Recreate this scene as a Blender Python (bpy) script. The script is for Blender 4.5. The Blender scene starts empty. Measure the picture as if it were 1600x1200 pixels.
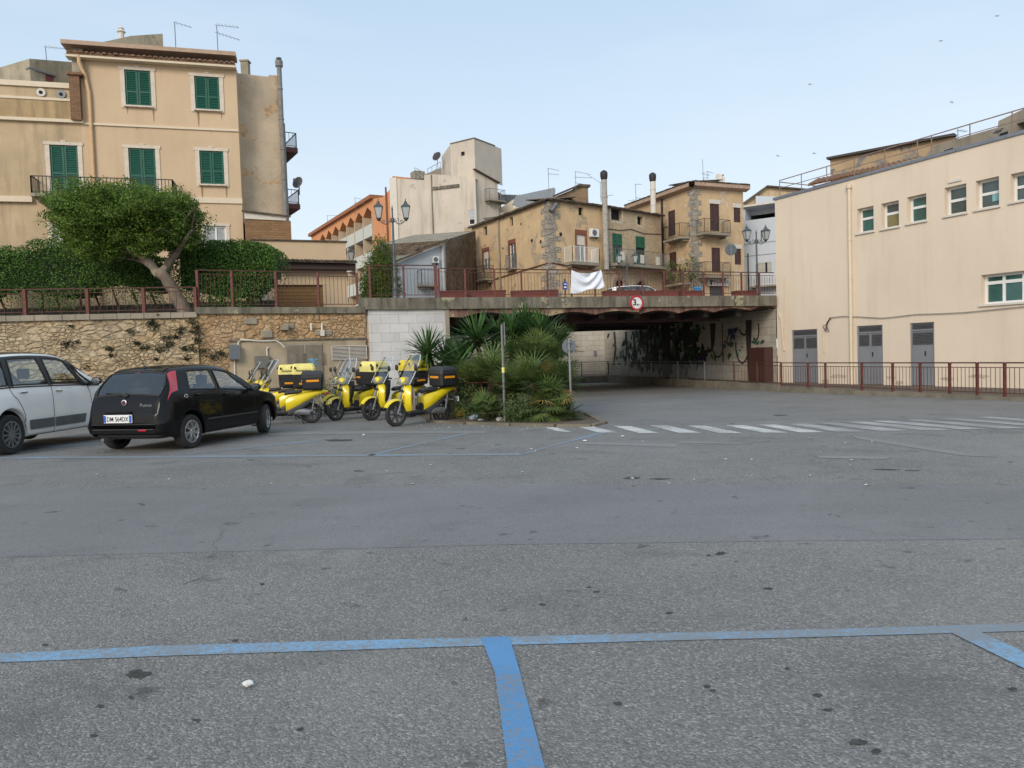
import bpy, math, random
import numpy as np
from mathutils import Vector, Matrix, noise as mnoise
random.seed(7)
sc = bpy.context.scene
COL = sc.collection
R = math.radians

# ------------------------------------------------------------------ camera, sky, sun, exposure
CAM_H = 1.47
FPX = 1150.0
PITCH = math.atan(45.6 / FPX)
ROLL = math.atan(0.032)
_f = Vector((0, math.cos(PITCH), -math.sin(PITCH)))
_u0 = Vector((0, math.sin(PITCH), math.cos(PITCH)))
_r0 = Vector((1, 0, 0))
_r = _r0 * math.cos(ROLL) - _u0 * math.sin(ROLL)
_u = _r0 * math.sin(ROLL) + _u0 * math.cos(ROLL)
cd = bpy.data.cameras.new('camera')
cam = bpy.data.objects.new('camera', cd)
COL.objects.link(cam)
cam.matrix_world = Matrix(((_r.x, _u.x, -_f.x, 0), (_r.y, _u.y, -_f.y, 0), (_r.z, _u.z, -_f.z, CAM_H), (0, 0, 0, 1)))
cd.sensor_width = 36
cd.lens = 36 * FPX / 1600
cd.clip_end = 3000
cd.clip_start = 0.05
sc.camera = cam

SUN_EL, SUN_AZ = 27, -158          # degrees; azimuth measured from +Y towards +X
W = bpy.data.worlds.new("World")
sc.world = W
W.use_nodes = True
wn = W.node_tree
for n in list(wn.nodes):
    wn.nodes.remove(n)
wo = wn.nodes.new('ShaderNodeOutputWorld')
bg = wn.nodes.new('ShaderNodeBackground')
sky = wn.nodes.new('ShaderNodeTexSky')
sky.sky_type = 'NISHITA'
sky.sun_disc = False
sky.sun_elevation = R(SUN_EL)
sky.sun_rotation = R(SUN_AZ)
sky.air_density = 1.0
sky.dust_density = 2.2
sky.ozone_density = 1.0
# thin high veil of evening cloud: pulls the blue towards a pale grey blue
veil = wn.nodes.new('ShaderNodeMix'); veil.data_type = 'RGBA'
veil.inputs[0].default_value = 0.75
tcw = wn.nodes.new('ShaderNodeTexCoord'); sxyz = wn.nodes.new('ShaderNodeSeparateXYZ'); wn.links.new(tcw.outputs['Generated'], sxyz.inputs[0])
hz = wn.nodes.new('ShaderNodeValToRGB'); hz.color_ramp.elements[0].position = 0.0; hz.color_ramp.elements[0].color = (6.6, 6.95, 7.1, 1)
hz.color_ramp.elements[1].position = 0.42; hz.color_ramp.elements[1].color = (4.15, 5.35, 6.5, 1)
wn.links.new(sxyz.outputs[2], hz.inputs[0])
mpw = wn.nodes.new('ShaderNodeMapping'); mpw.inputs['Scale'].default_value = (1.2, 1.2, 5.0); wn.links.new(tcw.outputs['Generated'], mpw.inputs[0])
nzw = wn.nodes.new('ShaderNodeTexNoise'); nzw.inputs['Scale'].default_value = 2.2; nzw.inputs['Detail'].default_value = 7; wn.links.new(mpw.outputs[0], nzw.inputs[0])
crw = wn.nodes.new('ShaderNodeValToRGB'); crw.color_ramp.elements[0].position = 0.42; crw.color_ramp.elements[0].color = (0.0, 0.0, 0.0, 1); crw.color_ramp.elements[1].position = 0.8; crw.color_ramp.elements[1].color = (0.55, 0.55, 0.55, 1); wn.links.new(nzw.outputs[0], crw.inputs[0])
clw = wn.nodes.new('ShaderNodeMix'); clw.data_type = 'RGBA'; wn.links.new(crw.outputs[0], clw.inputs[0]); wn.links.new(hz.outputs[0], clw.inputs[6]); clw.inputs[7].default_value = (5.9, 6.4, 6.8, 1)
wn.links.new(clw.outputs[2], veil.inputs[7])
wn.links.new(sky.outputs[0], veil.inputs[6])
wn.links.new(veil.outputs[2], bg.inputs[0])
bg.inputs[1].default_value = 0.115
wn.links.new(bg.outputs[0], wo.inputs[0])
sd = bpy.data.lights.new('sun', 'SUN')
sun = bpy.data.objects.new('sun', sd)
COL.objects.link(sun)
sd.energy = 1.55
sd.angle = R(22)
sd.color = (1.0, 0.9, 0.78)
_sv = Vector((math.sin(R(SUN_AZ)) * math.cos(R(SUN_EL)), math.cos(R(SUN_AZ)) * math.cos(R(SUN_EL)), math.sin(R(SUN_EL))))
sun.rotation_euler = _sv.to_track_quat('Z', 'Y').to_euler()
sc.view_settings.view_transform = 'Standard'
sc.view_settings.look = 'None'
sc.view_settings.exposure = 0.45
sc.view_settings.gamma = 1.0
sc.render.resolution_x = 1024
sc.render.resolution_y = 768
sc.cycles.max_bounces = 6
sc.cycles.transparent_max_bounces = 12

# ------------------------------------------------------------------ measuring helpers (photo pixel -> place in the world)
CAMP = Vector((0, 0, CAM_H))
def ray(u, v):
    return _r * ((u - 800) / FPX) + _u * ((600 - v) / FPX) + _f
def P(u, v, Y):
    d = ray(u, v)
    return CAMP + d * (Y / d.y)
def XY(u, v, Y):
    p = P(u, v, Y)
    return (p.x, p.y)
def gz(y):
    return -0.012 * max(0.0, min(y, 48) - 12)
def G(u, v):
    d = ray(u, v)
    t = 10.0
    for _ in range(40):
        p = CAMP + d * t
        t = (gz(p.y) - CAM_H) / d.z
    p = CAMP + d * t
    return Vector((p.x, p.y, gz(p.y)))
def zat(u, v, Y):
    return P(u, v, Y).z

# ------------------------------------------------------------------ mesh helpers
def root_loc(p):
    while p.parent:
        p = p.parent
    return p.location.copy()
class MB:
    def __init__(s):
        s.v = []; s.f = []; s.M = None
    def add(s, vs, fs):
        o = len(s.v)
        if s.M is not None:
            vs = [tuple(s.M @ Vector(p)) for p in vs]
        else:
            vs = [tuple(p) for p in vs]
        s.v += vs
        s.f += [tuple(i + o for i in f) for f in fs]
    def box(s, c, sz, rz=0, rot=None):
        hx, hy, hz = sz[0] / 2, sz[1] / 2, sz[2] / 2
        m = rot if rot is not None else Matrix.Rotation(rz, 3, 'Z')
        c = Vector(c)
        vs = [c + m @ Vector((x * hx, y * hy, z * hz)) for z in (-1, 1) for y in (-1, 1) for x in (-1, 1)]
        s.add(vs, [(0, 2, 3, 1), (4, 5, 7, 6), (0, 1, 5, 4), (2, 6, 7, 3), (0, 4, 6, 2), (1, 3, 7, 5)])
    def rbox(s, c, sz, b=0.02, rot=None):          # box with chamfered edges
        hx, hy, hz = sz[0] / 2, sz[1] / 2, sz[2] / 2
        m = rot if rot is not None else Matrix.Identity(3)
        c = Vector(c)
        rings = []
        for z, ins in ((-hz, b), (-hz + b, 0), (hz - b, 0), (hz, b)):
            x, y = hx - ins, hy - ins
            k = b
            pts = [(-x + k, -y), (x - k, -y), (x, -y + k), (x, y - k), (x - k, y), (-x + k, y), (-x, y - k), (-x, -y + k)]
            rings.append([c + m @ Vector((p[0], p[1], z)) for p in pts])
        s.loft(rings, closed=True, caps=True)
    def loft(s, rings, closed=True, caps=False):
        n = len(rings[0]); vs = [p for r in rings for p in r]; fs = []
        for i in range(len(rings) - 1):
            for j in range(n if closed else n - 1):
                a = i * n + j; b = i * n + (j + 1) % n
                fs.append((a, b, b + n, a + n))
        if caps:
            fs.append(tuple(reversed(range(n))))
            fs.append(tuple((len(rings) - 1) * n + k for k in range(n)))
        s.add(vs, fs)
    def bar(s, a, b, w, h=None):
        a = Vector(a); b = Vector(b); h = h or w
        d = b - a
        L = d.length
        if L < 1e-6: return
        z = d.normalized()
        up = Vector((0, 0, 1)) if abs(z.z) < 0.95 else Vector((0, 1, 0))
        x = up.cross(z).normalized(); y = z.cross(x)
        m = Matrix((x, y, z)).transposed()
        s.box((a + b) / 2, (w, h, L), rot=m)
    def tube(s, pts, r, n=8, caps=True):
        pts = [Vector(p) for p in pts]
        rs = r if isinstance(r, (list, tuple)) else [r] * len(pts)
        rings = []
        px = None
        for i, p in enumerate(pts):
            d = (pts[min(i + 1, len(pts) - 1)] - pts[max(i - 1, 0)])
            if d.length < 1e-9: d = Vector((0, 0, 1))
            d.normalize()
            if px is None:
                up = Vector((0, 0, 1)) if abs(d.z) < 0.9 else Vector((1, 0, 0))
                px = up.cross(d).normalized()
            else:
                px = (px - d * px.dot(d))
                if px.length < 1e-6: px = Vector((1, 0, 0))
                px.normalize()
            py = d.cross(px)
            rings.append([p + (px * math.cos(2 * math.pi * k / n) + py * math.sin(2 * math.pi * k / n)) * rs[i] for k in range(n)])
        s.loft(rings, True, caps)
    def lathe(s, prof, n=16, c=(0, 0, 0), axis='Z', caps=True):
        c = Vector(c); rings = []
        for r, z in prof:
            ring = []
            for k in range(n):
                a = 2 * math.pi * k / n
                x, y = r * math.cos(a), r * math.sin(a)
                if axis == 'Z': q = Vector((x, y, z))
                elif axis == 'Y': q = Vector((y, z, x))
                else: q = Vector((z, x, y))
                ring.append(c + q)
            rings.append(ring)
        s.loft(rings, True, caps)
    def prism(s, poly, vec):
        vec = Vector(vec); n = len(poly)
        a = [Vector(p) for p in poly]; b = [p + vec for p in a]
        fs = [tuple(range(n)), tuple(n + i for i in reversed(range(n)))]
        for i in range(n):
            j = (i + 1) % n
            fs.append((i, n + i, n + j, j))
        s.add(a + b, fs)
    def poly(s, pts):
        s.add(pts, [tuple(range(len(pts)))])
    def build(s, name, mat, parent=None, smooth=False, bevel=0, loc=None, **tags):
        me = bpy.data.meshes.new(name)
        vs = s.v
        if parent is not None:
            o0 = root_loc(parent)
        else:
            if loc is None:
                a = np.array(vs)
                loc = (float(a[:, 0].mean()), float(a[:, 1].mean()), float(a[:, 2].min()))
            o0 = Vector(loc)
        vs = [(p[0] - o0.x, p[1] - o0.y, p[2] - o0.z) for p in vs]
        me.from_pydata(vs, [], s.f)
        if smooth:
            me.polygons.foreach_set('use_smooth', [True] * len(me.polygons))
            try: me.set_sharp_from_angle(angle=R(38))
            except Exception: pass
        if mat is not None:
            me.materials.append(mat)
        me.update()
        ob = bpy.data.objects.new(name, me)
        COL.objects.link(ob)
        if parent is not None: ob.parent = parent
        else: ob.location = o0
        if bevel:
            md = ob.modifiers.new('bevel', 'BEVEL'); md.width = bevel; md.segments = 2; md.limit_method = 'ANGLE'
        for k, x in tags.items():
            if x: ob[k] = x
        return ob
def tag(o, label=None, category=None, group=None, kind=None):
    if label: o['label'] = label
    if category: o['category'] = category
    if group: o['group'] = group
    if kind: o['kind'] = kind
    return o
def thing(name, label, cat, loc=(0, 0, 0), group=None):
    o = bpy.data.objects.new(name, None)
    o.empty_display_size = 0.3
    COL.objects.link(o)
    o.location = loc
    return tag(o, label, cat, group)
def copy_tree(o, parent=None):
    c = o.copy(); COL.objects.link(c)
    c.parent = parent
    for ch in list(o.children):
        copy_tree(ch, c)
    return c

# a vertical wall plane between two plan points
class Face:
    def __init__(s, A, B):
        s.A = Vector((A[0], A[1])); s.B = Vector((B[0], B[1]))
        s.L = (s.B - s.A).length
        s.d = (s.B - s.A) / s.L
        n = Vector((s.d.y, -s.d.x))
        if n.dot(-s.A) < 0: n = -n
        s.n = n
        s.ang = math.atan2(s.d.y, s.d.x)
    def at(s, u, v):
        d = ray(u, v)
        t = (s.A - Vector((0, 0))).dot(s.n) / Vector((d.x, d.y)).dot(s.n)
        p = CAMP + d * t
        return ((Vector((p.x, p.y)) - s.A).dot(s.d), p.z)
    def W(s, a, z, o=0):
        q = s.A + s.d * a + s.n * o
        return Vector((q.x, q.y, z))
    def rect(s, u0, v0, u1, v1):
        vm = (v0 + v1) / 2; um = (u0 + u1) / 2
        return (s.at(u0, vm)[0], s.at(u1, vm)[0], s.at(um, v1)[1], s.at(um, v0)[1])
    def off(s, o):
        return Face(s.A + s.n * o, s.B + s.n * o)
def fbox(mb, F, s0, s1, z0, z1, o0, o1):
    vs = [F.W(a, z, o) for z in (z0, z1) for o in (o0, o1) for a in (s0, s1)]
    mb.add(vs, [(0, 2, 3, 1), (4, 5, 7, 6), (0, 1, 5, 4), (2, 6, 7, 3), (0, 4, 6, 2), (1, 3, 7, 5)])
def lerp_list(tops, x):
    if x <= tops[0][0]: return tops[0][1]
    for (a, za), (b, zb) in zip(tops, tops[1:]):
        if x <= b: return za + (zb - za) * (x - a) / (b - a) if b > a else zb
    return tops[-1][1]
def wall(mb, F, s0, s1, z0, tops, holes=(), depth=0.2, out=0.0):
    if not isinstance(tops, (list, tuple)): tops = [(s0, tops), (s1, tops)]
    xs = sorted({round(x, 4) for x in [s0, s1] + [h[i] for h in holes for i in (0, 1)] + [t[0] for t in tops] if s0 - 1e-6 <= x <= s1 + 1e-6})
    zs = sorted({round(z, 4) for z in [z0] + [h[i] for h in holes for i in (2, 3)] if z >= z0 - 1e-6})
    def inh(x, z):
        return any(h[0] < x < h[1] and h[2] < z < h[3] for h in holes)
    for i in range(len(xs) - 1):
        xa, xb = xs[i], xs[i + 1]
        for j in range(len(zs) - 1):
            za, zb = zs[j], zs[j + 1]
            if inh((xa + xb) / 2, (za + zb) / 2): continue
            mb.poly([F.W(xa, za, out), F.W(xb, za, out), F.W(xb, zb, out), F.W(xa, zb, out)])
        mb.poly([F.W(xa, zs[-1], out), F.W(xb, zs[-1], out), F.W(xb, lerp_list(tops, xb - 1e-5), out), F.W(xa, lerp_list(tops, xa + 1e-5), out)])
    for a, b, za, zb in [h[:4] for h in holes]:
        c = [(a, za), (b, za), (b, zb), (a, zb)]
        for k in range(4):
            p, q = c[k], c[(k + 1) % 4]
            mb.poly([F.W(p[0], p[1], out), F.W(q[0], q[1], out), F.W(q[0], q[1], out - depth), F.W(p[0], p[1], out - depth)])

# ------------------------------------------------------------------ material helpers
def lin(c, k=1.0):
    o = []
    for x in c[:3]:
        x = x / 255.0
        o.append(k * (x / 12.92 if x <= 0.04045 else ((x + 0.055) / 1.055) ** 2.4))
    return (o[0], o[1], o[2], 1)
class MT:
    def __init__(s, name):
        s.m = bpy.data.materials.new(name); s.m.use_nodes = True
        s.t = s.m.node_tree
        s.b = s.t.nodes['Principled BSDF']
    def n(s, typ, ins=None, **props):
        x = s.t.nodes.new(typ)
        for k, v in props.items(): setattr(x, k, v)
        if ins:
            for k, v in ins.items(): s.put(x.inputs[k], v)
        return x
    def put(s, sock, v):
        if isinstance(v, bpy.types.NodeSocket): s.t.links.new(v, sock)
        else: sock.default_value = v
    def co(s, scale=(1, 1, 1), rz=0, gen='Object'):
        tc = s.n('ShaderNodeTexCoord')
        return s.n('ShaderNodeMapping', {0: tc.outputs[gen], 2: (0, 0, rz), 3: scale}).outputs[0]
    def noise(s, vec, scale, detail=4, rough=0.55, dist=0.0):
        return s.n('ShaderNodeTexNoise', {'Vector': vec, 'Scale': scale, 'Detail': detail, 'Roughness': rough, 'Distortion': dist}).outputs[0]
    def ramp(s, fac, stops):
        x = s.n('ShaderNodeValToRGB', {0: fac})
        el = x.color_ramp.elements
        while len(el) < len(stops): el.new(0.5)
        for e, (p, c) in zip(el, stops):
            e.position = p
            e.color = c if isinstance(c, (tuple, list)) else (c, c, c, 1)
        return x.outputs[0]
    def mix(s, fac, a, b, mode='MIX'):
        x = s.n('ShaderNodeMix', None, data_type='RGBA', blend_type=mode)
        s.put(x.inputs[0], fac); s.put(x.inputs[6], a); s.put(x.inputs[7], b)
        return x.outputs[2]
    def math(s, op, a, b=0.0):
        return s.n('ShaderNodeMath', {0: a, 1: b}, operation=op).outputs[0]
    def bump(s, h, strength=0.3, dist=0.02):
        s.put(s.b.inputs['Normal'], s.n('ShaderNodeBump', {'Height': h, 'Strength': strength, 'Distance': dist}).outputs[0])
    def set(s, **k):
        names = {'color': 'Base Color', 'rough': 'Roughness', 'metal': 'Metallic', 'coat': 'Coat Weight', 'spec': 'Specular IOR Level', 'alpha': 'Alpha', 'trans': 'Transmission Weight', 'ior': 'IOR'}
        for a, v in k.items(): s.put(s.b.inputs[names[a]], v)
        return s
def sc_(c, k): return (c[0] * k, c[1] * k, c[2] * k, 1)
def simple(name, c, rough=0.6, metal=0.0, var=0.15, scale=6, coat=0, spec=0.5, bump=0):
    m = MT(name); v = m.co()
    f = m.noise(v, scale, 5)
    m.set(color=m.mix(m.ramp(f, [(0.3, 0), (0.7, 1)]), sc_(c, 1 + var * 0.5), sc_(c, 1 - var)), rough=rough, metal=metal, coat=coat, spec=spec)
    if bump: m.bump(m.noise(v, scale * 8, 3), bump, 0.01)
    return m.m
def plaster(name, c, dark=None, patch=None, blot=0.25, streak=0.35, scale=0.5, rough=0.9, bump=0.25, patch_amt=0.0, fine=0.12, sfreq=1.6):
    m = MT(name); v = m.co()
    dark = dark or sc_(c, 0.45)
    a = m.mix(m.ramp(m.noise(v, scale, 6, 0.6), [(0.35, 0), (0.68, 1)]), sc_(c, 1.05), sc_(c, 1 - blot))
    st = m.noise(m.co((sfreq, sfreq, 0.16 if sfreq < 3 else 0.7)), 1.0, 6, 0.65)
    a = m.mix(m.math('MULTIPLY', m.ramp(st, [(0.5, 0), (0.78, 1)] if sfreq < 3 else [(0.42, 0), (0.66, 1)]), streak), a, dark)
    if patch_amt > 0:
        pm = m.noise(v, 0.9, 7, 0.62, 0.4)
        pc = m.mix(m.ramp(m.noise(v, 5, 4), [(0.4, 0), (0.6, 1)]), patch, sc_(patch, 0.6))
        a = m.mix(m.ramp(pm, [(0.66 - patch_amt * 0.3, 0), (0.68 - patch_amt * 0.3, 1)]), a, pc)
    a = m.mix(fine, a, m.ramp(m.noise(v, 22, 4, 0.7), [(0.3, sc_(c, 0.35)), (0.7, sc_(c, 1.3))]))
    m.set(color=a, rough=rough, spec=0.2)
    m.bump(m.math('ADD', m.noise(v, 14, 5, 0.7), m.math('MULTIPLY', m.noise(v, 1.5, 3), 2.0)), bump, 0.02)
    return m.m
def rubble(name, cols, mortar, scale=3.2, stretch=1.5, mortar_w=0.05, bump=0.8, dirt=0.5, dirtcol=(0.03, 0.028, 0.022, 1), big=0.5):
    m = MT(name)
    v = m.co((1, 1, stretch))
    dis = m.n('ShaderNodeTexNoise', {'Vector': v, 'Scale': 2.6, 'Detail': 4}).outputs[1]
    vv = m.n('ShaderNodeMixRGB', {0: 0.22, 1: v, 2: dis}).outputs[0]
    def layer(sc2):
        vo = m.n('ShaderNodeTexVoronoi', {'Vector': vv, 'Scale': sc2}, feature='F1')
        ve = m.n('ShaderNodeTexVoronoi', {'Vector': vv, 'Scale': sc2}, feature='DISTANCE_TO_EDGE')
        sep = m.n('ShaderNodeSeparateColor', {0: vo.outputs['Color']}).outputs[0]
        n = len(cols)
        a = m.ramp(sep, [(i / (n - 1), c) for i, c in enumerate(cols)])
        return m.mix(m.ramp(ve.outputs['Distance'], [(0.0, 0.9), (mortar_w, 0.45), (mortar_w * 2.4, 0)]), a, mortar), m.ramp(ve.outputs['Distance'], [(0, 0), (mortar_w * 3, 1)])
    a1, h1_ = layer(scale); a2, h2_ = layer(scale * big)
    mk = m.ramp(m.noise(m.co((0.8, 0.8, 1.2)), 0.9, 4, 0.6), [(0.47, 0), (0.53, 1)])
    a = m.mix(mk, a1, a2); h = m.mix(mk, h1_, h2_)
    a = m.mix(0.45, a, m.ramp(m.noise(v, 10, 6, 0.75), [(0.3, sc_(cols[0], 0.3)), (0.7, sc_(cols[-1], 1.3))]))
    tone = m.noise(m.co((1, 1, 1)), 0.45, 5, 0.6)
    a = m.mix(m.ramp(tone, [(0.42, 0), (0.66, 0.3)]), a, (0.34, 0.31, 0.27, 1))
    d = m.noise(m.co((1, 1, 0.5)), 0.9, 7, 0.7, 0.6)
    a = m.mix(m.math('MULTIPLY', m.ramp(d, [(0.52, 0), (0.7, 1)]), dirt), a, dirtcol)
    m.set(color=a, rough=0.93, spec=0.15)
    m.bump(m.math('ADD', h, m.math('MULTIPLY', m.noise(v, 10, 5), 0.9)), bump, 0.05)
    return m.m
def blocks(name, ang, bw, bh, c1, c2, mortar, dirt=0.3, dirtcol=(0.1, 0.09, 0.07, 1), msize=0.008, bump=0.3, offset=0.5, dscale=0.8):
    m = MT(name)
    tc = m.n('ShaderNodeTexCoord')
    rot = m.n('ShaderNodeVectorRotate', {'Vector': tc.outputs['Object'], 'Angle': -ang}, rotation_type='Z_AXIS').outputs[0]
    sp = m.n('ShaderNodeSeparateXYZ', {0: rot})
    cv = m.n('ShaderNodeCombineXYZ', {0: sp.outputs[0], 1: sp.outputs[2]}).outputs[0]
    br = m.n('ShaderNodeTexBrick', {'Vector': cv, 'Color1': c1, 'Color2': c2, 'Mortar': mortar, 'Scale': 1.0, 'Mortar Size': msize, 'Brick Width': bw, 'Row Height': bh, 'Mortar Smooth': 0.2}, offset=offset)
    v = m.co()
    a = m.mix(0.25, br.outputs[0], m.ramp(m.noise(v, 3.5, 8, 0.75), [(0.3, sc_(c1, 0.5)), (0.7, sc_(c2, 1.15))]))
    d = m.noise(m.co((1, 1, 0.3)), dscale, 7, 0.65)
    a = m.mix(m.math('MULTIPLY', m.ramp(d, [(0.45, 0), (0.75, 1)]), dirt), a, dirtcol)
    m.set(color=a, rough=0.85, spec=0.25)
    m.bump(m.math('ADD', m.math('MULTIPLY', br.outputs[1], -1.0), m.math('MULTIPLY', m.noise(v, 12, 4), 0.5)), bump, 0.01)
    return m.m
def leafmat(name, cs, rough=0.55, trans=0.25):
    m = MT(name)
    g = m.n('ShaderNodeNewGeometry')
    n = len(cs)
    a = m.ramp(g.outputs['Random Per Island'], [(i / (n - 1), c) for i, c in enumerate(cs)])
    big = m.noise(m.co(), 1.6, 3)
    a = m.mix(m.ramp(big, [(0.35, 0), (0.65, 1)]), a, m.mix(0.5, a, cs[-1]))
    m.set(color=a, rough=rough, spec=0.3)
    out = m.t.nodes['Material Output']
    tr = m.n('ShaderNodeBsdfTranslucent', {0: a})
    mx = m.n('ShaderNodeMixShader', {0: trans})
    m.t.links.new(m.b.outputs[0], mx.inputs[1]); m.t.links.new(tr.outputs[0], mx.inputs[2]); m.t.links.new(mx.outputs[0], out.inputs[0])
    return m.m
def glassmat(name, tint=(0.8, 0.85, 0.85, 1), amt=0.8, rough=0.02):
    m = MT(name)
    out = m.t.nodes['Material Output']
    tr = m.n('ShaderNodeBsdfTransparent', {0: tint})
    gl = m.n('ShaderNodeBsdfGlossy', {0: (0.9, 0.95, 1, 1), 1: rough})
    fr = m.n('ShaderNodeFresnel', {0: 1.5}).outputs[0]
    f2 = m.math('ADD', m.math('MULTIPLY', fr, 1.0), 1.0 - amt)
    mx = m.n('ShaderNodeMixShader', {0: m.math('MINIMUM', f2, 1.0)})
    m.t.links.new(tr.outputs[0], mx.inputs[1]); m.t.links.new(gl.outputs[0], mx.inputs[2]); m.t.links.new(mx.outputs[0], out.inputs[0])
    return m.m
def text_mesh(parent, body, size, origin, xdir, up, mat, name='lettering', ext=0.002, align='CENTER', xs=1.0, bold=0.0):
    cu = bpy.data.curves.new('t', 'FONT'); cu.body = body; cu.size = size; cu.align_x = align; cu.extrude = ext; cu.offset = bold
    o = bpy.data.objects.new('t', cu); COL.objects.link(o)
    bpy.context.view_layer.update()
    me = bpy.data.meshes.new_from_object(o.evaluated_get(bpy.context.evaluated_depsgraph_get()))
    bpy.data.objects.remove(o)
    x = Vector(xdir).normalized(); y = Vector(up).normalized(); z = x.cross(y)
    mb = MB()
    org = Vector(origin)
    vs = [org + x * (v.co.x * xs) + y * v.co.y + z * v.co.z for v in me.vertices]
    mb.add(vs, [tuple(p.vertices) for p in me.polygons])
    return mb.build(name, mat, parent)

# ------------------------------------------------------------------ materials
def asphalt(name, c, speck, spk=0.5, scale=70, blot=0.2, bump=0.5, stain=0.42):
    m = MT(name); v = m.co()
    a = m.mix(m.ramp(m.noise(v, 0.35, 6, 0.6), [(0.3, 0), (0.7, 1)]), sc_(c, 1 + blot * 0.4), sc_(c, 1 - blot))
    a = m.mix(m.ramp(m.noise(m.co((0.5, 2.2, 1)), 0.8, 6, 0.7), [(0.45, 0), (0.8, 0.55)]), a, sc_(c, 0.72))
    vo = m.n('ShaderNodeTexVoronoi', {'Vector': v, 'Scale': scale}, feature='F1')
    g = m.n('ShaderNodeSeparateColor', {0: vo.outputs['Color']})
    a = m.mix(m.math('MULTIPLY', m.ramp(g.outputs[0], [(0.62, 0), (0.9, 1)]), spk), a, speck)
    a = m.mix(m.math('MULTIPLY', m.ramp(g.outputs[1], [(0.55, 0), (0.85, 1)]), spk * 1.1), a, sc_(c, 0.3))
    # worn pale areas, oil stains, dried spots and hairline cracks
    big = m.noise(m.co((1, 1, 1)), 0.55, 8, 0.68, 0.8)
    a = m.mix(m.ramp(big, [(0.5, 0), (0.72, stain)]), a, sc_(c, 1.35))
    oil = m.noise(m.co((0.9, 1.2, 1)), 0.9, 7, 0.62, 0.5)
    a = m.mix(m.ramp(oil, [(0.55, 0), (0.68, stain * 1.2)]), a, sc_(c, 0.5))
    sp = m.noise(v, 2.6, 4, 0.55, 0.4)
    a = m.mix(m.ramp(sp, [(0.66, 0), (0.70, 0.7)]), a, sc_(c, 0.3))
    li = m.noise(m.co((1, 1, 1)), 7.5, 2, 0.5)
    a = m.mix(m.ramp(li, [(0.70, 0), (0.73, 0.6)]), a, sc_(c, 0.35))
    dv = m.n('ShaderNodeMixRGB', {0: 0.35, 1: v, 2: m.n('ShaderNodeTexNoise', {'Vector': v, 'Scale': 1.3, 'Detail': 6}).outputs[1]}).outputs[0]
    ck = m.n('ShaderNodeTexVoronoi', {'Vector': dv, 'Scale': 0.42}, feature='DISTANCE_TO_EDGE').outputs['Distance']
    ckm = m.math('MULTIPLY', m.ramp(ck, [(0.0008, 1), (0.004, 0)]), m.ramp(m.noise(v, 0.4, 2), [(0.52, 0), (0.65, 0.5)]))
    a = m.mix(ckm, a, sc_(c, 0.25))
    wh = m.n('ShaderNodeTexVoronoi', {'Vector': v, 'Scale': 3.1}, feature='F1')
    a = m.mix(m.ramp(wh.outputs['Distance'], [(0.025, 0.5), (0.035, 0)]), a, (0.55, 0.55, 0.53, 1))
    rg = m.mix(m.ramp(g.outputs[2], [(0.3, 0), (0.8, 1)]), (0.78, 0.78, 0.78, 1), (0.6, 0.6, 0.6, 1))
    m.set(color=a, rough=rg, spec=0.35)
    m.bump(m.math('ADD', m.math('MULTIPLY', vo.outputs['Distance'], -1.0), m.math('MULTIPLY', m.noise(v, 24, 4), 0.7)), bump, 0.012)
    return m.m
M = {}
M['asphalt'] = asphalt('coarse asphalt', (0.212, 0.205, 0.196, 1), (0.50, 0.48, 0.45, 1), 0.4, 95, 0.25, 0.55)
M['asphalt_band'] = asphalt('smooth blue grey asphalt', (0.200, 0.198, 0.198, 1), (0.29, 0.285, 0.28, 1), 0.3, 110, 0.12, 0.2, 0.25)
M['asphalt_road'] = asphalt('worn road asphalt', (0.205, 0.200, 0.193, 1), (0.31, 0.30, 0.29, 1), 0.35, 80, 0.18, 0.3)
def worn_paint(name, c, wear=0.5, under=(0.15, 0.147, 0.141, 1)):
    m = MT(name); v = m.co()
    w = m.noise(v, 30, 6, 0.75)
    w2 = m.noise(v, 1.2, 4, 0.6)
    f = m.math('ADD', m.math('MULTIPLY', w, 0.7), m.math('MULTIPLY', w2, 0.5))
    k = 0.75 - wear * 0.35
    a = m.mix(m.ramp(f, [(k, 0), (k + 0.1, 0.85)]), m.mix(m.ramp(w2, [(0.3, 0), (0.7, 1)]), c, sc_(c, 0.8)), under)
    m.set(color=a, rough=0.75, spec=0.3)
    m.bump(m.noise(v, 60, 3), 0.4, 0.01)
    return m.m
M['blue_paint'] = worn_paint('blue road paint', (0.21, 0.38, 0.56, 1), 0.65, (0.23, 0.23, 0.23, 1))
M['blue_paint_deep'] = worn_paint('deep blue road paint', (0.12, 0.29, 0.53, 1), 0.45, (0.23, 0.23, 0.23, 1))
M['blue_paint_old'] = worn_paint('faded blue road paint', (0.20, 0.33, 0.48, 1), 0.72, (0.23, 0.23, 0.23, 1))
M['white_paint'] = worn_paint('white road paint', (0.6, 0.6, 0.58, 1), 0.45, (0.24, 0.24, 0.24, 1))
M['white_paint_old'] = worn_paint('faded white road paint', (0.44, 0.44, 0.43, 1), 0.6, (0.24, 0.24, 0.24, 1))
M['white_paint_ghost'] = worn_paint('ghost of white road paint', (0.36, 0.36, 0.35, 1), 0.95, (0.21, 0.205, 0.198, 1))
M['rubble_l'] = rubble('yellow rubble stone', [lin((178, 148, 105), .85), lin((200, 172, 128), .85), lin((214, 190, 150), .85), lin((188, 148, 96), .85), lin((222, 204, 172), .85)], lin((132, 108, 76), .7), 7.5, 1.9, 0.06, 1.0, 0.45)
M['rubble_r'] = rubble('orange rubble stone', [lin((176, 138, 98), .85), lin((205, 165, 122), .85), lin((192, 162, 128), .85), lin((212, 180, 138), .85)], lin((150, 122, 88), .7), 7.5, 1.4, 0.05, 0.8, 0.2)
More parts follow.
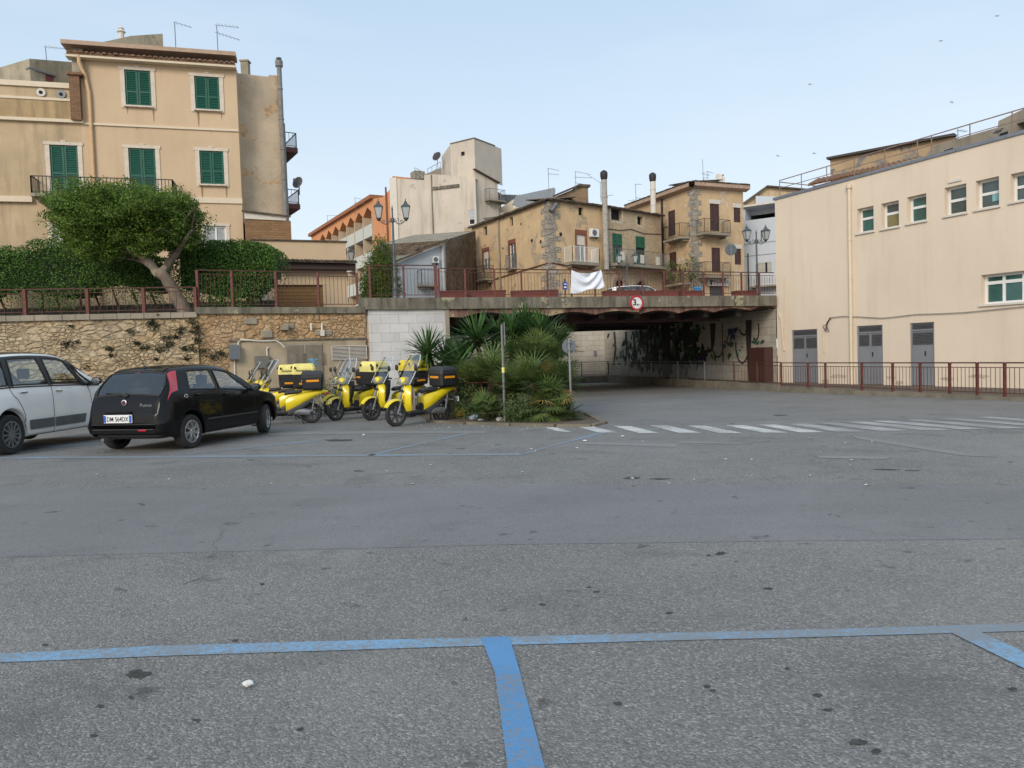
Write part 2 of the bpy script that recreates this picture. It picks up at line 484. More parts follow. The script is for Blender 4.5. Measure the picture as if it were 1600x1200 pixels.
M['concrete'] = plaster('weathered concrete', lin((150, 143, 128), .75), (0.035, 0.035, 0.026, 1), patch=lin((190, 182, 150), .8), blot=0.4, streak=0.9, scale=1.6, bump=0.5, sfreq=4.5, patch_amt=0.25, fine=0.25)
M['concrete_pale'] = plaster('pale concrete', lin((175, 165, 148), .75), (0.07, 0.06, 0.05, 1), blot=0.3, streak=0.5, scale=0.9)
M['concrete_wall'] = plaster('stained render panel', lin((186, 170, 145), .85), (0.05, 0.045, 0.035, 1), blot=0.35, streak=0.6, scale=1.1)
M['rust_beam'] = plaster('rust streaked beam concrete', lin((150, 118, 106), .8), (0.03, 0.012, 0.01, 1), patch=lin((196, 176, 142), .8), blot=0.5, streak=1.0, scale=1.8, patch_amt=0.3, sfreq=5.5, fine=0.3)
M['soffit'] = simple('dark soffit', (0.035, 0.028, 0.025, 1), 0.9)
M['kerb'] = plaster('kerb concrete', lin((150, 142, 126), .75), (0.06, 0.05, 0.04, 1), blot=0.4, streak=0.7, scale=2)
M['paving'] = blocks('walkway paving', 0, 0.25, 0.25, lin((165, 140, 125), .7), lin((150, 125, 112), .7), lin((120, 110, 100), .6))
M['soil'] = simple('dry soil', (0.13, 0.10, 0.07, 1), 0.95, scale=4, var=0.4, bump=0.6)
M['cream'] = plaster('cream painted render', lin((228, 211, 190), .88), lin((168, 150, 128), .8), blot=0.06, streak=0.2, scale=0.25, bump=0.1, fine=0.04)
M['cream_trim'] = simple('cream trim', lin((225, 208, 182), .85), 0.7, var=0.05)
M['ochre'] = plaster('peach ochre render', lin((214, 188, 156), .84), lin((150, 122, 90), .7), blot=0.10, streak=0.22, scale=0.35, bump=0.12, fine=0.05)
M['ochre_old'] = plaster('weathered ochre render', lin((208, 184, 150), .84), lin((110, 98, 80), .6), blot=0.25, streak=0.7, scale=0.5, bump=0.2)
M['grey_render'] = plaster('mottled grey brown render', lin((202, 182, 156), .98), lin((120, 110, 98), .7), patch=lin((212, 172, 130), .9), blot=0.35, streak=0.4, scale=0.6, bump=0.5, patch_amt=0.3, fine=0.25)
M['lichen'] = plaster('lichen stained wall', lin((182, 170, 148), .85), (0.03, 0.028, 0.024, 1), patch=lin((190, 178, 155), .7), blot=0.4, streak=0.9, scale=1.0, patch_amt=0.35, fine=0.25)
M['white_trim'] = simple('white window surround', lin((222, 214, 202), .85), 0.8, var=0.1)
M['surround'] = simple('pale stone surround', lin((220, 206, 188), .84), 0.8, var=0.15)
M['green'] = simple('dark green shutter paint', lin((26, 88, 72), .9), 0.5, var=0.12, spec=0.4)
M['green_house'] = simple('green shutter paint', lin((42, 105, 78), .9), 0.6, var=0.2)
M['brown_sh'] = simple('brown shutter paint', lin((84, 58, 52), .9), 0.7, var=0.25)
M['iron'] = simple('black iron', (0.03, 0.028, 0.027, 1), 0.6, 0.3)
M['grey_iron'] = simple('grey iron', (0.17, 0.18, 0.19, 1), 0.5, 0.5)
M['lamp_iron'] = simple('lamp post green grey paint', (0.085, 0.1, 0.105, 1), 0.5, 0.3)
M['redrail'] = simple('oxide red railing paint', lin((108, 56, 48), .85), 0.65, 0.1, var=0.5, scale=14)
M['redrail_dk'] = simple('rusty dark railing', lin((92, 56, 46), .8), 0.75, 0.1, var=0.4, scale=12)
M['browndoor'] = simple('maroon metal door', lin((72, 42, 38), .9), 0.6, var=0.15)
M['greydoor'] = plaster('grey painted steel door', lin((140, 143, 148), .8), lin((90, 92, 96), .8), blot=0.12, streak=0.25, scale=0.8, bump=0.05, rough=0.55, fine=0.05)
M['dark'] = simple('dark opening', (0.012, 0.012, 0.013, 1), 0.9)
M['pane'] = simple('window glass', (0.05, 0.075, 0.075, 1), 0.08, 0, spec=0.9)
M['pane_pale'] = simple('pale curtain behind glass', lin((190, 195, 195), .6), 0.15, 0, var=0.3, spec=0.8)
M['white_pvc'] = simple('white frame', (0.72, 0.72, 0.7, 1), 0.4, var=0.05)
M['tile'] = simple('clay roof tile', lin((150, 112, 84), .7), 0.9, var=0.5, scale=9, bump=0.3)
M['tile_old'] = simple('old grey clay tile', lin((118, 104, 88), .65), 0.95, var=0.55, scale=7, bump=0.3)
M['black_plastic'] = simple('black plastic', (0.022, 0.022, 0.024, 1), 0.45, var=0.2)
M['rubber'] = simple('tyre rubber', (0.028, 0.027, 0.026, 1), 0.85, var=0.3, scale=20)
M['alloy'] = simple('silver alloy', (0.62, 0.63, 0.65, 1), 0.3, 0.9, var=0.1)
M['chrome'] = simple('chrome', (0.8, 0.8, 0.8, 1), 0.12, 1.0, var=0.02)
M['yellow'] = simple('yellow scooter paint', (0.80, 0.62, 0.015, 1), 0.3, var=0.1, coat=0.4)
M['yellow_pale'] = simple('sun faded yellow plastic', (0.80, 0.70, 0.22, 1), 0.45, var=0.1)
M['orange_refl'] = simple('orange reflector', (0.85, 0.33, 0.02, 1), 0.25, var=0.05)
M['red_lamp'] = simple('red lamp lens', (0.5, 0.015, 0.035, 1), 0.12, var=0.3, scale=30, coat=0.8)
M['white'] = simple('white', (0.75, 0.75, 0.75, 1), 0.5, var=0.03)
M['black'] = simple('black ink', (0.015, 0.015, 0.015, 1), 0.6, var=0)
M['bluesign'] = simple('blue sign', (0.02, 0.06, 0.35, 1), 0.4, var=0.1)
M['bark'] = plaster('pale fig bark', lin((150, 134, 118), .72), (0.05, 0.04, 0.03, 1), patch=lin((185, 170, 150), .75), blot=0.5, streak=0.9, scale=3, patch_amt=0.4, bump=1.0, fine=0.35, sfreq=6)
M['bark_dk'] = simple('dark bark', lin((85, 70, 55), .7), 0.95, var=0.5, scale=9, bump=0.6)
M['litter'] = simple('litter paper', (0.7, 0.68, 0.65, 1), 0.8, var=0.2)
M['leaf_tree'] = leafmat('fig leaves', [(0.015, 0.045, 0.01, 1), (0.04, 0.10, 0.015, 1), (0.09, 0.17, 0.02, 1), (0.19, 0.28, 0.045, 1)])
M['leaf_hedge'] = leafmat('hedge leaves', [(0.02, 0.06, 0.014, 1), (0.045, 0.12, 0.022, 1), (0.085, 0.18, 0.03, 1), (0.13, 0.23, 0.045, 1)])
M['leaf_cyp'] = leafmat('cypress leaves', [(0.03, 0.06, 0.012, 1), (0.07, 0.11, 0.02, 1), (0.12, 0.17, 0.03, 1)])
M['leaf_yucca'] = leafmat('yucca leaves', [(0.02, 0.055, 0.018, 1), (0.045, 0.11, 0.03, 1), (0.09, 0.17, 0.05, 1)], 0.4, 0.15)
M['leaf_fan'] = leafmat('fan palm leaves', [(0.018, 0.045, 0.014, 1), (0.04, 0.085, 0.024, 1), (0.085, 0.14, 0.04, 1), (0.15, 0.19, 0.055, 1)], 0.45, 0.12)
M['leaf_dry'] = leafmat('dry palm leaves', [(0.25, 0.15, 0.05, 1), (0.38, 0.25, 0.08, 1), (0.2, 0.17, 0.05, 1)], 0.7, 0.1)
M['leaf_weed'] = leafmat('weed leaves', [(0.03, 0.07, 0.02, 1), (0.08, 0.14, 0.04, 1), (0.14, 0.18, 0.07, 1)])
M['leaf_dark'] = leafmat('dark wall weed', [(0.012, 0.014, 0.008, 1), (0.03, 0.03, 0.018, 1), (0.04, 0.055, 0.02, 1)])

# ------------------------------------------------------------------ foliage helpers
def leafcloud(name, pts, size, mat, parent, seed=1, aspect=2.0, flat=0.0, droop=0.0, kind=None):
    rng = np.random.default_rng(seed)
    pts = np.asarray(pts, float)
    n = len(pts)
    a = rng.normal(size=(n, 3)); a[:, 2] *= (1 - flat); a[:, 2] -= droop; a /= np.linalg.norm(a, axis=1)[:, None]
    b = rng.normal(size=(n, 3)); b -= a * (a * b).sum(1)[:, None]; b /= np.linalg.norm(b, axis=1)[:, None]
    s = size * rng.uniform(0.65, 1.35, n)[:, None]
    v = np.empty((n, 4, 3))
    v[:, 0] = pts - a * s * 0.5
    v[:, 1] = pts + b * s * 0.5 / aspect
    v[:, 2] = pts + a * s * 0.5
    v[:, 3] = pts - b * s * 0.5 / aspect
    o0 = np.array(root_loc(parent)) if parent is not None else np.zeros(3)
    v = (v - o0).reshape(-1, 3)
    me = bpy.data.meshes.new(name)
    me.vertices.add(n * 4); me.vertices.foreach_set('co', v.ravel())
    me.loops.add(n * 4); me.loops.foreach_set('vertex_index', np.arange(n * 4))
    me.polygons.add(n); me.polygons.foreach_set('loop_start', np.arange(n) * 4)
    me.materials.append(mat); me.update(); me.validate()
    ob = bpy.data.objects.new(name, me); COL.objects.link(ob)
    ob.parent = parent
    if kind: ob['kind'] = kind
    return ob
def blob_points(n, c, r, seed, shell=0.55, lump=0.25, freq=1.2):
    """points in a lumpy ellipsoid, denser towards its skin"""
    rng = np.random.default_rng(seed)
    d = rng.normal(size=(n, 3)); d /= np.linalg.norm(d, axis=1)[:, None]
    rad = shell + (1 - shell) * rng.random(n) ** 0.6
    out = []
    for i in range(n):
        q = Vector(d[i]) * freq + Vector((seed * 3.1, 0, 0))
        k = 1 + lump * 2 * (mnoise.noise(q)) + lump * 0.8 * mnoise.noise(q * 3.0)
        out.append((c[0] + d[i][0] * r[0] * rad[i] * k, c[1] + d[i][1] * r[1] * rad[i] * k, c[2] + d[i][2] * r[2] * rad[i] * k))
    return np.array(out)
# ------------------------------------------------------------------ ground
mb = MB()
ys = [-40, 0, 4, 8, 12, 16, 20, 24, 28, 32, 36, 40, 44, 48, 60, 120, 300, 900]
xs = [-700, -120, -60, -30, -15, 0, 15, 30, 60, 120, 700]
vs = [(x, y, gz(y)) for y in ys for x in xs]
nx = len(xs)
mb.add(vs, [(j * nx + i, j * nx + i + 1, (j + 1) * nx + i + 1, (j + 1) * nx + i) for j in range(len(ys) - 1) for i in range(nx - 1)])
mb.build('ground', M['asphalt'], loc=(0, 0, 0), kind='structure')
def sheet(name, polys, mat, lift, kind='structure', sub=1.0):
    b = MB()
    for q in polys:
        pts = [(p[0], p[1], gz(p[1]) + lift) for p in q]
        b.poly(pts)
    return b.build(name, mat, loc=(0, 0, 0), kind=kind)
def gq(*uv):
    return [tuple(G(u, v))[:2] for u, v in uv]
def strip_quads(ptsA, ptsB):
    return [[ptsA[i], ptsA[i + 1], ptsB[i + 1], ptsB[i]] for i in range(len(ptsA) - 1)]
# resurfaced band across the car park
top = gq((-500, 765), (0, 761), (400, 760), (800, 759), (1200, 757), (1600, 756), (2100, 754))
bot = gq((-700, 893), (0, 871), (400, 861), (800, 851), (1200, 846), (1600, 842), (2300, 834))
sheet('asphalt_band', strip_quads(top, bot), M['asphalt_band'], 0.002)
# road running into the underpass, in bands of the slope
def clip_band(poly, y0, y1):
    def cut(pl, y, keep_gt):
        o = []
        for i in range(len(pl)):
            a, b = pl[i], pl[(i + 1) % len(pl)]
            ia = (a[1] >= y) if keep_gt else (a[1] <= y); ib = (b[1] >= y) if keep_gt else (b[1] <= y)
            if ia: o.append(a)
            if ia != ib:
                t = (y - a[1]) / (b[1] - a[1]); o.append((a[0] + t * (b[0] - a[0]), y))
        return o
    p = cut(poly, y0, True)
    return cut(p, y1, False) if len(p) > 2 else []
def slope_sheet(name, poly, mat, lift):
    out = []
    for a, b in ((-40, 12), (12, 48), (48, 200)):
        q = clip_band(poly, a, b)
        if len(q) > 2: out.append(q)
    return sheet(name, out, mat, lift)
road = gq((925, 668), (1000, 664), (1180, 657), (1380, 655), (1600, 660), (2000, 668)) + gq((2000, 640)) + [(14.5, 26), (11.0, 31), (7, 46), (-40, 46), (-40, 42.5), (-3, 42.5), (-2.6, 26), (0.4, 21.5), gq((905, 640))[0]]
def slope_polys(name, polys, mat, lift):
    out = []
    for p in polys:
        for y0, y1 in ((-40, 12), (12, 48)):
            q = clip_band([tuple(c)[:2] for c in p], y0, y1)
            if len(q) > 2: out.append(q)
    return sheet(name, out, mat, lift)
slope_sheet('road', road, M['asphalt_road'], 0.002)

# painted lines
def ribbon(uv_top, uv_bot):
    return strip_quads(gq(*uv_top), gq(*uv_bot))
near = ribbon([(-300, 1031), (0, 1022), (250, 1010), (500, 1003), (750, 997), (1000, 991), (1250, 985), (1600, 975), (1900, 966)],
              [(-300, 1045), (0, 1036), (250, 1026), (500, 1018), (750, 1010), (1000, 1003), (1250, 997), (1600, 987), (1900, 978)])
sheet('blue_parking_lines', near, M['blue_paint'], 0.004)
sheet('blue_parking_stem', [gq((751, 997), (796, 996), (812, 1050), (773, 1052)), gq((773, 1052), (812, 1050), (851, 1200), (793, 1200)), gq((793, 1200), (851, 1200), (955, 1600), (835, 1600))], M['blue_paint_deep'], 0.006)
sheet('blue_parking_line', [gq((1488, 991), (1522, 984), (1600, 1020), (1600, 1046)), gq((1600, 1020), (2000, 1190), (2000, 1250), (1600, 1046))], M['blue_paint'], 0.006)
far = ribbon([(-300, 721), (0, 714.3), (200, 713), (550, 710.5), (818, 708.8)], [(-300, 724.5), (0, 717.3), (200, 716), (550, 713.2), (818, 711.4)])
far += [gq((573, 712), (583, 712), (736, 677), (727, 677)), gq((812, 710.5), (822, 709.5), (948, 676), (938, 676)), gq((0, 701), (0, 704), (160, 694), (150, 692)), gq((255, 713), (268, 712.5), (500, 689), (480, 689))]
slope_polys('far_blue_lines', far, M['blue_paint_old'], 0.004)
back = ribbon([(350, 679), (480, 675), (620, 673.5), (760, 674)], [(350, 683), (480, 679), (620, 677.5), (760, 677)])
back += [gq((905, 691), (1060, 694), (1055, 699), (905, 694)), gq((1330, 680), (1500, 706), (1560, 715), (1500, 712), (1340, 686)), gq((1275, 712), (1395, 714), (1385, 718), (1280, 716)), gq((1060, 690), (1180, 692), (1150, 694), (1060, 692.5))]
slope_polys('faded_lines', back, M['white_paint_ghost'], 0.004)
# zebra crossing
zs = []
T = [(850, 668, 868, 668, 875, 675, 893, 675), (902, 667, 928, 667, 935, 676, 966, 676), (958, 666, 986, 666, 998, 677, 1030, 677), (1015, 665, 1042, 665, 1060, 676.5, 1096, 676.5), (1075, 665.5, 1102, 665.5, 1124, 677, 1160, 677), (1133, 664.8, 1162, 664.8, 1193, 676.3, 1232, 676.3),
     (1184, 663.8, 1211, 663.6, 1251, 676, 1291, 675.8), (1232, 662.6, 1262, 662.4, 1307, 675, 1353, 674.8), (1276, 661, 1308, 660.8, 1375, 673.5, 1424, 673), (1319, 659.4, 1351, 659, 1439, 672.2, 1485, 671.8), (1360, 658, 1391, 657.7, 1500, 671, 1548, 670.6), (1412, 656.2, 1443, 656, 1562, 670, 1612, 669.6), (1469, 654.2, 1499, 654, 1637, 668.4, 1688, 668), (1520, 651.8, 1549, 651.5, 1702, 666, 1752, 665.6)]
for k, t in enumerate(T):
    ob = slope_polys('zebra_stripe', [gq((t[0], t[1]), (t[2], t[3]), (t[6], t[7]), (t[4], t[5]))], M['white_paint'] if k < 7 else M['white_paint_old'], 0.0045)

M['stain'] = simple('dark asphalt stain', (0.055, 0.052, 0.048, 1), .85, var=.6, scale=20)
rs = random.Random(77)
for (u, v, ru, rv) in [(215, 1054, 22, 8), (307, 1126, 9, 3), (147, 1150, 7, 3), (157, 1104, 6, 3), (205, 1091, 5, 3), (470, 1140, 6, 3), (1230, 1045, 5, 2.5), (1105, 1073, 7, 3), (1114, 1080, 6, 3), (965, 1100, 7, 3), (1277, 1087, 9, 3), (1294, 1110, 9, 3), (1582, 1077, 8, 3), (1125, 865, 9, 3), (1107, 868, 4, 1.5), (932, 925, 6, 1.6), (920, 918, 5, 1.5), (1045, 958, 8, 2), (1200, 920, 8, 2), (1385, 734, 22, 1.3), (1425, 735.5, 14, .8), (987, 747, 17, 2.2), (1030, 748.5, 18, 1.4), (1220, 649, 16, 1.2), (530, 688, 28, 1.8), (847, 945, 6, 2), (410, 913, 5, 2), (368, 1001, 6, 2), (560, 736, 10, 1), (70, 1008, 6, 2), (1340, 1160, 16, 6), (1370, 1175, 10, 5), (990, 760, 3, .8)]:
    pts_ = []
    for k in range(14):
        t_ = 2 * math.pi * k / 14; r_ = rs.uniform(.55, 1.1); pts_.append((u + ru * r_ * math.cos(t_), v + rv * r_ * math.sin(t_)))
    slope_polys('asphalt_stain', [gq(*pts_)], M['stain'], 0.003)
# palm island with a kerb
isl = gq((668, 659), (730, 663), (800, 665.5), (870, 667), (925, 667), (945, 662), (905, 645)) + [(0.4, 21.6), (-2.2, 24.8), (-3.2, 23.5)]
mb = MB()
n = len(isl); top = [(p[0], p[1], gz(p[1]) + 0.035) for p in isl]; bo = [(p[0], p[1], gz(p[1]) - 0.02) for p in isl]
mb.add(top + bo, [tuple(range(n))] + [(i, (i + 1) % n, n + (i + 1) % n, n + i) for i in range(n)])
mb.build('planting_island', M['soil'], kind='structure')
kr = thing('island_kerb', 'low broken concrete kerb round the palm island beside the crossing', 'kerb', (isl[2][0], isl[2][1], 0))
for i in list(range(0, 6)):
    a, b = Vector(isl[i]), Vector(isl[i + 1])
    L = (b - a).length; k = max(1, int(L / 0.9))
    mb = MB()
    for j in range(k):
        p = a.lerp(b, (j + 0.02) / k); q = a.lerp(b, (j + 0.97) / k)
        zz = gz(p.y) + 0.012 + .01 * math.sin(j * 3 + i)
        mb.bar((p.x, p.y, zz), (q.x, q.y, zz), 0.13, 0.09)
    mb.build('kerb_stone', M['kerb'], kr)

# ------------------------------------------------------------------ left retaining wall
LW0 = XY(-260, 560, 20.6); LW1 = XY(312, 560, 22.3); LW2 = XY(574, 560, 24.5)
FL = Face(LW0, LW1); FR = Face(LW1, LW2)
BF = Face(XY(567, 560, 24.5), XY(1213, 540, 30.0))
rw = thing('retaining_wall', 'long yellow rubble stone retaining wall with concrete coping behind the parked cars', 'stone wall', (LW1[0], LW1[1], gz(LW1[1])))
zl = FL.at(150, 491)[1]; zr = FR.at(440, 480)[1]
def bumpy_wall(mb, F, s0, s1, z0, z1, hole=None, step=0.12, amp=0.05, seed=0.0, batter=0.0):
    nxs = int((s1 - s0) / step); nz = int((z1 - z0) / step)
    base = len(mb.v); vs = []
    for j in range(nz + 1):
        for i in range(nxs + 1):
            a = s0 + (s1 - s0) * i / nxs; z = z0 + (z1 - z0) * j / nz
            e = min(i, nxs - i, nz - j) > 0
            o = (mnoise.noise(Vector((a * 2.3 + seed, z * 3.3, seed))) + 0.5 * mnoise.noise(Vector((a * 7, z * 9, seed)))) * amp if e else 0
            vs.append(F.W(a, z, o + batter * (z1 - z)))
    fs = []
    for j in range(nz):
        for i in range(nxs):
            a = s0 + (s1 - s0) * (i + .5) / nxs; z = z0 + (z1 - z0) * (j + .5) / nz
            if hole and hole[0] < a < hole[1] and hole[2] < z < hole[3]: continue
            k = j * (nxs + 1) + i
            fs.append((k, k + 1, k + nxs + 2, k + nxs + 1))
    mb.add(vs, fs)
mb = MB(); bumpy_wall(mb, FL, 0, FL.L, -0.3, zl - 0.16, batter=0.05)
mb.build('stone_face', M['rubble_l'], rw, smooth=True)
pan = (FR.at(358, 540)[0], FR.L - 0.05, -0.4, FR.at(450, 532)[1])
mb = MB(); bumpy_wall(mb, FR, 0, FR.L, -0.3, zr - 0.2, hole=(pan[0] + 0.12, pan[1] + 1, pan[2], pan[3] - 0.1), seed=5)
fbox(mb, FR, -0.02, 0.0, zl - 0.2, zr - 0.2, -0.5, 0.0)
mb.build('stone_face', M['rubble_r'], rw, smooth=True)
mb = MB()
for i in range(26):
    L = FL.L / 26
    fbox(mb, FL, i * L + 0.006, (i + 1) * L - 0.006, zl - 0.16, zl + 0.003 * (i % 3), -0.4, 0.09 + 0.012 * (i % 2))
mb.build('coping', M['concrete_pale'], rw)
mb = MB()
fbox(mb, FR, -0.06, FR.L - 0.02, zr - 0.2, zr, -0.45, 0.1)
mb.build('coping', M['concrete'], rw)
mb = MB(); fbox(mb, FR, pan[0], pan[1], pan[2], pan[3], -0.3, 0.075); mb.build('render_panel', M['concrete_wall'], rw)
mb = MB(); fbox(mb, FR, pan[0] - 0.02, pan[1], pan[3], pan[3] + 0.045, -0.2, 0.13); mb.build('render_ledge', M['concrete'], rw)
# utility cabinet doors
r = FR.rect(446, 536, 504, 615)
ud = MB(); fbox(ud, FR, r[0], r[1], r[2], r[3], 0.07, 0.105); udo = ud.build('utility_door', M['concrete_pale'], rw)
for k in (0, 1):
    w = (r[1] - r[0]) / 2
    q = MB(); fbox(q, FR, r[0] + k * w + 0.05, r[0] + (k + 1) * w - 0.02, r[2], r[3] - 0.07, 0.105, 0.125)
    for c in range(2):
        for j in range(7):
            z = r[3] - 0.35 - j * 0.055
            fbox(q, FR, r[0] + k * w + 0.3 + c * 0.22, r[0] + k * w + 0.42 + c * 0.22, z, z + 0.025, 0.125, 0.14)
    q.build('door_leaf', simple('grey brown steel leaf', lin((140, 130, 115), .72), 0.7, var=0.2), udo)
a, z = FR.at(488, 560)[0], 0
r = FR.rect(481, 560, 496, 571); q = MB(); fbox(q, FR, r[0], r[1], r[2], r[3], 0.126, 0.132); q.build('poster', simple('pale blue poster', lin((120, 175, 205), .7), 0.7, var=0.9, scale=16), udo)
# vent grille
r = FR.rect(517, 541, 572, 562)
g = MB()
for k in (0, 0.49, 0.985):
    a = r[0] + (r[1] - r[0]) * k; fbox(g, FR, a, a + 0.02, r[2], r[3], 0.08, 0.12)
for j in range(11):
    z = r[2] + (r[3] - r[2]) * j / 10.0
    fbox(g, FR, r[0], r[1], z, z + 0.02, 0.085, 0.125)
g.build('vent_grille', M['white_trim'], rw)
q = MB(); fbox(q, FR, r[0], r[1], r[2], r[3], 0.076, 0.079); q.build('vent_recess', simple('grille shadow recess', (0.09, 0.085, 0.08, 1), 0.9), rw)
r = FR.rect(516, 597, 530, 610); g = MB()
for j in range(6):
    z = r[2] + (r[3] - r[2]) * j / 5.0; fbox(g, FR, r[0], r[1], z, z + 0.02, 0.08, 0.11)
g.build('vent_grille', M['white_trim'], rw)
# grey meter box and conduits
r = FR.rect(357, 539, 372, 562)
q = MB(); fbox(q, FR, r[0], r[1], r[2], r[3], 0.075, 0.3); q.build('meter_box', simple('grey box paint', lin((110, 116, 122), .8), 0.5), rw, bevel=0.01)
r = FR.rect(397, 556, 420, 575)
q = MB(); fbox(q, FR, r[0], r[1], r[2], r[3], 0.075, 0.2); q.build('meter_box', simple('grey cabinet paint', lin((120, 118, 112), .8), 0.5), rw, bevel=0.01)
def pipe_on(parent, F, uvs, rad, mat, o=0.1, name='conduit', n=6):
    q = MB(); pts = []
    for u, v in uvs:
        a, z = F.at(u, v); pts.append(F.W(a, z, o))
    q.tube(pts, rad, n); return q.build(name, mat, parent, smooth=True)
pipe_on(rw, FR, [(373, 562), (372, 535), (376, 531), (410, 533), (430, 532), (438, 537), (444, 543)], 0.03, M['white_trim'], 0.11)
pipe_on(rw, FR, [(417, 556), (416, 545), (419, 543)], 0.025, M['white_trim'], 0.11)
pipe_on(rw, FR, [(366, 562), (367, 600)], 0.02, M['white_trim'], 0.1)
for (u, v0, v1) in ((485, 505, 516), (502, 505, 524)):
    pipe_on(rw, FR, [(u, v0), (u + 0.6, v1)], 0.025, M['white_pvc'], 0.09)
r = FR.rect(438, 508, 449, 516); q = MB(); fbox(q, FR, r[0], r[1], r[2], r[3], 0.0, 0.22); q.build('drain_spout', M['concrete_pale'], rw)
r = FR.rect(500, 516, 506, 525); q = MB(); fbox(q, FR, r[0], r[1], r[2], r[3], 0.0, 0.12); q.build('junction_box', M['white_trim'], rw)
for (u0, v0, u1, v1) in ((382, 497, 402, 507), (408, 516, 426, 528), (492, 516, 519, 524), (446, 506, 460, 514)):
    r = FR.rect(u0, v0, u1, v1); q = MB(); fbox(q, FR, r[0], r[1], r[2], r[3], -0.1, 0.055); q.build('patched_stone', M['concrete_pale'], rw, bevel=0.03)
# dark weeds rooted in the wall
rng = random.Random(3); pts = []
for (u, v, s) in [(238, 503, .25), (240, 510, .3), (250, 492, .1), (112, 509, .12), (105, 538, .35), (123, 535, .12), (205, 517, .2), (214, 536, .12), (172, 545, .2), (228, 543, .3), (255, 547, .35), (262, 528, .22), (265, 538, .2), (275, 527, .2), (285, 513, .2), (300, 545, .3), (305, 518, .3), (292, 560, .22), (310, 532, .25), (246, 562, .15), (140, 573, .2), (176, 556, .12), (287, 545, .2), (300, 502, .2), (330, 557, .3), (316, 548, .25), (345, 552, .2), (308, 510, .2), (282, 520, .15)]:
    F = FL if u < 312 else FR
    a, z = F.at(u, v)
    for k in range(int(260 * s)):
        pts.append(F.W(a + rng.gauss(0, s * 0.35), z + rng.gauss(0, s * 0.22), 0.05 + abs(rng.gauss(0, 0.04))))
e = leafcloud('wall_weeds', np.array([tuple(p) for p in pts]), 0.07, M['leaf_dark'], None, 4)
tag(e, 'dark tufts of weed growing from the joints of the rubble retaining wall', 'weeds', kind='stuff')

# ------------------------------------------------------------------ abutment of white blocks
ZD = 3.5
ab = thing('abutment_wall', 'white block faced bridge abutment behind the yuccas', 'abutment', (BF.W(0, 0)[0], BF.W(0, 0)[1], gz(24)))
sL = 0.0; sR = BF.at(696, 520)[0]
zc = BF.at(630, 478)[1]
mb = MB()
bat = 0.28
wp = [BF.W(sL + 0.22, -0.3, bat), BF.W(sR, -0.3, 0.1), BF.W(sR, zc, 0.02), BF.W(sL + 0.22, zc, 0.02)]
mb.poly(wp); mb.build('block_face', blocks('white block masonry', BF.ang, 0.62, 0.31, lin((222, 220, 216), .84), lin((204, 204, 204), .82), lin((176, 172, 166), .75), 0.35, lin((165, 155, 145), .75)), ab)
mb = MB()
mb.poly([BF.W(sL - 0.1, -0.3, -0.1), BF.W(sL + 0.22, -0.3, bat), BF.W(sL + 0.22, zc, 0.02), BF.W(sL - 0.1, zc, -0.25)])
mb.poly([BF.W(sR, -0.3, 0.1), BF.W(sR, -0.3, -2), BF.W(sR, zc, -2), BF.W(sR, zc, 0.02)])
mb.build('block_face', blocks('tan block masonry', BF.ang, 0.6, 0.31, lin((208, 186, 158), .75), lin((190, 170, 146), .75), lin((140, 125, 108), .6), 0.3), ab)
mb = MB(); fbox(mb, BF, sL - 0.15, sR + 0.03, zc, zc + 0.06, -0.3, 0.1); mb.build('coping', M['white_trim'], ab)
mb = MB(); fbox(mb, BF, sR, sR + 0.14, BF.at(700, 530)[1], zc, -0.4, 0.06); mb.build('bearing_stone', M['concrete_pale'], ab)

# ------------------------------------------------------------------ bridge
br = thing('bridge', 'low concrete road bridge with scalloped rust stained edge beam over the underpass', 'bridge', (BF.W(BF.L / 2, 0)[0], BF.W(BF.L / 2, 0)[1], gz(27)))
zf0 = BF.at(900, 481)[1]; zf1 = BF.at(900, 464)[1]
zt = [(0, BF.at(567, 466)[1]), (BF.L, BF.at(1213, 462)[1])]
mb = MB()
nseg = 60
for i in range(nseg):
    a0 = -0.1 + (BF.L + 0.05) * i / nseg; a1 = -0.1 + (BF.L + 0.05) * (i + 1) / nseg
    o0 = 0.14 + 0.012 * mnoise.noise(Vector((a0 * 2, 0, 0))); o1 = 0.14 + 0.012 * mnoise.noise(Vector((a1 * 2, 0, 0)))
    z0 = zf0 + 0.02 * mnoise.noise(Vector((a0 * 1.7, 5, 0))); z1 = zf0 + 0.02 * mnoise.noise(Vector((a1 * 1.7, 5, 0)))
    ta, tb = lerp_list(zt, a0), lerp_list(zt, a1)
    mb.poly([BF.W(a0, z0, o0), BF.W(a1, z1, o1), BF.W(a1, tb, o1), BF.W(a0, ta, o0)])
    mb.poly([BF.W(a0, ta, o0), BF.W(a1, tb, o1), BF.W(a1, tb, -0.3), BF.W(a0, ta, -0.3)])
    mb.poly([BF.W(a0, z0, o0), BF.W(a1, z1, o1), BF.W(a1, z1, -0.3), BF.W(a0, z0, -0.3)])
mb.poly([BF.W(-0.1, zf0, 0.14), BF.W(-0.1, zf0, -0.3), BF.W(-0.1, zt[0][1], -0.3), BF.W(-0.1, zt[0][1], 0.14)])
mb.build('edge_slab', M['concrete'], br)
lows = [700, 722, 792, 859, 930, 1000, 1060, 1115, 1172, 1213]
lowv = [495, 496, 492, 494, 491.5, 490.5, 489.5, 488, 485, 482]
mb = MB()
zlow = []
for u, v in zip(lows, lowv): zlow.append(BF.at(u, v))
pts = []
for (a, za), (b, zb) in zip(zlow, zlow[1:]):
    for k in range(12):
        t = k / 12.0; rise = 0.13 if b - a > 0.9 else 0.0
        pts.append((a + (b - a) * t, za + (zb - za) * t + rise * math.sin(math.pi * t)))
pts.append(zlow[-1])
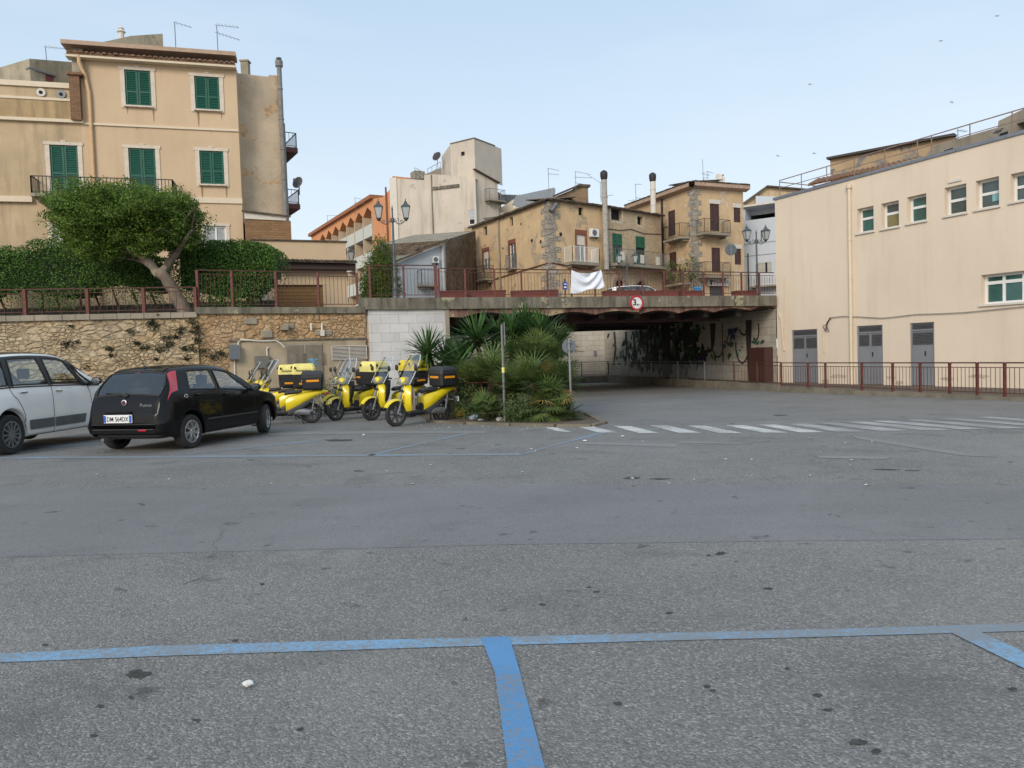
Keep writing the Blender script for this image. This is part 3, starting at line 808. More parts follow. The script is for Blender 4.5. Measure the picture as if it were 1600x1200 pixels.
for (a, za), (b, zb) in zip(pts, pts[1:]):
    mb.poly([BF.W(a, za, 0.03), BF.W(b, zb, 0.03), BF.W(b, zf0 + 0.02, 0.03), BF.W(a, zf0 + 0.02, 0.03)])
    mb.poly([BF.W(a, za, 0.03), BF.W(b, zb, 0.03), BF.W(b, zb, -0.35), BF.W(a, za, -0.35)])
mb.build('scalloped_beam', M['rust_beam'], br)
# vaulted soffit behind the beam, its girders and the deck
MW = Face(XY(1213, 540, 30.0), XY(945, 560, 47.0))       # mural wall
def mural_x(y): return MW.A.x + (MW.B.x - MW.A.x) * (y - MW.A.y) / (MW.B.y - MW.A.y)
DL = [BF.W(sR - 0.3, 0)[:2], BF.W(BF.L, 0)[:2], (mural_x(42), 42.0), (-3.5, 42.0)]
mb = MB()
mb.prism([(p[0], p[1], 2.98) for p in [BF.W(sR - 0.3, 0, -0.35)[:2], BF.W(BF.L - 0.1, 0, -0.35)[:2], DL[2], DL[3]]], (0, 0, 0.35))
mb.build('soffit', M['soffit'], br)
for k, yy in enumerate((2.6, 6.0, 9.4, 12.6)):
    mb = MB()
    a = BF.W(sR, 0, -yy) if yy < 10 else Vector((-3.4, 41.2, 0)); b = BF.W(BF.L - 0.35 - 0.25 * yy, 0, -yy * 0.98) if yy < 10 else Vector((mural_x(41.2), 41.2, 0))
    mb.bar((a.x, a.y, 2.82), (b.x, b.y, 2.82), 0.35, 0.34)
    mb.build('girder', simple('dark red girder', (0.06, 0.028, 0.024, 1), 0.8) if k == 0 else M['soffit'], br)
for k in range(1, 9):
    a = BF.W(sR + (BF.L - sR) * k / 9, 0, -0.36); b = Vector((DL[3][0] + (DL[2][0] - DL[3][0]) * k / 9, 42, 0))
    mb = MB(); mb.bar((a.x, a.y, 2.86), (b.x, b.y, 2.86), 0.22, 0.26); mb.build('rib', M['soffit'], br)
mb = MB(); a = Vector((-3.5, 42, 0)); b = Vector((mural_x(42), 42, 0)); mb.bar((a.x, a.y, 3.25), (b.x, b.y, 3.25), 0.3, 0.55); mb.build('rear_edge', M['concrete'], br)

# upper street and garden terrace (top of the cutting)
def plate(name, poly, z, mat, thick=0.25):
    b = MB(); b.prism([(p[0], p[1], z - thick) for p in reversed(poly)], (0, 0, thick)); return b.build(name, mat, kind='structure')
deckp = [BF.W(-0.1, 0, -0.28)[:2], BF.W(BF.L + 0.2, 0, -0.28)[:2], (mural_x(42), 42.1), (-3.6, 42.1)]
plate('upper_street', deckp, 3.47, M['asphalt_road'], 0.1)
bl = BF.W(-0.1, 0, -0.28)
plate('garden_terrace', [FL.W(0, 0, -0.38)[:2], FL.W(FL.L, 0, -0.38)[:2], FR.W(FR.L, 0, -0.4)[:2], (bl.x, bl.y), (-3.6, 42.1), (-60, 42.1), (-60, FL.W(0, 0)[1])], 3.0, M['asphalt_road'], 0.3)
plate('street_beyond', [(-80, 47.3), (mural_x(42), 47.3), (mural_x(42), 42.1), (BF.W(BF.L, 0)[0] + 0.3, 30.5), (60, 30.5), (60, 160), (-80, 160)], 3.46, M['asphalt_road'], 0.3)

# tunnel walls
tl = thing('tunnel_side_wall', 'plain concrete side wall of the underpass behind the palm clump', 'tunnel wall', (-2.6, 33, gz(33)))
a = BF.W(sR, 0, 0)
mb = MB(); mb.poly([(a.x, a.y, -0.6), (-3.5, 42, -0.6), (-3.5, 42, 3.1), (a.x, a.y, 3.1)]); mb.poly([(-3.5, 42, -0.6), (-60, 42, -0.6), (-60, 42, 3.1), (-3.5, 42, 3.1)])
mb.build('wall_face', M['concrete_wall'], tl)
mw = thing('mural_wall', 'block wall of the underpass painted with trees, vines, leaves and birds', 'mural wall', (MW.A.x, MW.A.y, gz(30)))
mb = MB(); mb.poly([MW.W(-0.02, -0.6), MW.W(MW.L, -0.6), MW.W(MW.L, 3.4), MW.W(-0.02, 3.4)])
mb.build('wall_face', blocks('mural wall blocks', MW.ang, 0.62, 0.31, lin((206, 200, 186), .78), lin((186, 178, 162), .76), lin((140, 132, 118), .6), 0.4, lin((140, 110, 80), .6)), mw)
CW = Face((MW.B.x, 47.0), (-30, 47.6))
cw = thing('cutting_wall', 'sunlit white block wall closing the road cutting beyond the bridge', 'wall', (0, 47, gz(47)))
mb = MB(); mb.poly([CW.W(0, -0.6), CW.W(CW.L, -0.6), CW.W(CW.L, 3.6), CW.W(0, 3.6)])
mb.build('wall_face', blocks('cutting wall blocks', CW.ang, 0.75, 0.33, lin((215, 208, 195), .8), lin((196, 188, 174), .8), lin((120, 112, 100), .6), 0.35, lin((150, 125, 100), .6)), cw)
r = CW.rect(928, 548, 932, 556)
mb = MB(); fbox(mb, CW, r[0], r[1], r[2], r[3], 0, 0.08); mb.build('meter_box', M['greydoor'], cw)
# mural painting: trunks and vines, leaves, birds
def vine(mb, F, uvw, o=0.006):
    pts = [(F.at(u, v), w) for u, v, w in uvw]
    for ((a, z), w), ((b, y), w2) in zip(pts, pts[1:]):
        d = Vector((b - a, y - z)); 
        if d.length < 1e-5: continue
        n = Vector((-d.y, d.x)).normalized()
        mb.poly([F.W(a + n.x * w / 2, z + n.y * w / 2, o), F.W(a - n.x * w / 2, z - n.y * w / 2, o), F.W(b - n.x * w2 / 2, y - n.y * w2 / 2, o), F.W(b + n.x * w2 / 2, y + n.y * w2 / 2, o)])
mt = MB(); mtd = [0]
vine(mt, MW, [(1170, 500, .45), (1170, 530, .4), (1170, 555, .28), (1171, 598, .12)])
def loop(mb, cx, cy, rx, ry, a0, a1, w, o):
    vine(mb, MW, [(cx + rx * math.cos(R(a)), cy + ry * math.sin(R(a)), w) for a in range(a0, a1 + 1, 12)], o)
loop(mt, 1178, 515, 8, 20, -30, 120, .09, .009); loop(mt, 1160, 540, 10, 27, -60, 200, .1, .012); loop(mt, 1181, 548, 8, 14, 60, 180, .1, .009); loop(mt, 1163, 510, 8, 13, 40, 170, .09, .015)
vine(mt, MW, [(1114, 505, .5), (1114, 535, .35), (1112, 548, .15), (1100, 549, .12)], .009); loop(mt, 1104, 530, 12, 20, -20, 110, .12, .012); loop(mt, 1122, 530, 10, 28, 20, 170, .08, .015)
vine(mt, MW, [(1129, 505, .08), (1129, 555, .06)], .006); loop(mt, 1133, 515, 6, 20, 0, 110, .07, .018)
vine(mt, MW, [(1072, 505, .7), (1074, 540, .5), (1072, 570, .6)], .006); vine(mt, MW, [(1040, 505, .9), (1042, 560, .9), (1041, 590, .8)], .009)
for k, u in enumerate((1010, 1025, 990, 978, 960, 1085, 1056)):
    vine(mt, MW, [(u, 518, .25), (u + 2, 545, .3), (u - 1, 575 - k, .15)], .006 + .002 * k)
mt.build('painted_trees', simple('mural brown paint', (0.035, 0.025, 0.022, 1), 0.8), mw)
ml = MB(); rng = random.Random(11)
def leafpoly(mb, u, v, L, ang, o):
    a, z = MW.at(u, v); c, s = math.cos(ang), math.sin(ang)
    L *= .52; pr = [(0, 0), (.35, .22), (.7, .16), (1, 0), (.7, -.16), (.35, -.22)]
    mb.poly([MW.W(a + L * (x * c - y * s), z + L * (x * s + y * c), o) for x, y in pr])
k = 0
for (u, v, n, L) in [(1140, 540, 4, .8), (1145, 545, 3, .7), (1112, 550, 4, .7), (1135, 560, 5, .6), (1175, 548 - 10, 0, .5), (1186, 540, 4, .7), (1183, 530, 3, .6), (1160, 546, 2, .4), (1173, 575, 4, .6), (1075, 552, 5, .8), (1080, 560, 4, .9), (1020, 555, 6, .9), (1040, 560, 6, .9), (1010, 565, 5, .8), (970, 555, 5, .8), (985, 548, 4, .8), (1000, 530, 5, .9), (1030, 525, 6, .9), (1060, 520, 6, .9), (1090, 515, 6, .8), (1050, 548, 5, 1.), (995, 572, 4, .6)]:
    for j in range(n):
        leafpoly(ml, u + rng.uniform(-5, 5), v + rng.uniform(-6, 4), L * rng.uniform(.7, 1.1), rng.uniform(0, 6.28), 0.03 + 0.0006 * k); k += 1
md = MB()  # dark mural foliage, near black to put the underpass shade into its colour
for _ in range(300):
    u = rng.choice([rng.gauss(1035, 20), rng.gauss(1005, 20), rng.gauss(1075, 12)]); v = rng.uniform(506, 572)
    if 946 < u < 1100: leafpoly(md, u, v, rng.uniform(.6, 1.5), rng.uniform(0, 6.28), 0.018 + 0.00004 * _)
md.build('painted_jungle_shade', simple('mural jungle and shade green', (0.012, 0.022, 0.016, 1), .8, var=.5, scale=3), mw)
ml.build('painted_leaves', simple('mural green paint', (0.025, 0.085, 0.05, 1), 0.7, var=0.5, scale=3), mw)
mbd = MB()
for (u, v, s) in [(1150, 520, 1.0), (1100, 562, 1.0), (1146, 518, .6)]:
    for ang, L in ((0.4, .9), (2.6, .9), (-1.0, .8), (-1.9, .7), (0.9, .5)):
        leafpoly(mbd, u, v, L * s, ang, 0.05 + 0.001 * k); k += 1
mbd.build('painted_birds', simple('mural blue paint', (0.02, 0.022, 0.08, 1), 0.7, var=0.4), mw)

# walkway and kerb along the building and the mural
def off_face(F, o): return F.off(o)
RC = XY(1213, 450, 30.0); RB = XY(1600, 450, 21.6)
RF = Face(RC, RB)
F3 = (XY(950, 565, 44.6)); F2 = XY(1221, 590, 26.5); F1 = XY(1570, 590, 18.6)
FW1 = Face(F2, F1); FW2 = Face(F3, F2)
ext = FW1.A + FW1.d * (FW1.L * 1.6)
path = [(-30, 45.6), F3, F2, (ext.x, ext.y)]
inner = [(-30, 47.3), (MW.B.x - 0.1, 46.98), (RC[0] + 0.02, RC[1]), (RB[0] + RF.d.x * 8, RB[1] + RF.d.y * 8)]
mb = MB()
for i in range(3):
    a, b, c, d = path[i], path[i + 1], inner[i + 1], inner[i]
    mb.poly([(a[0], a[1], 0.0), (b[0], b[1], 0.0), (c[0], c[1], 0.0), (d[0], d[1], 0.0)])
mb.build('walkway', M['paving'], kind='structure')
kw = thing('walkway_kerb_wall', 'stained concrete kerb wall carrying the red railing beside the road', 'kerb', (F2[0], F2[1], gz(F2[1])))
for i in range(3):
    a = Vector(path[i]); b = Vector(path[i + 1]); F = Face(a, b)
    n = max(2, int(F.L / 1.5))
    mb = MB()
    for j in range(n):
        s0 = F.L * j / n; s1 = F.L * (j + 1) / n
        h = 0.015 * math.sin(j * 2.3)
        if i == 1: h += 0.06
        fbox(mb, F, s0, s1 - 0.012, -0.75, 0.02 + h, -0.1, 0.12 + 0.008 * (j % 3))
    mb.build('kerb_run', M['kerb'], kw)

# ------------------------------------------------------------------ railings
def bay(root, A, B, zA, zB, h, post_h, mat, mat_post, post=0.05, gap=0.115, zb=0.1, th=0.011, top=0.035, post_drop=0.0, endpost=False, extra_low=None):
    A = Vector((A[0], A[1], zA)); B = Vector((B[0], B[1], zB))
    L = (B - A).length
    d = (B - A) / L
    mb = MB(); mb.bar(A + Vector((0, 0, -post_drop)), A + Vector((0, 0, post_h)), post); mb.build('post', mat_post, root)
    if endpost:
        mb = MB(); mb.bar(B + Vector((0, 0, -post_drop)), B + Vector((0, 0, post_h)), post); mb.build('post', mat_post, root)
    mb = MB()
    s = d * (post / 2)
    mb.bar(A + s + Vector((0, 0, h)), B - s + Vector((0, 0, h)), top)
    mb.bar(A + s + Vector((0, 0, h - 0.12)), B - s + Vector((0, 0, h - 0.12)), 0.02)
    mb.bar(A + s + Vector((0, 0, zb)), B - s + Vector((0, 0, zb)), 0.022)
    n = max(1, int(L / gap))
    for i in range(1, n):
        q = A + d * (L * i / n)
        mb.bar(q + Vector((0, 0, zb)), q + Vector((0, 0, h - 0.12)), th)
    mb.build('railing_panel', mat, root)
# road-side railing
rr = thing('walkway_railing', 'oxide red steel railing along the walkway below the cream building', 'railing', (F2[0], F2[1], 0))
pu = [1221, 1263, 1290, 1347, 1395, 1438, 1484, 1527, 1570]
ss = [FW1.at(u, 600)[0] for u in pu]; ss += [ss[-1] + 1.15 * k for k in range(1, 5)]
for a, b in zip(ss, ss[1:]):
    bay(rr, FW1.W(a, 0), FW1.W(b, 0), 0.0, 0.0, 0.87, 0.88, M['redrail_dk'], M['redrail'], post=0.06, post_drop=0.15)
pu2 = [953, 984, 1018, 1059, 1101, 1147, 1183, 1221]
s2 = [FW2.at(u, 590)[0] for u in pu2]; s2[0] = 0; s2[-1] = FW2.L
for a, b in zip(s2, s2[1:]):
    bay(rr, FW2.W(a, 0), FW2.W(b, 0), 0.05, 0.05, 0.84, 0.84, M['grey_iron'] if a < 14 else M['redrail_dk'], M['grey_iron'] if a < 14 else M['redrail_dk'], post=0.05, post_drop=0.2)
FW3 = Face(F3, (-12, 45.4))
for k in range(8):
    bay(rr, FW3.W(k * 1.6, 0), FW3.W((k + 1) * 1.6, 0), 0.02, 0.02, 0.85, 0.85, M['iron'], M['iron'], post=0.05, post_drop=0.15)

# left garden railings
gr = thing('garden_railing', 'low oxide red railing on the coping of the rubble wall at the left', 'railing', (FL.W(FL.L * .7, 0)[0], FL.W(FL.L * .7, 0)[1], zl))
hL = FL.at(180, 450)[1] - zl
pl = [-170, -62, 38, 136, 224, 305]
sl = [FL.at(u, 470)[0] for u in pl]
for i, (a, b) in enumerate(zip(sl, sl[1:])):
    bay(gr, FL.W(a, 0, -0.05), FL.W(b, 0, -0.05), zl, zl, hL, hL, M['redrail_dk'], M['redrail'], post=0.09, gap=0.17, post_drop=0.02, endpost=(i == 4))
gr2 = thing('garden_railing', 'taller rust brown railing on the rubble wall beside the hedge end', 'railing', (FR.W(FR.L * .5, 0)[0], FR.W(FR.L * .5, 0)[1], zr))
hR = FR.at(400, 423)[1] - zr
pl = [309, 363, 432, 498, 559]
sl = [FR.at(u, 450)[0] for u in pl]
for i, (a, b) in enumerate(zip(sl, sl[1:])):
    bay(gr2, FR.W(a, 0, -0.1), FR.W(b, 0, -0.1), zr, zr, hR, hR, M['redrail_dk'], M['redrail'], post=0.07, gap=0.12, post_drop=0.02, endpost=(i == 3))
brl = thing('bridge_railing', 'rust red railing along the edge of the bridge above the scalloped beam', 'railing', (BF.W(BF.L * .5, 0)[0], BF.W(BF.L * .5, 0)[1], ZD))
pu = [578, 631, 681, 686, 727, 773, 815, 856, 893, 930, 968, 1004, 1038, 1068, 1100, 1130, 1159, 1187, 1211]
sb = [BF.at(u, 440)[0] for u in pu]
for i, (a, b) in enumerate(zip(sb, sb[1:])):
    za, zb2 = lerp_list(zt, a), lerp_list(zt, b)
    um = (pu[i] + pu[i + 1]) / 2
    vt = 414.5 if um < 684 else (419 + (um - 684) * (426 - 419) / 530)
    h = BF.at(um, vt)[1] - (za + zb2) / 2
    if b - a < 0.3:
        mb = MB(); mb.bar(BF.W(a, za, -0.02), BF.W(a, za + h, -0.02), 0.1); mb.build('post', M['redrail'], brl); continue
    bay(brl, BF.W(a, 0, -0.02), BF.W(b, 0, -0.02), za, zb2, h, h, M['redrail_dk'], M['redrail'], post=0.065, gap=0.115)

# round height limit sign on the bridge
a, z = BF.at(991, 474)
sg = thing('height_limit_sign', 'round white height limit sign with red rim fixed to the bridge edge', 'road sign', tuple(BF.W(a, z, 0.2)))
rr_ = (BF.at(991, 462.5)[1] - BF.at(991, 485.5)[1]) / 2
def disc(mb, F, a, z, r, o0, o1, n=28, sx=1.0):
    mb.loft([[F.W(a + sx * r * math.cos(2 * math.pi * k / n), z + r * math.sin(2 * math.pi * k / n), o) for k in range(n)] for o in (o0, o1)], True, True)
mb = MB(); disc(mb, BF, a, z, rr_, 0.16, 0.2); mb.build('red_rim', simple('red sign rim', (0.42, 0.015, 0.03, 1), 0.4), sg)
mb = MB(); disc(mb, BF, a, z, rr_ * 0.76, 0.2, 0.206); mb.build('sign_face', simple('white sign face', (0.66, 0.66, 0.66, 1), 0.4, var=0.15), sg)
text_mesh(sg, '3,', rr_ * 1.15, BF.W(a - rr_ * 0.22, z - rr_ * 0.3, 0.208), tuple(BF.d) + (0,), (0, 0, 1), M['black'], bold=0.01)
text_mesh(sg, 'm', rr_ * 0.6, BF.W(a + rr_ * 0.36, z - rr_ * 0.42, 0.208), tuple(BF.d) + (0,), (0, 0, 1), simple('faded grey lettering', (0.2, 0.22, 0.23, 1), 0.6))
mb = MB(); fbox(mb, BF, a - 0.1, a + 0.1, z - rr_ * 1.15, z - rr_ * 0.9, 0.04, 0.18); mb.build('bracket', M['concrete_pale'], sg)

# brown cabinet doors at the mouth of the mural wall
r = MW.rect(1208.5, 542.5, 1183, 600)
mb = MB(); fbox(mb, MW, min(r[0], r[1]), max(r[0], r[1]), 0.0, r[3], 0.01, 0.4)
cb = mb.build('metal_cabinet', M['browndoor'], bevel=0.01)
tag(cb, 'tall maroon double door metal cabinet against the mural wall', 'cabinet')
for k in (0.25, 0.75):
    q = MB(); w = abs(r[1] - r[0]); s_ = min(r[0], r[1]) + w * k
    fbox(q, MW, s_ - w * 0.23, s_ + w * 0.23, 0.08, r[3] - 0.08, 0.4, 0.415)
    o = q.build('door', M['browndoor'], None); o.parent = cb; o.location = Vector(o.location) - cb.location

# ------------------------------------------------------------------ cream building at the right
rb = thing('cream_building', 'two storey cream rendered building with small white windows and grey steel doors', 'building', (RC[0], RC[1], 0))
zt0 = RF.at(1213, 311)[1]; zt1 = RF.at(1600, 207)[1]
Lr = RF.L * 1.9
topz = lambda s: zt0 + (zt1 - zt0) * s / RF.L
wins = [(1339, 324, 1365, 363), (1377, 315.5, 1404.5, 356), (1417.5, 305, 1447.5, 347), (1476, 290, 1510, 335), (1524.5, 279, 1561, 325), (1579, 268, 1618, 313)]
wr = [RF.rect(*w) for w in wins]
bigr = RF.rect(1533, 423, 1660, 472)
doors = [(1237.5, 515, 1277.5, 601), (1339, 508.5, 1379.5, 603), (1422, 504, 1460, 606)]
dr = [RF.rect(*d) for d in doors]; dr = [(a, b, 0.0, d) for a, b, c, d in dr]
mb = MB()
wall(mb, RF, 0, Lr, -0.1, [(0, topz(0)), (Lr, topz(Lr))], [w for w in wr] + [bigr] + dr, depth=0.28)
bk = 14
mb.poly([RF.W(0, -0.1), RF.W(0, topz(0)), RF.W(0, topz(0), -bk), RF.W(0, -0.1, -bk)])
mb.poly([RF.W(Lr, -0.1), RF.W(Lr, topz(Lr)), RF.W(Lr, topz(Lr), -bk), RF.W(Lr, -0.1, -bk)])
mb.poly([RF.W(0, -0.1, -bk), RF.W(Lr, -0.1, -bk), RF.W(Lr, topz(Lr), -bk), RF.W(0, topz(0), -bk)])
mb.build('wall', M['cream'], rb)
mb = MB(); mb.poly([RF.W(0, topz(0) - 0.05, 0), RF.W(Lr, topz(Lr) - 0.05, 0), RF.W(Lr, topz(Lr) - 0.05, -bk), RF.W(0, topz(0) - 0.05, -bk)]); mb.build('roof', M['concrete_pale'], rb)
mb = MB()
n = 12
for i in range(n):
    a, b = Lr * i / n - (0.06 if i == 0 else 0), Lr * (i + 1) / n - 0.01
    za, zb = topz(a), topz(b)
    mb.add([RF.W(a, za - 0.03, 0.05), RF.W(b, zb - 0.03, 0.05), RF.W(b, zb + 0.07, 0.05), RF.W(a, za + 0.07, 0.05), RF.W(a, za - 0.03, -0.3), RF.W(b, zb - 0.03, -0.3), RF.W(b, zb + 0.07, -0.3), RF.W(a, za + 0.07, -0.3)],
           [(0, 1, 2, 3), (3, 2, 6, 7), (4, 5, 1, 0), (0, 3, 7, 4), (1, 5, 6, 2)])
mb.build('roof_flashing', simple('grey metal flashing', lin((140, 146, 156), .8), 0.4, 0.3, var=0.15), rb)
def window(root, F, r, rec=0.12, fw=0.07, cols=1, trans=None, frame=None, pane=None, sill=True, sillm=None, name='window', fd=0.05, label=None):
    s0, s1, z0, z1 = r
    mb = MB(); o0, o1 = -rec - fd, -rec
    fbox(mb, F, s0, s1, z0, z0 + fw, o0, o1); fbox(mb, F, s0, s1, z1 - fw, z1, o0, o1)
    fbox(mb, F, s0, s0 + fw, z0 + fw, z1 - fw, o0, o1); fbox(mb, F, s1 - fw, s1, z0 + fw, z1 - fw, o0, o1)
    for k in range(1, cols):
        a = s0 + (s1 - s0) * k / cols; fbox(mb, F, a - fw / 2, a + fw / 2, z0 + fw, z1 - fw, o0, o1 + 0.003)
    if trans:
        z = z0 + (z1 - z0) * trans; fbox(mb, F, s0 + fw, s1 - fw, z - fw * .6, z + fw * .6, o0, o1 + 0.005)
    w = mb.build(name, frame or M['white_pvc'], root, label=label)
    q = MB(); q.poly([F.W(s0 + fw / 2, z0 + fw / 2, o0 + 0.02), F.W(s1 - fw / 2, z0 + fw / 2, o0 + 0.02), F.W(s1 - fw / 2, z1 - fw / 2, o0 + 0.02), F.W(s0 + fw / 2, z1 - fw / 2, o0 + 0.02)])
    q.build('pane', pane or M['pane'], w)
    if sill:
        q = MB(); fbox(q, F, s0 - 0.05, s1 + 0.05, z0 - 0.05, z0 + 0.01, -rec, 0.06); q.build('sill', sillm or M['white_trim'], w)
    return w
pane_teal = simple('teal tinted glass', (0.035, 0.11, 0.10, 1), 0.08, spec=0.9, var=0.4, scale=1.5)
for i, r in enumerate(wr):
    w = window(rb, RF, r, rec=0.2, fw=0.07, trans=0.58 if i < 3 else 0.52, pane=pane_teal if i in (0, 2) else M['pane'])
    if i == 1:
        q = MB(); fbox(q, RF, r[0] + 0.1, r[1] - 0.1, r[2] + 0.08, r[2] + (r[3] - r[2]) * 0.52, -0.21, -0.2); q.build('curtain', simple('yellow curtain', lin((160, 150, 100), .6), 0.8, var=0.3), w)
    if i == 4:
        q = MB(); fbox(q, RF, r[0] + (r[1] - r[0]) * .55, r[1] - 0.1, r[2] + 0.2, r[2] + (r[3] - r[2]) * 0.46, -0.21, -0.2); q.build('paper', simple('pale teal paper', lin((150, 205, 205), .7), 0.8), w)
w = window(rb, RF, bigr, rec=0.2, fw=0.08, cols=4, trans=0.72, pane=pane_teal)
r = RF.rect(1482, 280, 1503, 284.5); q = MB(); fbox(q, RF, r[0], r[1], r[2], r[3], 0, 0.04); q.build('air_vent', M['white_trim'], rb)
for i, r in enumerate(dr):
    s0, s1, z0, z1 = r
    mb = MB(); fbox(mb, RF, s0, s1, z0 + 0.02, z1, -0.12, -0.06)
    fbox(mb, RF, s0, s1, z1 - 0.27, z1 - 0.22, -0.06, -0.03); fbox(mb, RF, s0, s0 + 0.06, z0 + 0.02, z1, -0.06, -0.035); fbox(mb, RF, s1 - 0.06, s1, z0 + 0.02, z1, -0.06, -0.035)
    if i < 2: fbox(mb, RF, (s0 + s1) / 2 - 0.012, (s0 + s1) / 2 + 0.012, z0 + 0.02, z1 - 0.27, -0.06, -0.045)
    d = mb.build('steel_door', M['greydoor'], rb)
    for (za, zb) in ((z1 - 0.2, z1 - 0.04), (z1 - 0.72, z1 - 0.32)):
        q = MB(); k = 8 if zb - za > 0.3 else 4
        gaps = ((s0 + 0.07, (s0 + s1) / 2 - 0.05), ((s0 + s1) / 2 + 0.05, s1 - 0.07)) if (i < 2 and k == 8) else ((s0 + 0.07, s1 - 0.07),)
        for ga, gb in gaps:
            fbox(q, RF, ga, gb, za, zb, -0.06, -0.055)
            for j in range(k):
                z = za + (zb - za) * (j + .5) / k
                q.add([RF.W(ga, z, -0.054), RF.W(gb, z, -0.054), RF.W(gb, z - 0.02, -0.03), RF.W(ga, z - 0.02, -0.03)], [(0, 1, 2, 3)])
        q.build('louvre', simple('dark grey louvre', lin((92, 92, 94), .8), 0.6), d)
    q = MB(); q.bar(RF.W((s0 + s1) / 2 + 0.08, 1.0, -0.06), RF.W((s0 + s1) / 2 + 0.08, 1.16, -0.06), 0.04); q.build('handle', M['iron'], d)
dp = MB(); a, z = RF.at(1331, 450); a2, zt_ = RF.at(1326, 291)
dp.tube([RF.W(a, 0.0, 0.08), RF.W(a, zt_ - 0.05, 0.08)], 0.06, 10)
for z in (0.6, 2.2, 3.8, 5.2): dp.tube([RF.W(a, z, 0.08), RF.W(a, z + 0.05, 0.08)], 0.072, 10)
dp.tube([RF.W(a, zt_ - 0.1, 0.08), RF.W(a, zt_ + 0.02, 0.08)], 0.1, 10)
dp.build('downpipe', M['cream_trim'], rb, smooth=True)
pipe_on(rb, RF, [(1226, 432), (1226.5, 548)], 0.012, M['cream_trim'], 0.03)
pipe_on(rb, RF, [(1218, 490), (1222, 500), (1226.5, 548)], 0.028, M['cream_trim'], 0.05)
pipe_on(rb, RF, [(1287, 505), (1288.5, 551)], 0.02, M['cream_trim'], 0.04)
pipe_on(rb, RF, [(1290, 515), (1295, 503), (1301, 496), (1320, 494), (1345, 495), (1380, 497), (1400, 495), (1433, 491), (1470, 490), (1510, 488), (1550, 484), (1600, 479), (1680, 472)], 0.014, simple('grey cable', (0.25, 0.23, 0.21, 1), 0.7), 0.05, 'cable')
rng = random.Random(5)
for k in range(3):
    pipe_on(rb, RF, [(1297 + rng.uniform(-2, 3), 496), (1293 + rng.uniform(-3, 3), 504), (1291 + rng.uniform(-4, 4), 511), (1294 + rng.uniform(-3, 3), 518)], 0.012, M['iron'], 0.05 + 0.01 * k, 'cable')
M['palerail'] = simple('weathered pale rust rail', lin((160, 132, 122), .75), .7, .1, var=.3, scale=8)
sm_ = plaster('grey scuffed render', lin((205, 192, 172), .86), lin((150, 140, 125), .7), blot=.3, streak=.4, scale=3)
for (u, v, ru, rv) in [(1310, 588, 18, 4), (1392, 590, 10, 3), (1405, 598, 8, 4), (1480, 592, 14, 3), (1530, 588, 22, 4), (1290, 596, 8, 5)]:
    q = MB(); pp = []
    for k in range(16):
        t_ = 2 * math.pi * k / 16; r_ = .75 + .5 * mnoise.noise(Vector((u, k * .8, 1))); s2_, z2_ = RF.at(u + ru * r_ * math.cos(t_), v + rv * r_ * math.sin(t_)); pp.append(RF.W(s2_, z2_, .004))
    q.poly(pp); q.build('scuffed_patch', sm_, rb)
# roof railing
rl = thing('roof_railing', 'thin pale rusty two rail guard along the roof edge of the cream building', 'railing', tuple(RF.W(2, topz(2))))
pu = [1214, 1248, 1287.5, 1330.5, 1378, 1429, 1451, 1511, 1577]
sp_ = [RF.at(u, 300 - (u - 1213) * .25)[0] for u in pu]; sp_ += [sp_[-1] + 2.2 * k for k in range(1, 5)]
hr = RF.at(1214, 284)[1] - topz(0)
for a, b in zip(sp_, sp_[1:]):
    za, zb = topz(a) + 0.06, topz(b) + 0.06
    q = MB(); q.bar(RF.W(a, za, -0.15), RF.W(a, za + hr, -0.15), 0.026); q.build('post', M['palerail'], rl)
    q = MB(); q.bar(RF.W(a, za + hr, -0.15), RF.W(b, zb + hr, -0.15), 0.03); q.bar(RF.W(a, za + hr * .55, -0.15), RF.W(b, zb + hr * .55, -0.15), 0.022)
    q.build('rail', M['palerail'], rl)
q = MB(); q.bar(RF.W(sp_[0], topz(0) + hr, -0.15), RF.W(sp_[0], topz(0) + hr, -5), 0.03); q.bar(RF.W(sp_[0], topz(0) + hr * .5, -0.15), RF.W(sp_[0], topz(0) + hr * .5, -5), 0.022)
for o in (-2.5, -5): q.bar(RF.W(sp_[0], topz(0), o), RF.W(sp_[0], topz(0) + hr, o), 0.03)
q.build('rail', M['palerail'], rl)
# ------------------------------------------------------------------ helpers for houses
def shutters(root, F, r, mat, leaves=2, out=0.03, th=0.04, name='shutter', slats=True, surround=None, sill=True, step=0.075):
    s0, s1, z0, z1 = r
    w = (s1 - s0) / leaves
    for k in range(leaves):
        a, b = s0 + k * w + 0.008, s0 + (k + 1) * w - 0.008
        mb = MB(); st = min(0.07, w * 0.16)
        fbox(mb, F, a, a + st, z0, z1, out, out + th); fbox(mb, F, b - st, b, z0, z1, out, out + th)
        for z in (z0, z1 - st, z0 + (z1 - z0) * 0.38):
            fbox(mb, F, a + st, b - st, z, z + st, out, out + th)
        fbox(mb, F, a + st, b - st, z0 + st, z1 - st, out - 0.005, out + 0.004)
        if slats:
            n = int((z1 - z0) / step)
            for j in range(n):
                z = z0 + st + (z1 - z0 - 2 * st) * j / n
                mb.add([F.W(a + st, z + step * .75, out + 0.006), F.W(b - st, z + step * .75, out + 0.006), F.W(b - st, z, out + th * .9), F.W(a + st, z, out + th * .9)], [(0, 1, 2, 3)])
        mb.build(name, mat, root)
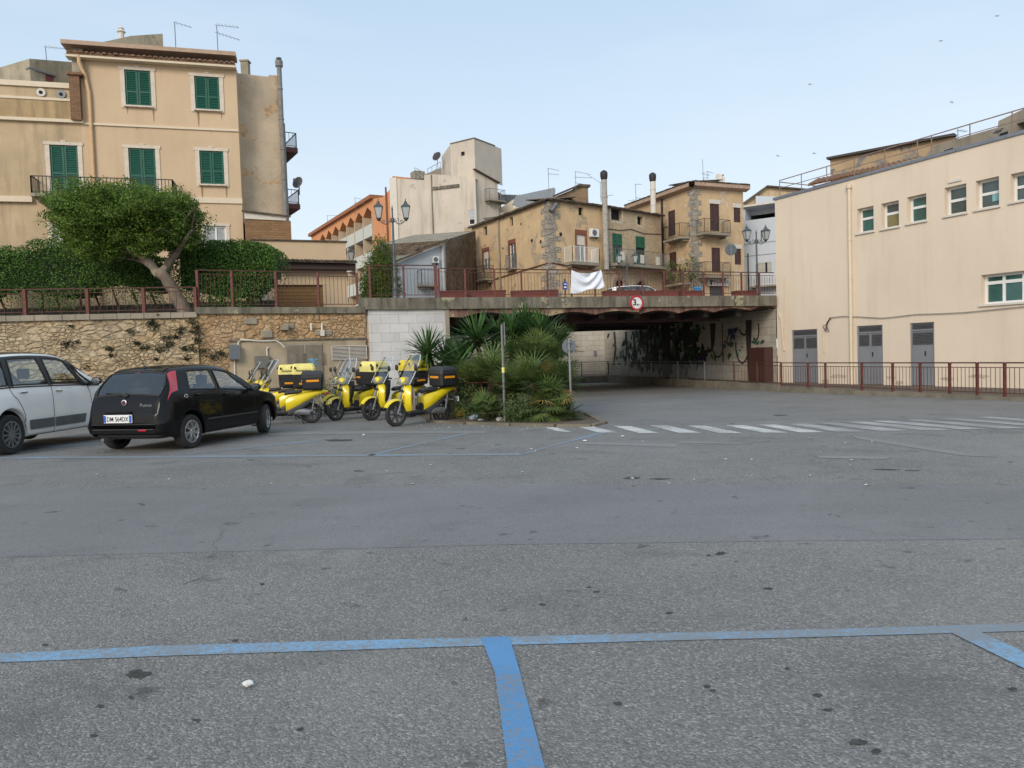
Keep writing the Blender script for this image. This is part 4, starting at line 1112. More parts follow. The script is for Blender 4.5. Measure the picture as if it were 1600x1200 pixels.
def surround(root, F, r, w=0.18, out=0.05, mat=None, key=True, sill=True):
    s0, s1, z0, z1 = r
    mb = MB()
    fbox(mb, F, s0 - w, s0, z0 - w * .6, z1, 0.0, out); fbox(mb, F, s1, s1 + w, z0 - w * .6, z1, 0.0, out)
    fbox(mb, F, s0 - w * 1.25, s1 + w * 1.25, z1, z1 + w * .75, 0.0, out + 0.012)
    if key: fbox(mb, F, (s0 + s1) / 2 - w * .6, (s0 + s1) / 2 + w * .6, z1 + w * .75, z1 + w * 1.15, 0.0, out + 0.02)
    o = mb.build('window_surround', mat or M['surround'], root)
    if sill:
        q = MB(); fbox(q, F, s0 - w * .4, s1 + w * .4, z0 - 0.06, z0, 0.0, 0.14); q.build('sill', mat or M['surround'], o)
def balcony(root, F, s0, s1, z, dep, h, mat_rail=None, mat_slab=None, slab=0.12, gap=0.11, th=0.016, brackets=True):
    mat_rail = mat_rail or M['iron']; mat_slab = mat_slab or M['concrete_pale']
    mb = MB(); fbox(mb, F, s0, s1, z - slab, z, 0.003, dep)
    if brackets:
        for a in (s0 + 0.15, s1 - 0.25): fbox(mb, F, a, a + 0.1, z - slab - 0.15, z - slab, 0.003, dep * 0.6)
    b = mb.build('balcony_slab', mat_slab, root)
    q = MB(); d = dep - 0.05
    cs = [F.W(s0 + 0.04, z, 0.02), F.W(s0 + 0.04, z, d), F.W(s1 - 0.04, z, d), F.W(s1 - 0.04, z, 0.02)]
    for p, r_ in zip(cs, cs[1:]):
        up = Vector((0, 0, h))
        q.bar(p + up, r_ + up, 0.04, 0.03); q.bar(p + Vector((0, 0, 0.08)), r_ + Vector((0, 0, 0.08)), 0.02)
        n = max(2, int((r_ - p).length / gap))
        for i in range(n + 1):
            c = p.lerp(r_, i / n); t = 0.035 if i in (0, n) else th
            q.bar(c, c + up, t)
    q.build('balcony_railing', mat_rail, b)
    return b
def shell(root, F, s0, s1, z0, tops, mat, holes=(), depth=0.18, back=8.0, name='wall', left=True, right=True, roof=None, back_top=None):
    mb = MB(); wall(mb, F, s0, s1, z0, tops, holes, depth)
    if not isinstance(tops, (list, tuple)): tops = [(s0, tops), (s1, tops)]
    ta, tb = tops[0][1], tops[-1][1]
    ba, bb = back_top if back_top else (ta, tb)
    if left: mb.poly([F.W(s0, z0), F.W(s0, ta), F.W(s0, ba, -back), F.W(s0, z0, -back)])
    if right: mb.poly([F.W(s1, z0), F.W(s1, tb), F.W(s1, bb, -back), F.W(s1, z0, -back)])
    mb.poly([F.W(s0, z0, -back), F.W(s1, z0, -back), F.W(s1, bb, -back), F.W(s0, ba, -back)])
    o = mb.build(name, mat, root)
    q = MB()
    for (a, za), (b, zb) in zip(tops, tops[1:]):
        q.poly([F.W(a, za - 0.02, -0.01), F.W(b, zb - 0.02, -0.01), F.W(b, bb - 0.02, -back + .01), F.W(a, ba - 0.02, -back + .01)])
    q.build('roof', roof or M['concrete_pale'], root)
    return o
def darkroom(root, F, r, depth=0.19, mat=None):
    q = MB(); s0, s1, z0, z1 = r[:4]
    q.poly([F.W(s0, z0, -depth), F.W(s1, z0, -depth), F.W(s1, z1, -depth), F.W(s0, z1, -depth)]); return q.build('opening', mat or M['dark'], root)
def tile_edge(root, F, s0, s1, z0, z1, out=0.25, mat=None, rad=0.07, step=0.17, back=2.0, rise=0.5, name='roof_tiles'):
    """a sloping course of half-round tiles whose ends show along the eaves"""
    mb = MB(); n = max(1, int((s1 - s0) / step))
    for i in range(n):
        a = s0 + (s1 - s0) * (i + .5) / n; z = z0 + (z1 - z0) * (i + .5) / n
        r_ = rad * random.uniform(.85, 1.15); o1 = out + random.uniform(-.03, .03)
        rings = []
        for (o, dz) in ((o1, 0), (-back, rise)):
            rings.append([F.W(a + r_ * math.cos(t), z + dz + r_ * math.sin(t) * .8, o) for t in [math.pi * k / 5 for k in range(6)]])
        mb.loft(rings, closed=False)
        mb.poly([rings[0][k] for k in range(6)])
    fz = lambda a: z0 + (z1 - z0) * (a - s0) / (s1 - s0)
    mb.add([F.W(s0, fz(s0) - 0.06, out - .05), F.W(s1, fz(s1) - 0.06, out - .05), F.W(s1, fz(s1) + rise, -back), F.W(s0, fz(s0) + rise, -back), F.W(s0, fz(s0), out - .05), F.W(s1, fz(s1), out - .05)], [(0, 1, 5, 4), (4, 5, 2, 3), (0, 1, 2, 3)])
    return mb.build(name, mat or M['tile_old'], root)
def antenna(uv, top_uv, Y, label, arms, boom=1.0):
    b = P(uv[0], uv[1], Y); t = P(top_uv[0], top_uv[1], Y)
    t = Vector((b.x + (t.x - b.x) * .4, Y, t.z))
    a = thing('tv_antenna', label, 'antenna', tuple(b), group='television aerials on the roofs')
    q = MB(); q.tube([b, t], 0.018, 5); q.build('mast', M['grey_iron'], a)
    for (f, L, dz, ang) in arms:
        p = b.lerp(t, f); d = Vector((math.cos(ang), math.sin(ang), dz)) * L
        q = MB(); q.tube([p - d * .08, p + d], 0.012, 5)
        sd_ = Vector((-math.sin(ang), math.cos(ang), 0))
        n = int(L / 0.14)
        for i in range(n):
            c = p + d * ((i + .5) / n); w = 0.13 + 0.1 * (1 - i / n)
            q.tube([c - sd_ * w, c + sd_ * w], 0.006, 4)
        q.build('antenna_boom', M['grey_iron'], a)
    return a
def dish(p, r, d, label, mat=None, post=0.6):
    a = thing('satellite_dish', label, 'satellite dish', tuple(p)); d = Vector(d).normalized()
    q = d.to_track_quat('Z', 'Y').to_matrix()
    mb = MB(); rings = []
    for k in range(6):
        rr2 = r * k / 5 + 0.001
        rings.append([Vector(p) + q @ Vector((rr2 * math.cos(2 * math.pi * j / 20), rr2 * math.sin(2 * math.pi * j / 20) * 1.08, 0.22 * rr2 * rr2 / r)) for j in range(20)])
    mb.loft(rings, True); mb.build('reflector', mat or simple('grey dish', (0.16, 0.16, 0.16, 1), 0.6), a, smooth=True)
    mb = MB(); e = Vector(p) + d * r * 1.1; mb.tube([Vector(p) - q @ Vector((0, r, 0)), e], 0.015, 5); mb.box(e, (0.1, 0.1, 0.1)); mb.build('feed_arm', M['grey_iron'], a)
    mb = MB(); b = Vector(p) - d * 0.05; mb.tube([b, b - Vector((0, 0, post))], 0.03, 6); mb.build('mount', M['grey_iron'], a)
    return a
def ac_unit(F, r, label, out=0.3):
    s0, s1, z0, z1 = r
    p = F.W((s0 + s1) / 2, z0, out / 2)
    a = thing('air_conditioner', label, 'air conditioner', tuple(p))
    mb = MB(); fbox(mb, F, s0, s1, z0, z1, 0.04, out); mb.build('casing', M['white_pvc'], a, bevel=0.015)
    mb = MB(); disc(mb, F, s0 + (s1 - s0) * .42, (z0 + z1) / 2, (z1 - z0) * .38, out, out + 0.012, 20); mb.build('fan_grille', simple('dark fan grille', (0.12, 0.12, 0.12, 1), 0.6), a)
    mb = MB(); fbox(mb, F, s0 + .05, s0 + .09, z0 - .1, z0, 0.0, out); fbox(mb, F, s1 - .09, s1 - .05, z0 - .1, z0, 0.0, out); mb.build('bracket', M['grey_iron'], a)
    return a

# ------------------------------------------------------------------ left apartment house
XR = XY(375, 250, 31.0)
FA = Face((XR[0] - 22 , XR[1] - 0.273 * 22), XR)
lh = thing('apartment_house', 'three storey peach rendered apartment house with dark green louvred shutters', 'apartment house', (FA.W(FA.L - 6, 0)[0], FA.W(FA.L - 6, 0)[1], 3.0))
sm = FA.at(127, 190)[0]; sE = FA.L
zT = FA.at(240, 92)[1]
tops_main = zT
R1 = [FA.rect(195.5, 110, 236, 166), FA.rect(304.5, 120, 343, 172)]
R2 = [FA.rect(79, 227, 123, 300), FA.rect(202, 232, 244, 303), FA.rect(312.5, 236, 350, 288.5)]
low = FA.rect(321, 353, 354, 392); low2 = FA.rect(84, 352, 112, 420)
shell(lh, FA, sm, sE, 2.9, zT, M['ochre'], R1 + R2[1:] + [low], 0.12, back=9, left=True)
for r in R1 + R2:
    shutters(lh, FA, r, M['green'], out=-0.06); surround(lh, FA, r, 0.16, 0.03, sill=(r in R1 or r is R2[2]))
window(lh, FA, low, rec=0.06, cols=2, pane=M['pane_pale']); surround(lh, FA, low, 0.13, 0.03, key=False, sill=False)
surround(lh, FA, low2, 0.16, 0.03, key=False, sill=False); darkroom(lh, FA, low2, 0.1, M['white_pvc'])
dm = plaster('drip stain render', lin((176, 148, 116), .75), lin((120, 100, 78), .6), blot=.3, streak=.5, scale=2)
for (u, v, w_, L_) in [(238, 168, 3.2, 24), (198, 168, 2, 10), (308, 175, 3.4, 24), (345, 175, 2.2, 12), (314, 291, 3.4, 22), (352, 291, 3.2, 20), (213, 197, 1.2, 6), (182, 195, 1.2, 5), (330, 202, 1.2, 6)]:
    a0_, z0_ = FA.at(u, v); a1_ = FA.at(u + w_, v)[0]; z1_ = FA.at(u, v + L_)[1]; q = MB(); k_ = []
    for j in range(9):
        t_ = j / 8; h_ = (a1_ - a0_) / 2 * (1 - t_ ** 1.6) * (1 + .35 * mnoise.noise(Vector((u, j * .9, 0)))) + .004; k_.append((h_, z0_ + (z1_ - z0_) * t_))
    cx_ = (a0_ + a1_) / 2
    q.poly([FA.W(cx_ - h, z, .004) for h, z in k_] + [FA.W(cx_ + h, z, .004) for h, z in reversed(k_)]); q.build('drip_stain', dm, lh)
# cornice with tiles
zc1 = FA.at(240, 97)[1]; zc2 = FA.at(240, 79)[1]
mb = MB(); fbox(mb, FA, sm - 0.35, sE + 0.02, zc1 - 0.12, zc1 + 0.02, -0.1, 0.35); mb.build('cornice', M['cream_trim'], lh)
mb = MB(); fbox(mb, FA, sm - 0.45, sE + 0.05, zc2 - 0.16, zc2, -0.3, 0.5); mb.build('gutter', simple('cornice gutter', lin((190, 160, 135), .75), 0.6), lh)
tile_edge(lh, FA, sm - 0.3, sE, zc1 + 0.03, zc1 + 0.03, 0.42, M['tile'], 0.09, 0.2, back=0.2, rise=0.08)
zs1 = FA.at(260, 199)[1]; zs2 = FA.at(340, 317)[1]
mb = MB(); fbox(mb, FA, sm, sE, zs1 - 0.05, zs1 + 0.03, 0, 0.06); fbox(mb, FA, FA.at(295, 316)[0], sE + .02, zs2 - 0.02, zs2 + 0.2, 0, 0.06); mb.build('string_course', M['cream_trim'], lh)
q = MB(); a0, z0 = FA.at(131, 93); a1, z1 = FA.at(147, 230)
q.tube([FA.W(a0 - .1, zc1 - .02, 0.3), FA.W(a0 - .1, zc1 - .3, 0.3), FA.W(a1 - .15, zc1 - .75, 0.1), FA.W(a1 - 0.05, zc1 - 1.4, 0.08), FA.W(a1 - 0.05, 3.0, 0.08)], 0.07, 8)
q.build('downpipe', simple('peach pipe', lin((225, 185, 140), .8), 0.6), lh, smooth=True)
# lower left wing with terrace parapet
sW0 = 0.0
zp = FA.at(60, 133)[1]; zpl = FA.at(60, 188)[1]
shell(lh, FA, sW0, sm, 2.9, zp, M['ochre_old'], [R2[0], low2], 0.12, back=7, right=False, name='wing_wall')
mb = MB(); fbox(mb, FA, sW0, sm - .3, zp - 0.08, zp + 0.12, -.3, 0.08); fbox(mb, FA, sW0, sm + .1, zpl - 0.06, zpl + 0.06, 0, 0.14); fbox(mb, FA, sW0, FA.at(52, 310)[0], FA.at(20, 312)[1] - .1, FA.at(20, 312)[1] + .12, 0, 0.16)
r = FA.rect(0, 152, 115, 156); fbox(mb, FA, sW0, r[1], r[2], r[3], 0, 0.05); mb.build('ledge', M['cream_trim'], lh)
r = FA.rect(0, 157, 115, 184); mb = MB(); fbox(mb, FA, sW0, r[1], r[2], r[3], 0, 0.03); mb.build('parapet_panel', plaster('grimy parapet render', lin((195, 168, 128), .8), lin((70, 68, 60), .6), blot=.3, streak=.9, scale=.8), lh)
r = FA.rect(112, 119, 128, 190); mb = MB(); fbox(mb, FA, r[0], r[1], r[2], r[3], 0, 0.25); mb.build('brick_pier', blocks('thin brick pier', FA.ang, .24, .085, lin((165, 125, 95), .7), lin((140, 105, 80), .7), lin((110, 95, 80), .6), .2), lh)
r = FA.rect(110, 117, 129, 121); mb = MB(); fbox(mb, FA, r[0] - .05, r[1] + .05, r[2], r[3], 0, 0.33); mb.build('pier_cap', M['tile'], lh)
r = FA.rect(113, 74, 127, 118); mb = MB(); fbox(mb, FA, r[0], r[1] + .1, r[2], r[3], -1.2, 0.1); mb.build('chimney_stack', M['lichen'], lh)
for (u, v) in ((64.5, 145), (96, 148)):
    a, z = FA.at(u, v); q = MB(); disc(q, FA, a, z, 0.16, 0, 0.06, 16); o = q.build('wall_vent', M['white_trim'] if u < 80 else M['grey_iron'], lh)
    q = MB(); disc(q, FA, a, z, 0.07, 0.06, 0.07, 12); q.build('vent_hole', M['dark'], o)
# balcony over the tree
r = FA.rect(50, 274, 268, 300)
zb = FA.at(60, 309)[1]
FAo = FA.off(0.9)
sb0 = FAo.at(46, 290)[0]; sb1 = FAo.at(271, 295)[0]; hb = FAo.at(150, 277)[1] - zb
balcony(lh, FA, sb0, sb1, zb, 0.9, hb, gap=0.13, th=0.02)
# roof structures behind
bk = thing('rooftop_room', 'lichen stained grey rooftop room behind the left terrace parapet', 'rooftop room', tuple(P(80, 130, 36)))
FB = Face(XY(47, 110, 34.5), XY(116, 110, 36.5)); zt_ = FB.at(80, 96)[1]
shell(bk, FB, 0, FB.L, zp - 1.5, [(0, FB.at(47, 92)[1]), (FB.L, FB.at(115, 97)[1])], M['lichen'], back=5)
rc = thing('red_water_tank', 'small maroon box beside the grey rooftop room', 'tank', tuple(P(43, 128, 35)))
FB2 = Face(XY(38, 120, 34.9), XY(48, 120, 34.6)); mb = MB(); r = FB2.rect(38, 111, 48, 128); fbox(mb, FB2, 0, FB2.L, r[2] - 1, r[3], -1, 0); mb.build('box', simple('maroon panel', lin((120, 55, 62), .7), 0.6), rc)
mb = MB(); fbox(mb, FB2, -.1, FB2.L + .1, r[3], r[3] + .08, -1.1, .1); mb.build('lid', M['grey_iron'], rc)
rp = thing('rooftop_room', 'stained sloping stair head wall on the roof above the upper shutters', 'rooftop room', tuple(P(210, 75, 36)))
FB3 = Face(XY(150, 70, 35.0), XY(255, 70, 37.0)); 
shell(rp, FB3, 0, FB3.L, zT - .5, [(0, FB3.at(150, 68)[1]), (FB3.at(198, 58)[0], FB3.at(198, 57.5)[1]), (FB3.at(205, 56)[0], FB3.at(205, 56)[1]), (FB3.L, FB3.at(252, 52)[1])], M['lichen'], back=4)
ch = thing('chimney_pot', 'small white chimney pot on the roof of the peach house', 'chimney', tuple(P(190, 58, 36)))
mb = MB(); b = P(190, 60, 36); mb.lathe([(0.12, -.6), (0.12, .25), (.2, .3), (.1, .42), (.14, .46), (.02, .6)], 10, b); mb.build('pot', M['white_trim'], ch)
# grey side house with flues and balconies
gh = thing('grey_side_house', 'narrow mottled grey brown house wall joined to the peach apartment house', 'house', (XR[0] + 1, XR[1] + 1, 3.0))
FG = Face((XR[0] - 0.5, XR[1] + 0.5), XY(441, 230, 32.6))
sg1 = FG.L
shell(gh, FG, 0, sg1, 2.9, [(0, FG.at(372, 115)[1]), (FG.at(420, 119)[0], FG.at(420, 120)[1]), (FG.at(420, 119)[0] + .01, FG.at(421, 117)[1]), (sg1, FG.at(428, 117)[1])], M['grey_render'], back=16)
mb = MB(); p = P(384, 117, 33); mb.box((p.x, p.y, p.z + .1), (0.32, 0.3, 0.9)); mb.box((p.x, p.y, p.z + .57), (0.4, 0.38, 0.06)); mb.build('chimney', M['lichen'], gh)
q = MB(); at_, zt_ = FG.at(430, 96); 
q.tube([FG.W(sg1 - .02, 3.4, .14), FG.W(sg1 - .02, zt_, .14)], 0.1, 10)
for k in range(9): z = 4.2 + k * 1.3; q.tube([FG.W(sg1 - .02, z, .14), FG.W(sg1 - .02, z + .05, .14)], 0.118, 10)
q.tube([FG.W(sg1 - .02, zt_ - .25, .14), FG.W(sg1 - .02, zt_, .14)], 0.16, 10)
q.build('flue_pipe', simple('grey fibre cement flue', lin((150, 148, 145), .7), 0.8, var=.3), gh, smooth=True)
q = MB(); q.tube([FG.W(sg1 + .12, 3.4, -.1), FG.W(sg1 + .12, zt_ - 2.6, -.1)], 0.07, 8); q.build('drain_pipe', M['concrete_pale'], gh, smooth=True)
e0 = FG.W(sg1, 0, 0); n_ = Vector((FG.n.x, FG.n.y, 0))
FS = Face((e0.x - n_.x * 0.0, e0.y - n_.y * 0.0), (e0.x - n_.x * 14, e0.y - n_.y * 14)); FS.n = Vector((FG.d.x, FG.d.y))
for (vt, vb) in ((208, 231), (297, 319)):
    zb_ = P(455, vb, 33.5).z; h_ = P(455, vt, 33.5).z - zb_
    balcony(gh, FS, 0.6, 6.5, zb_, 0.85, h_, M['grey_iron'], simple('maroon balcony slab', lin((110, 62, 60), .7), .7), slab=0.22, gap=0.14, brackets=False)
pd = P(466, 286, 33.4)
dish(pd, 0.26, (-0.35, -1, 0.35), 'grey satellite dish on the balcony of the grey side house', post=0.5)
# brick shed and white strip under the grey house
bs = thing('brick_lean_to', 'brown brick lean-to with a pale metal strip below the grey house wall', 'lean-to', tuple(P(420, 375, 31)[:3]))
FBk = Face(XY(383, 360, 30.7), XY(455, 360, 31.3))
shell(bs, FBk, 0, FBk.L, 2.9, [(0, FBk.at(384, 342)[1]), (FBk.L, FBk.at(452, 345)[1])], blocks('old brown brick', FBk.ang, .28, .1, lin((172, 132, 95), .75), lin((150, 115, 84), .7), lin((120, 105, 85), .6), .35), back=1.4)
r0 = FBk.at(385, 340)[1]; mb = MB(); za, zb_ = FBk.at(384, 342)[1], FBk.at(452, 345)[1]
mb.add([FBk.W(0, za, .05), FBk.W(FBk.L - .2, zb_, .05), FBk.W(FBk.L - .2, FBk.at(448, 340)[1], .05), FBk.W(0, FBk.at(384, 331)[1], .05)], [(0, 1, 2, 3)]); mb.build('metal_strip', M['white_trim'], bs)
mb = MB(); mb.bar(FBk.W(-.1, FBk.at(384, 330)[1], .1), FBk.W(FBk.L, FBk.at(449, 339)[1], .1), .12, .06); mb.build('ledge', M['tile_old'], bs)
# garage
gg = thing('garage_building', 'low peach garage building with brown roller door and dark eaves', 'garage', tuple(P(470, 440, 30)[:2]) + (3.0,))
FGa = Face(XY(395, 420, 29.3), XY(543, 420, 30.6))
sg0 = 0; se = FGa.at(541, 400)[0]
door = FGa.rect(430.5, 445, 505, 476); door = (door[0], door[1], 3.02, door[3])
shell(gg, FGa, 0, se, 2.9, FGa.at(470, 377)[1], M['ochre'], [door], back=5)
mb = MB(); fbox(mb, FGa, -.05, se + .05, FGa.at(470, 377)[1], FGa.at(470, 377)[1] + .05, -.3, .08); mb.build('parapet_cap', M['tile_old'], gg)
z1 = FGa.at(480, 410)[1]
q = tile_edge(gg, FGa, FGa.at(434, 410)[0], se + .35, z1, z1 - .02, .65, M['tile_old'], .06, .16, back=0.0, rise=.1, name='eaves_tiles')
mb = MB(); fbox(mb, FGa, FGa.at(434, 418)[0], se + .3, z1 - .32, z1 - .06, 0.0, .42); mb.build('eaves', simple('dark brown eaves', (0.05, 0.03, 0.025, 1), .8), gg)
mb = MB(); fbox(mb, FGa, door[0], door[1], door[2], door[3], -.16, -.1)
n = 11
for j in range(n):
    z = door[2] + (door[3] - door[2]) * j / n; fbox(mb, FGa, door[0] + .03, door[1] - .03, z, z + .03, -.1, -.08)
mb.build('garage_door', simple('brown slatted garage door', lin((150, 110, 60), .7), .6), gg)
surround(gg, FGa, door, .08, .02, M['ochre'], key=False, sill=False)
r = FGa.rect(402, 446, 418, 476); mb = MB(); fbox(mb, FGa, r[0], r[1], 3.02, r[3], 0.0, 0.05); mb.build('side_door', M['white_trim'], gg)

# ------------------------------------------------------------------ orange building with pointed arch balconies
ob = thing('orange_building', 'orange three storey block with white balconies under a row of pointed arches', 'apartment building', tuple(P(560, 420, 78.00)[:2]) + (3.4,))
FO = Face(XY(491, 400, 91.00), XY(585, 380, 71.50))
zo = FO.at(585, 309)[1]
bays_u = [504.5, 514, 525, 536.5, 549, 561.5, 575.5]
edges_u = [498.5, 509, 519, 530.5, 542.5, 555, 568.5, 583]
es = [FO.at(u, 370)[0] for u in edges_u]
om = plaster('orange render', lin((226, 158, 112), .86), lin((150, 100, 70), .7), blot=.08, streak=.2)
zsp = FO.at(575, 336)[1]; zap = FO.at(575, 323)[1]
mb = MB()
s_a, s_b = 0, FO.L
# front skin: band over the arches, piers, then white floors
for a, b in zip(es, es[1:]):
    m_ = (a + b) / 2
    mb.poly([FO.W(a, zsp), FO.W(m_, zap), FO.W(m_, zo), FO.W(a, zo)]); mb.poly([FO.W(m_, zap), FO.W(b, zsp), FO.W(b, zo), FO.W(m_, zo)])
    mb.poly([FO.W(a, zsp), FO.W(m_, zap), FO.W(m_, zap, -1.6), FO.W(a, zsp, -1.6)]); mb.poly([FO.W(m_, zap), FO.W(b, zsp), FO.W(b, zsp, -1.6), FO.W(m_, zap, -1.6)])
mb.poly([FO.W(-1, 3.4), FO.W(es[0], 3.4), FO.W(es[0], zo), FO.W(-1, zo)]); mb.poly([FO.W(es[-1], 3.4), FO.W(FO.L, 3.4), FO.W(FO.L, zo), FO.W(es[-1], zo)])
mb.build('arch_wall', om, ob)
mb = MB(); 
for a in es: fbox(mb, FO, a - .1, a + .1, 3.4, zsp, -1.6, .06)
mb.build('pier', M['grey_render'], ob)
mb = MB(); fbox(mb, FO, -1, FO.L, 3.4, zo, -8, -1.6); mb.build('wall', simple('cream balcony wall', lin((205, 200, 180), .7), .9), ob)
wbm = simple('white balcony front', lin((222, 222, 210), .75), .8)
for va, vb in ((351, 368), (394, 411), (436, 453)):
    zb_ = FO.at(577, vb)[1]; z1 = FO.at(577, va)[1]
    for a, b in zip(es, es[1:]):
        mb = MB(); fbox(mb, FO, a + .1, b - .1, zb_, z1, -.1, .03); fbox(mb, FO, a + .1, b - .1, zb_ - .15, zb_, -1.6, .03); mb.build('balcony', wbm, ob)
mb = MB(); fbox(mb, FO, -1.2, FO.L + .25, zo, zo + .35, -8.2, .35); mb.build('roof', simple('orange brown roof edge', lin((170, 110, 70), .8), .8), ob)
FOs = Face(XY(585, 380, 71.50), XY(617, 380, 66.95))
mb = MB(); wall(mb, FOs, 0, FOs.L, 3.4, [(0, zo), (FOs.at(598, 310)[0], FOs.at(598, 308)[1]), (FOs.L, FOs.at(614, 291)[1])]); mb.poly([FOs.W(FOs.L, 3.4), FOs.W(FOs.L, zo + 1, 0), FOs.W(FOs.L, zo + 1, -6), FOs.W(FOs.L, 3.4, -6)]); mb.build('side_wall', om, ob)
q = MB(); q.tube([FOs.W(FOs.L * .72, 3.4, .1), FOs.W(FOs.L * .72, zo + .3, .1)], .09, 6); q.build('downpipe', M['tile'], ob)
# ------------------------------------------------------------------ tall pale concrete building
tb = thing('pale_concrete_building', 'tall windowless pale concrete building with a square stair tower', 'building', tuple(P(680, 430, 65.00)[:2]) + (3.4,))
pc = plaster('board marked pale concrete', lin((214, 202, 186), .88), lin((110, 98, 82), .6), patch=lin((225, 215, 200), .8), blot=.15, streak=.55, scale=.35, patch_amt=.1, fine=.1)
FT = Face(XY(612, 350, 65.00), XY(745, 350, 62.40))
T_ = lambda u, v: FT.at(u, v)
wr_ = FT.rect(732.5, 328, 742, 351)
mb = MB(); wall(mb, FT, 0, FT.L, 3.3, [(0, T_(612, 278)[1]), (T_(663, 284)[0], T_(663, 281)[1]), (T_(663, 284)[0] + .01, T_(663, 273.5)[1]), (T_(676, 272)[0], T_(676, 272)[1]), (FT.L, T_(744, 277)[1])], [wr_])
mb.poly([FT.W(0, 3.3), FT.W(0, T_(612, 278)[1]), FT.W(0, T_(612, 278)[1], -12), FT.W(0, 3.3, -12)])
mb.poly([FT.W(0, T_(612, 279)[1]), FT.W(FT.L, T_(744, 279)[1]), FT.W(FT.L, T_(744, 279)[1], -12), FT.W(0, T_(612, 279)[1], -12)])
mb.build('wall', pc, tb)
r = FT.rect(612, 278, 621, 330); q = MB(); fbox(q, FT, 0, r[1], 3.4, r[3], 0, .12); q.build('corner_strip', M['white_trim'], tb)
q = MB(); a = T_(674, 300)[0]; fbox(q, FT, a, a + .12, 9, T_(674, 273)[1], 0.0, .04); r = FT.rect(676, 290, 718, 295); fbox(q, FT, r[0], r[1], r[2], r[3], 0, .1); q.build('movement_joint', M['concrete'], tb)
window(tb, FT, wr_, rec=.05, fw=.06, trans=.4, pane=M['dark'])
q = MB(); fbox(q, FT, wr_[0] + .05, wr_[1] - .05, wr_[2] + (wr_[3] - wr_[2]) * .45, wr_[3] - .03, -.06, 0.0); q.build('roller_blind', simple('pale blue blind', lin((190, 200, 208), .75), .7), tb)
FW_ = Face(XY(705, 250, 64.35), XY(742, 250, 62.92)); FWl = Face(XY(690, 250, 68.25), XY(705, 250, 64.35))
zt1_ = FW_.at(705, 225)[1]; zb_ = FW_.at(720, 282)[1]
tw_ = (FW_.rect(720, 237, 726, 243.5))
mb = MB(); wall(mb, FW_, 0, FW_.L, zb_, zt1_, [tw_], .15); wall(mb, FWl, 0, FWl.L, zb_, zt1_)
mb.poly([FW_.W(FW_.L, zb_), FW_.W(FW_.L, zt1_), FW_.W(FW_.L, zt1_, -4), FW_.W(FW_.L, zb_, -4)]); mb.poly([FWl.W(0, zt1_), FW_.W(0, zt1_), FW_.W(FW_.L, zt1_), FW_.W(FW_.L, zt1_, -4)])
mb.build('stair_tower', pc, tb); darkroom(tb, FW_, tw_, .14)
mb = MB(); fbox(mb, FW_, -.05, FW_.L + .05, zt1_, zt1_ + .08, -3, .06); mb.build('tower_cap', M['concrete'], tb)
FR2 = Face(XY(742, 300, 62.79), XY(778, 300, 64.35))
mb = MB(); wall(mb, FR2, 0, FR2.L, 3.3, [(0, FR2.at(743, 265)[1]), (FR2.L, FR2.at(777, 286)[1])]); mb.poly([FR2.W(FR2.L, 3.3), FR2.W(FR2.L, FR2.at(777, 286)[1]), FR2.W(FR2.L, FR2.at(777, 286)[1], -6), FR2.W(FR2.L, 3.3, -6)]); mb.build('side_wall', pc, tb)
q = MB(); q.bar(FR2.W(-.1, FR2.at(743, 265)[1], .1), FR2.W(FR2.L + .1, FR2.at(777, 286)[1], .1), .3, .08); q.build('roof_edge', M['tile_old'], tb)
bz = FR2.at(760, 313)[1]; balcony(tb, FR2, FR2.at(757, 310)[0], FR2.L + .3, bz, .7, .9, M['grey_iron'], M['concrete_pale'])
pu3 = Face(XY(648, 270, 65.65), XY(690, 262, 66.95))
q = MB()
for a_, b_ in (((648, 262), (664, 270)), ((668, 264), (688, 253))):
    a3 = P(a_[0], a_[1], 65.65); b3 = P(b_[0], b_[1], 65.65)
    for z in (0, -.45): q.bar(a3 + Vector((0, 0, z)), b3 + Vector((0, 0, z)), .04)
    for k in range(4): c = a3.lerp(b3, k / 3); q.bar(c, c - Vector((0, 0, .95)), .04)
q.build('roof_railing', M['grey_iron'], tb)
mb = MB(); r = pu3.rect(648, 266, 664, 280); fbox(mb, pu3, r[0], r[1], r[2] - 1, r[3] - .05, -1, 0); mb.add([pu3.W(r[1], r[3] - .3, 0), pu3.W(pu3.L, pu3.at(690, 262)[1], 0), pu3.W(pu3.L, r[2], 0), pu3.W(r[1], r[2], 0)], [(0, 1, 2, 3)]); mb.build('roof_parapet', M['concrete_pale'], tb)
dish(P(683, 245, 66.30), 0.42, (-.5, -1, .5), 'dark round satellite dish beside the square stair tower', simple('brown dish', (0.05, 0.035, 0.03, 1), .7), post=.9)

# ------------------------------------------------------------------ small pale roofs between the concrete building and the stone house
sr = thing('pale_gabled_roofs', 'cluster of pale rendered gables and a glazed roof terrace beside the concrete building', 'building', tuple(P(785, 340, 67.60)[:2]) + (3.4,))
def ppoly(pts, Y, back, mat, name, root):
    q = MB(); a = [P(u, v, Y) for u, v in pts]; q.prism(a, (0, back, 0)); return q.build(name, mat, root)
ppoly([(757, 318), (783, 316), (783, 470), (757, 470)], 65.8, 2, M['ochre_old'], 'wall', sr)
ppoly([(755, 345), (765, 331), (797, 333), (797, 470), (755, 470)], 64.8, .6, M['white_trim'], 'gable', sr)
ppoly([(783, 324), (803, 311), (803, 470), (783, 470)], 67.6, 1, M['cream_trim'], 'gable', sr)
ppoly([(800, 327), (817, 314), (817, 470), (800, 470)], 67, 1, M['cream_trim'], 'gable', sr)
q = ppoly([(779, 303.5), (812, 305), (803, 313), (779, 314)], 69.5, 1, M['pane'], 'glazed_roof', sr)
q = MB()
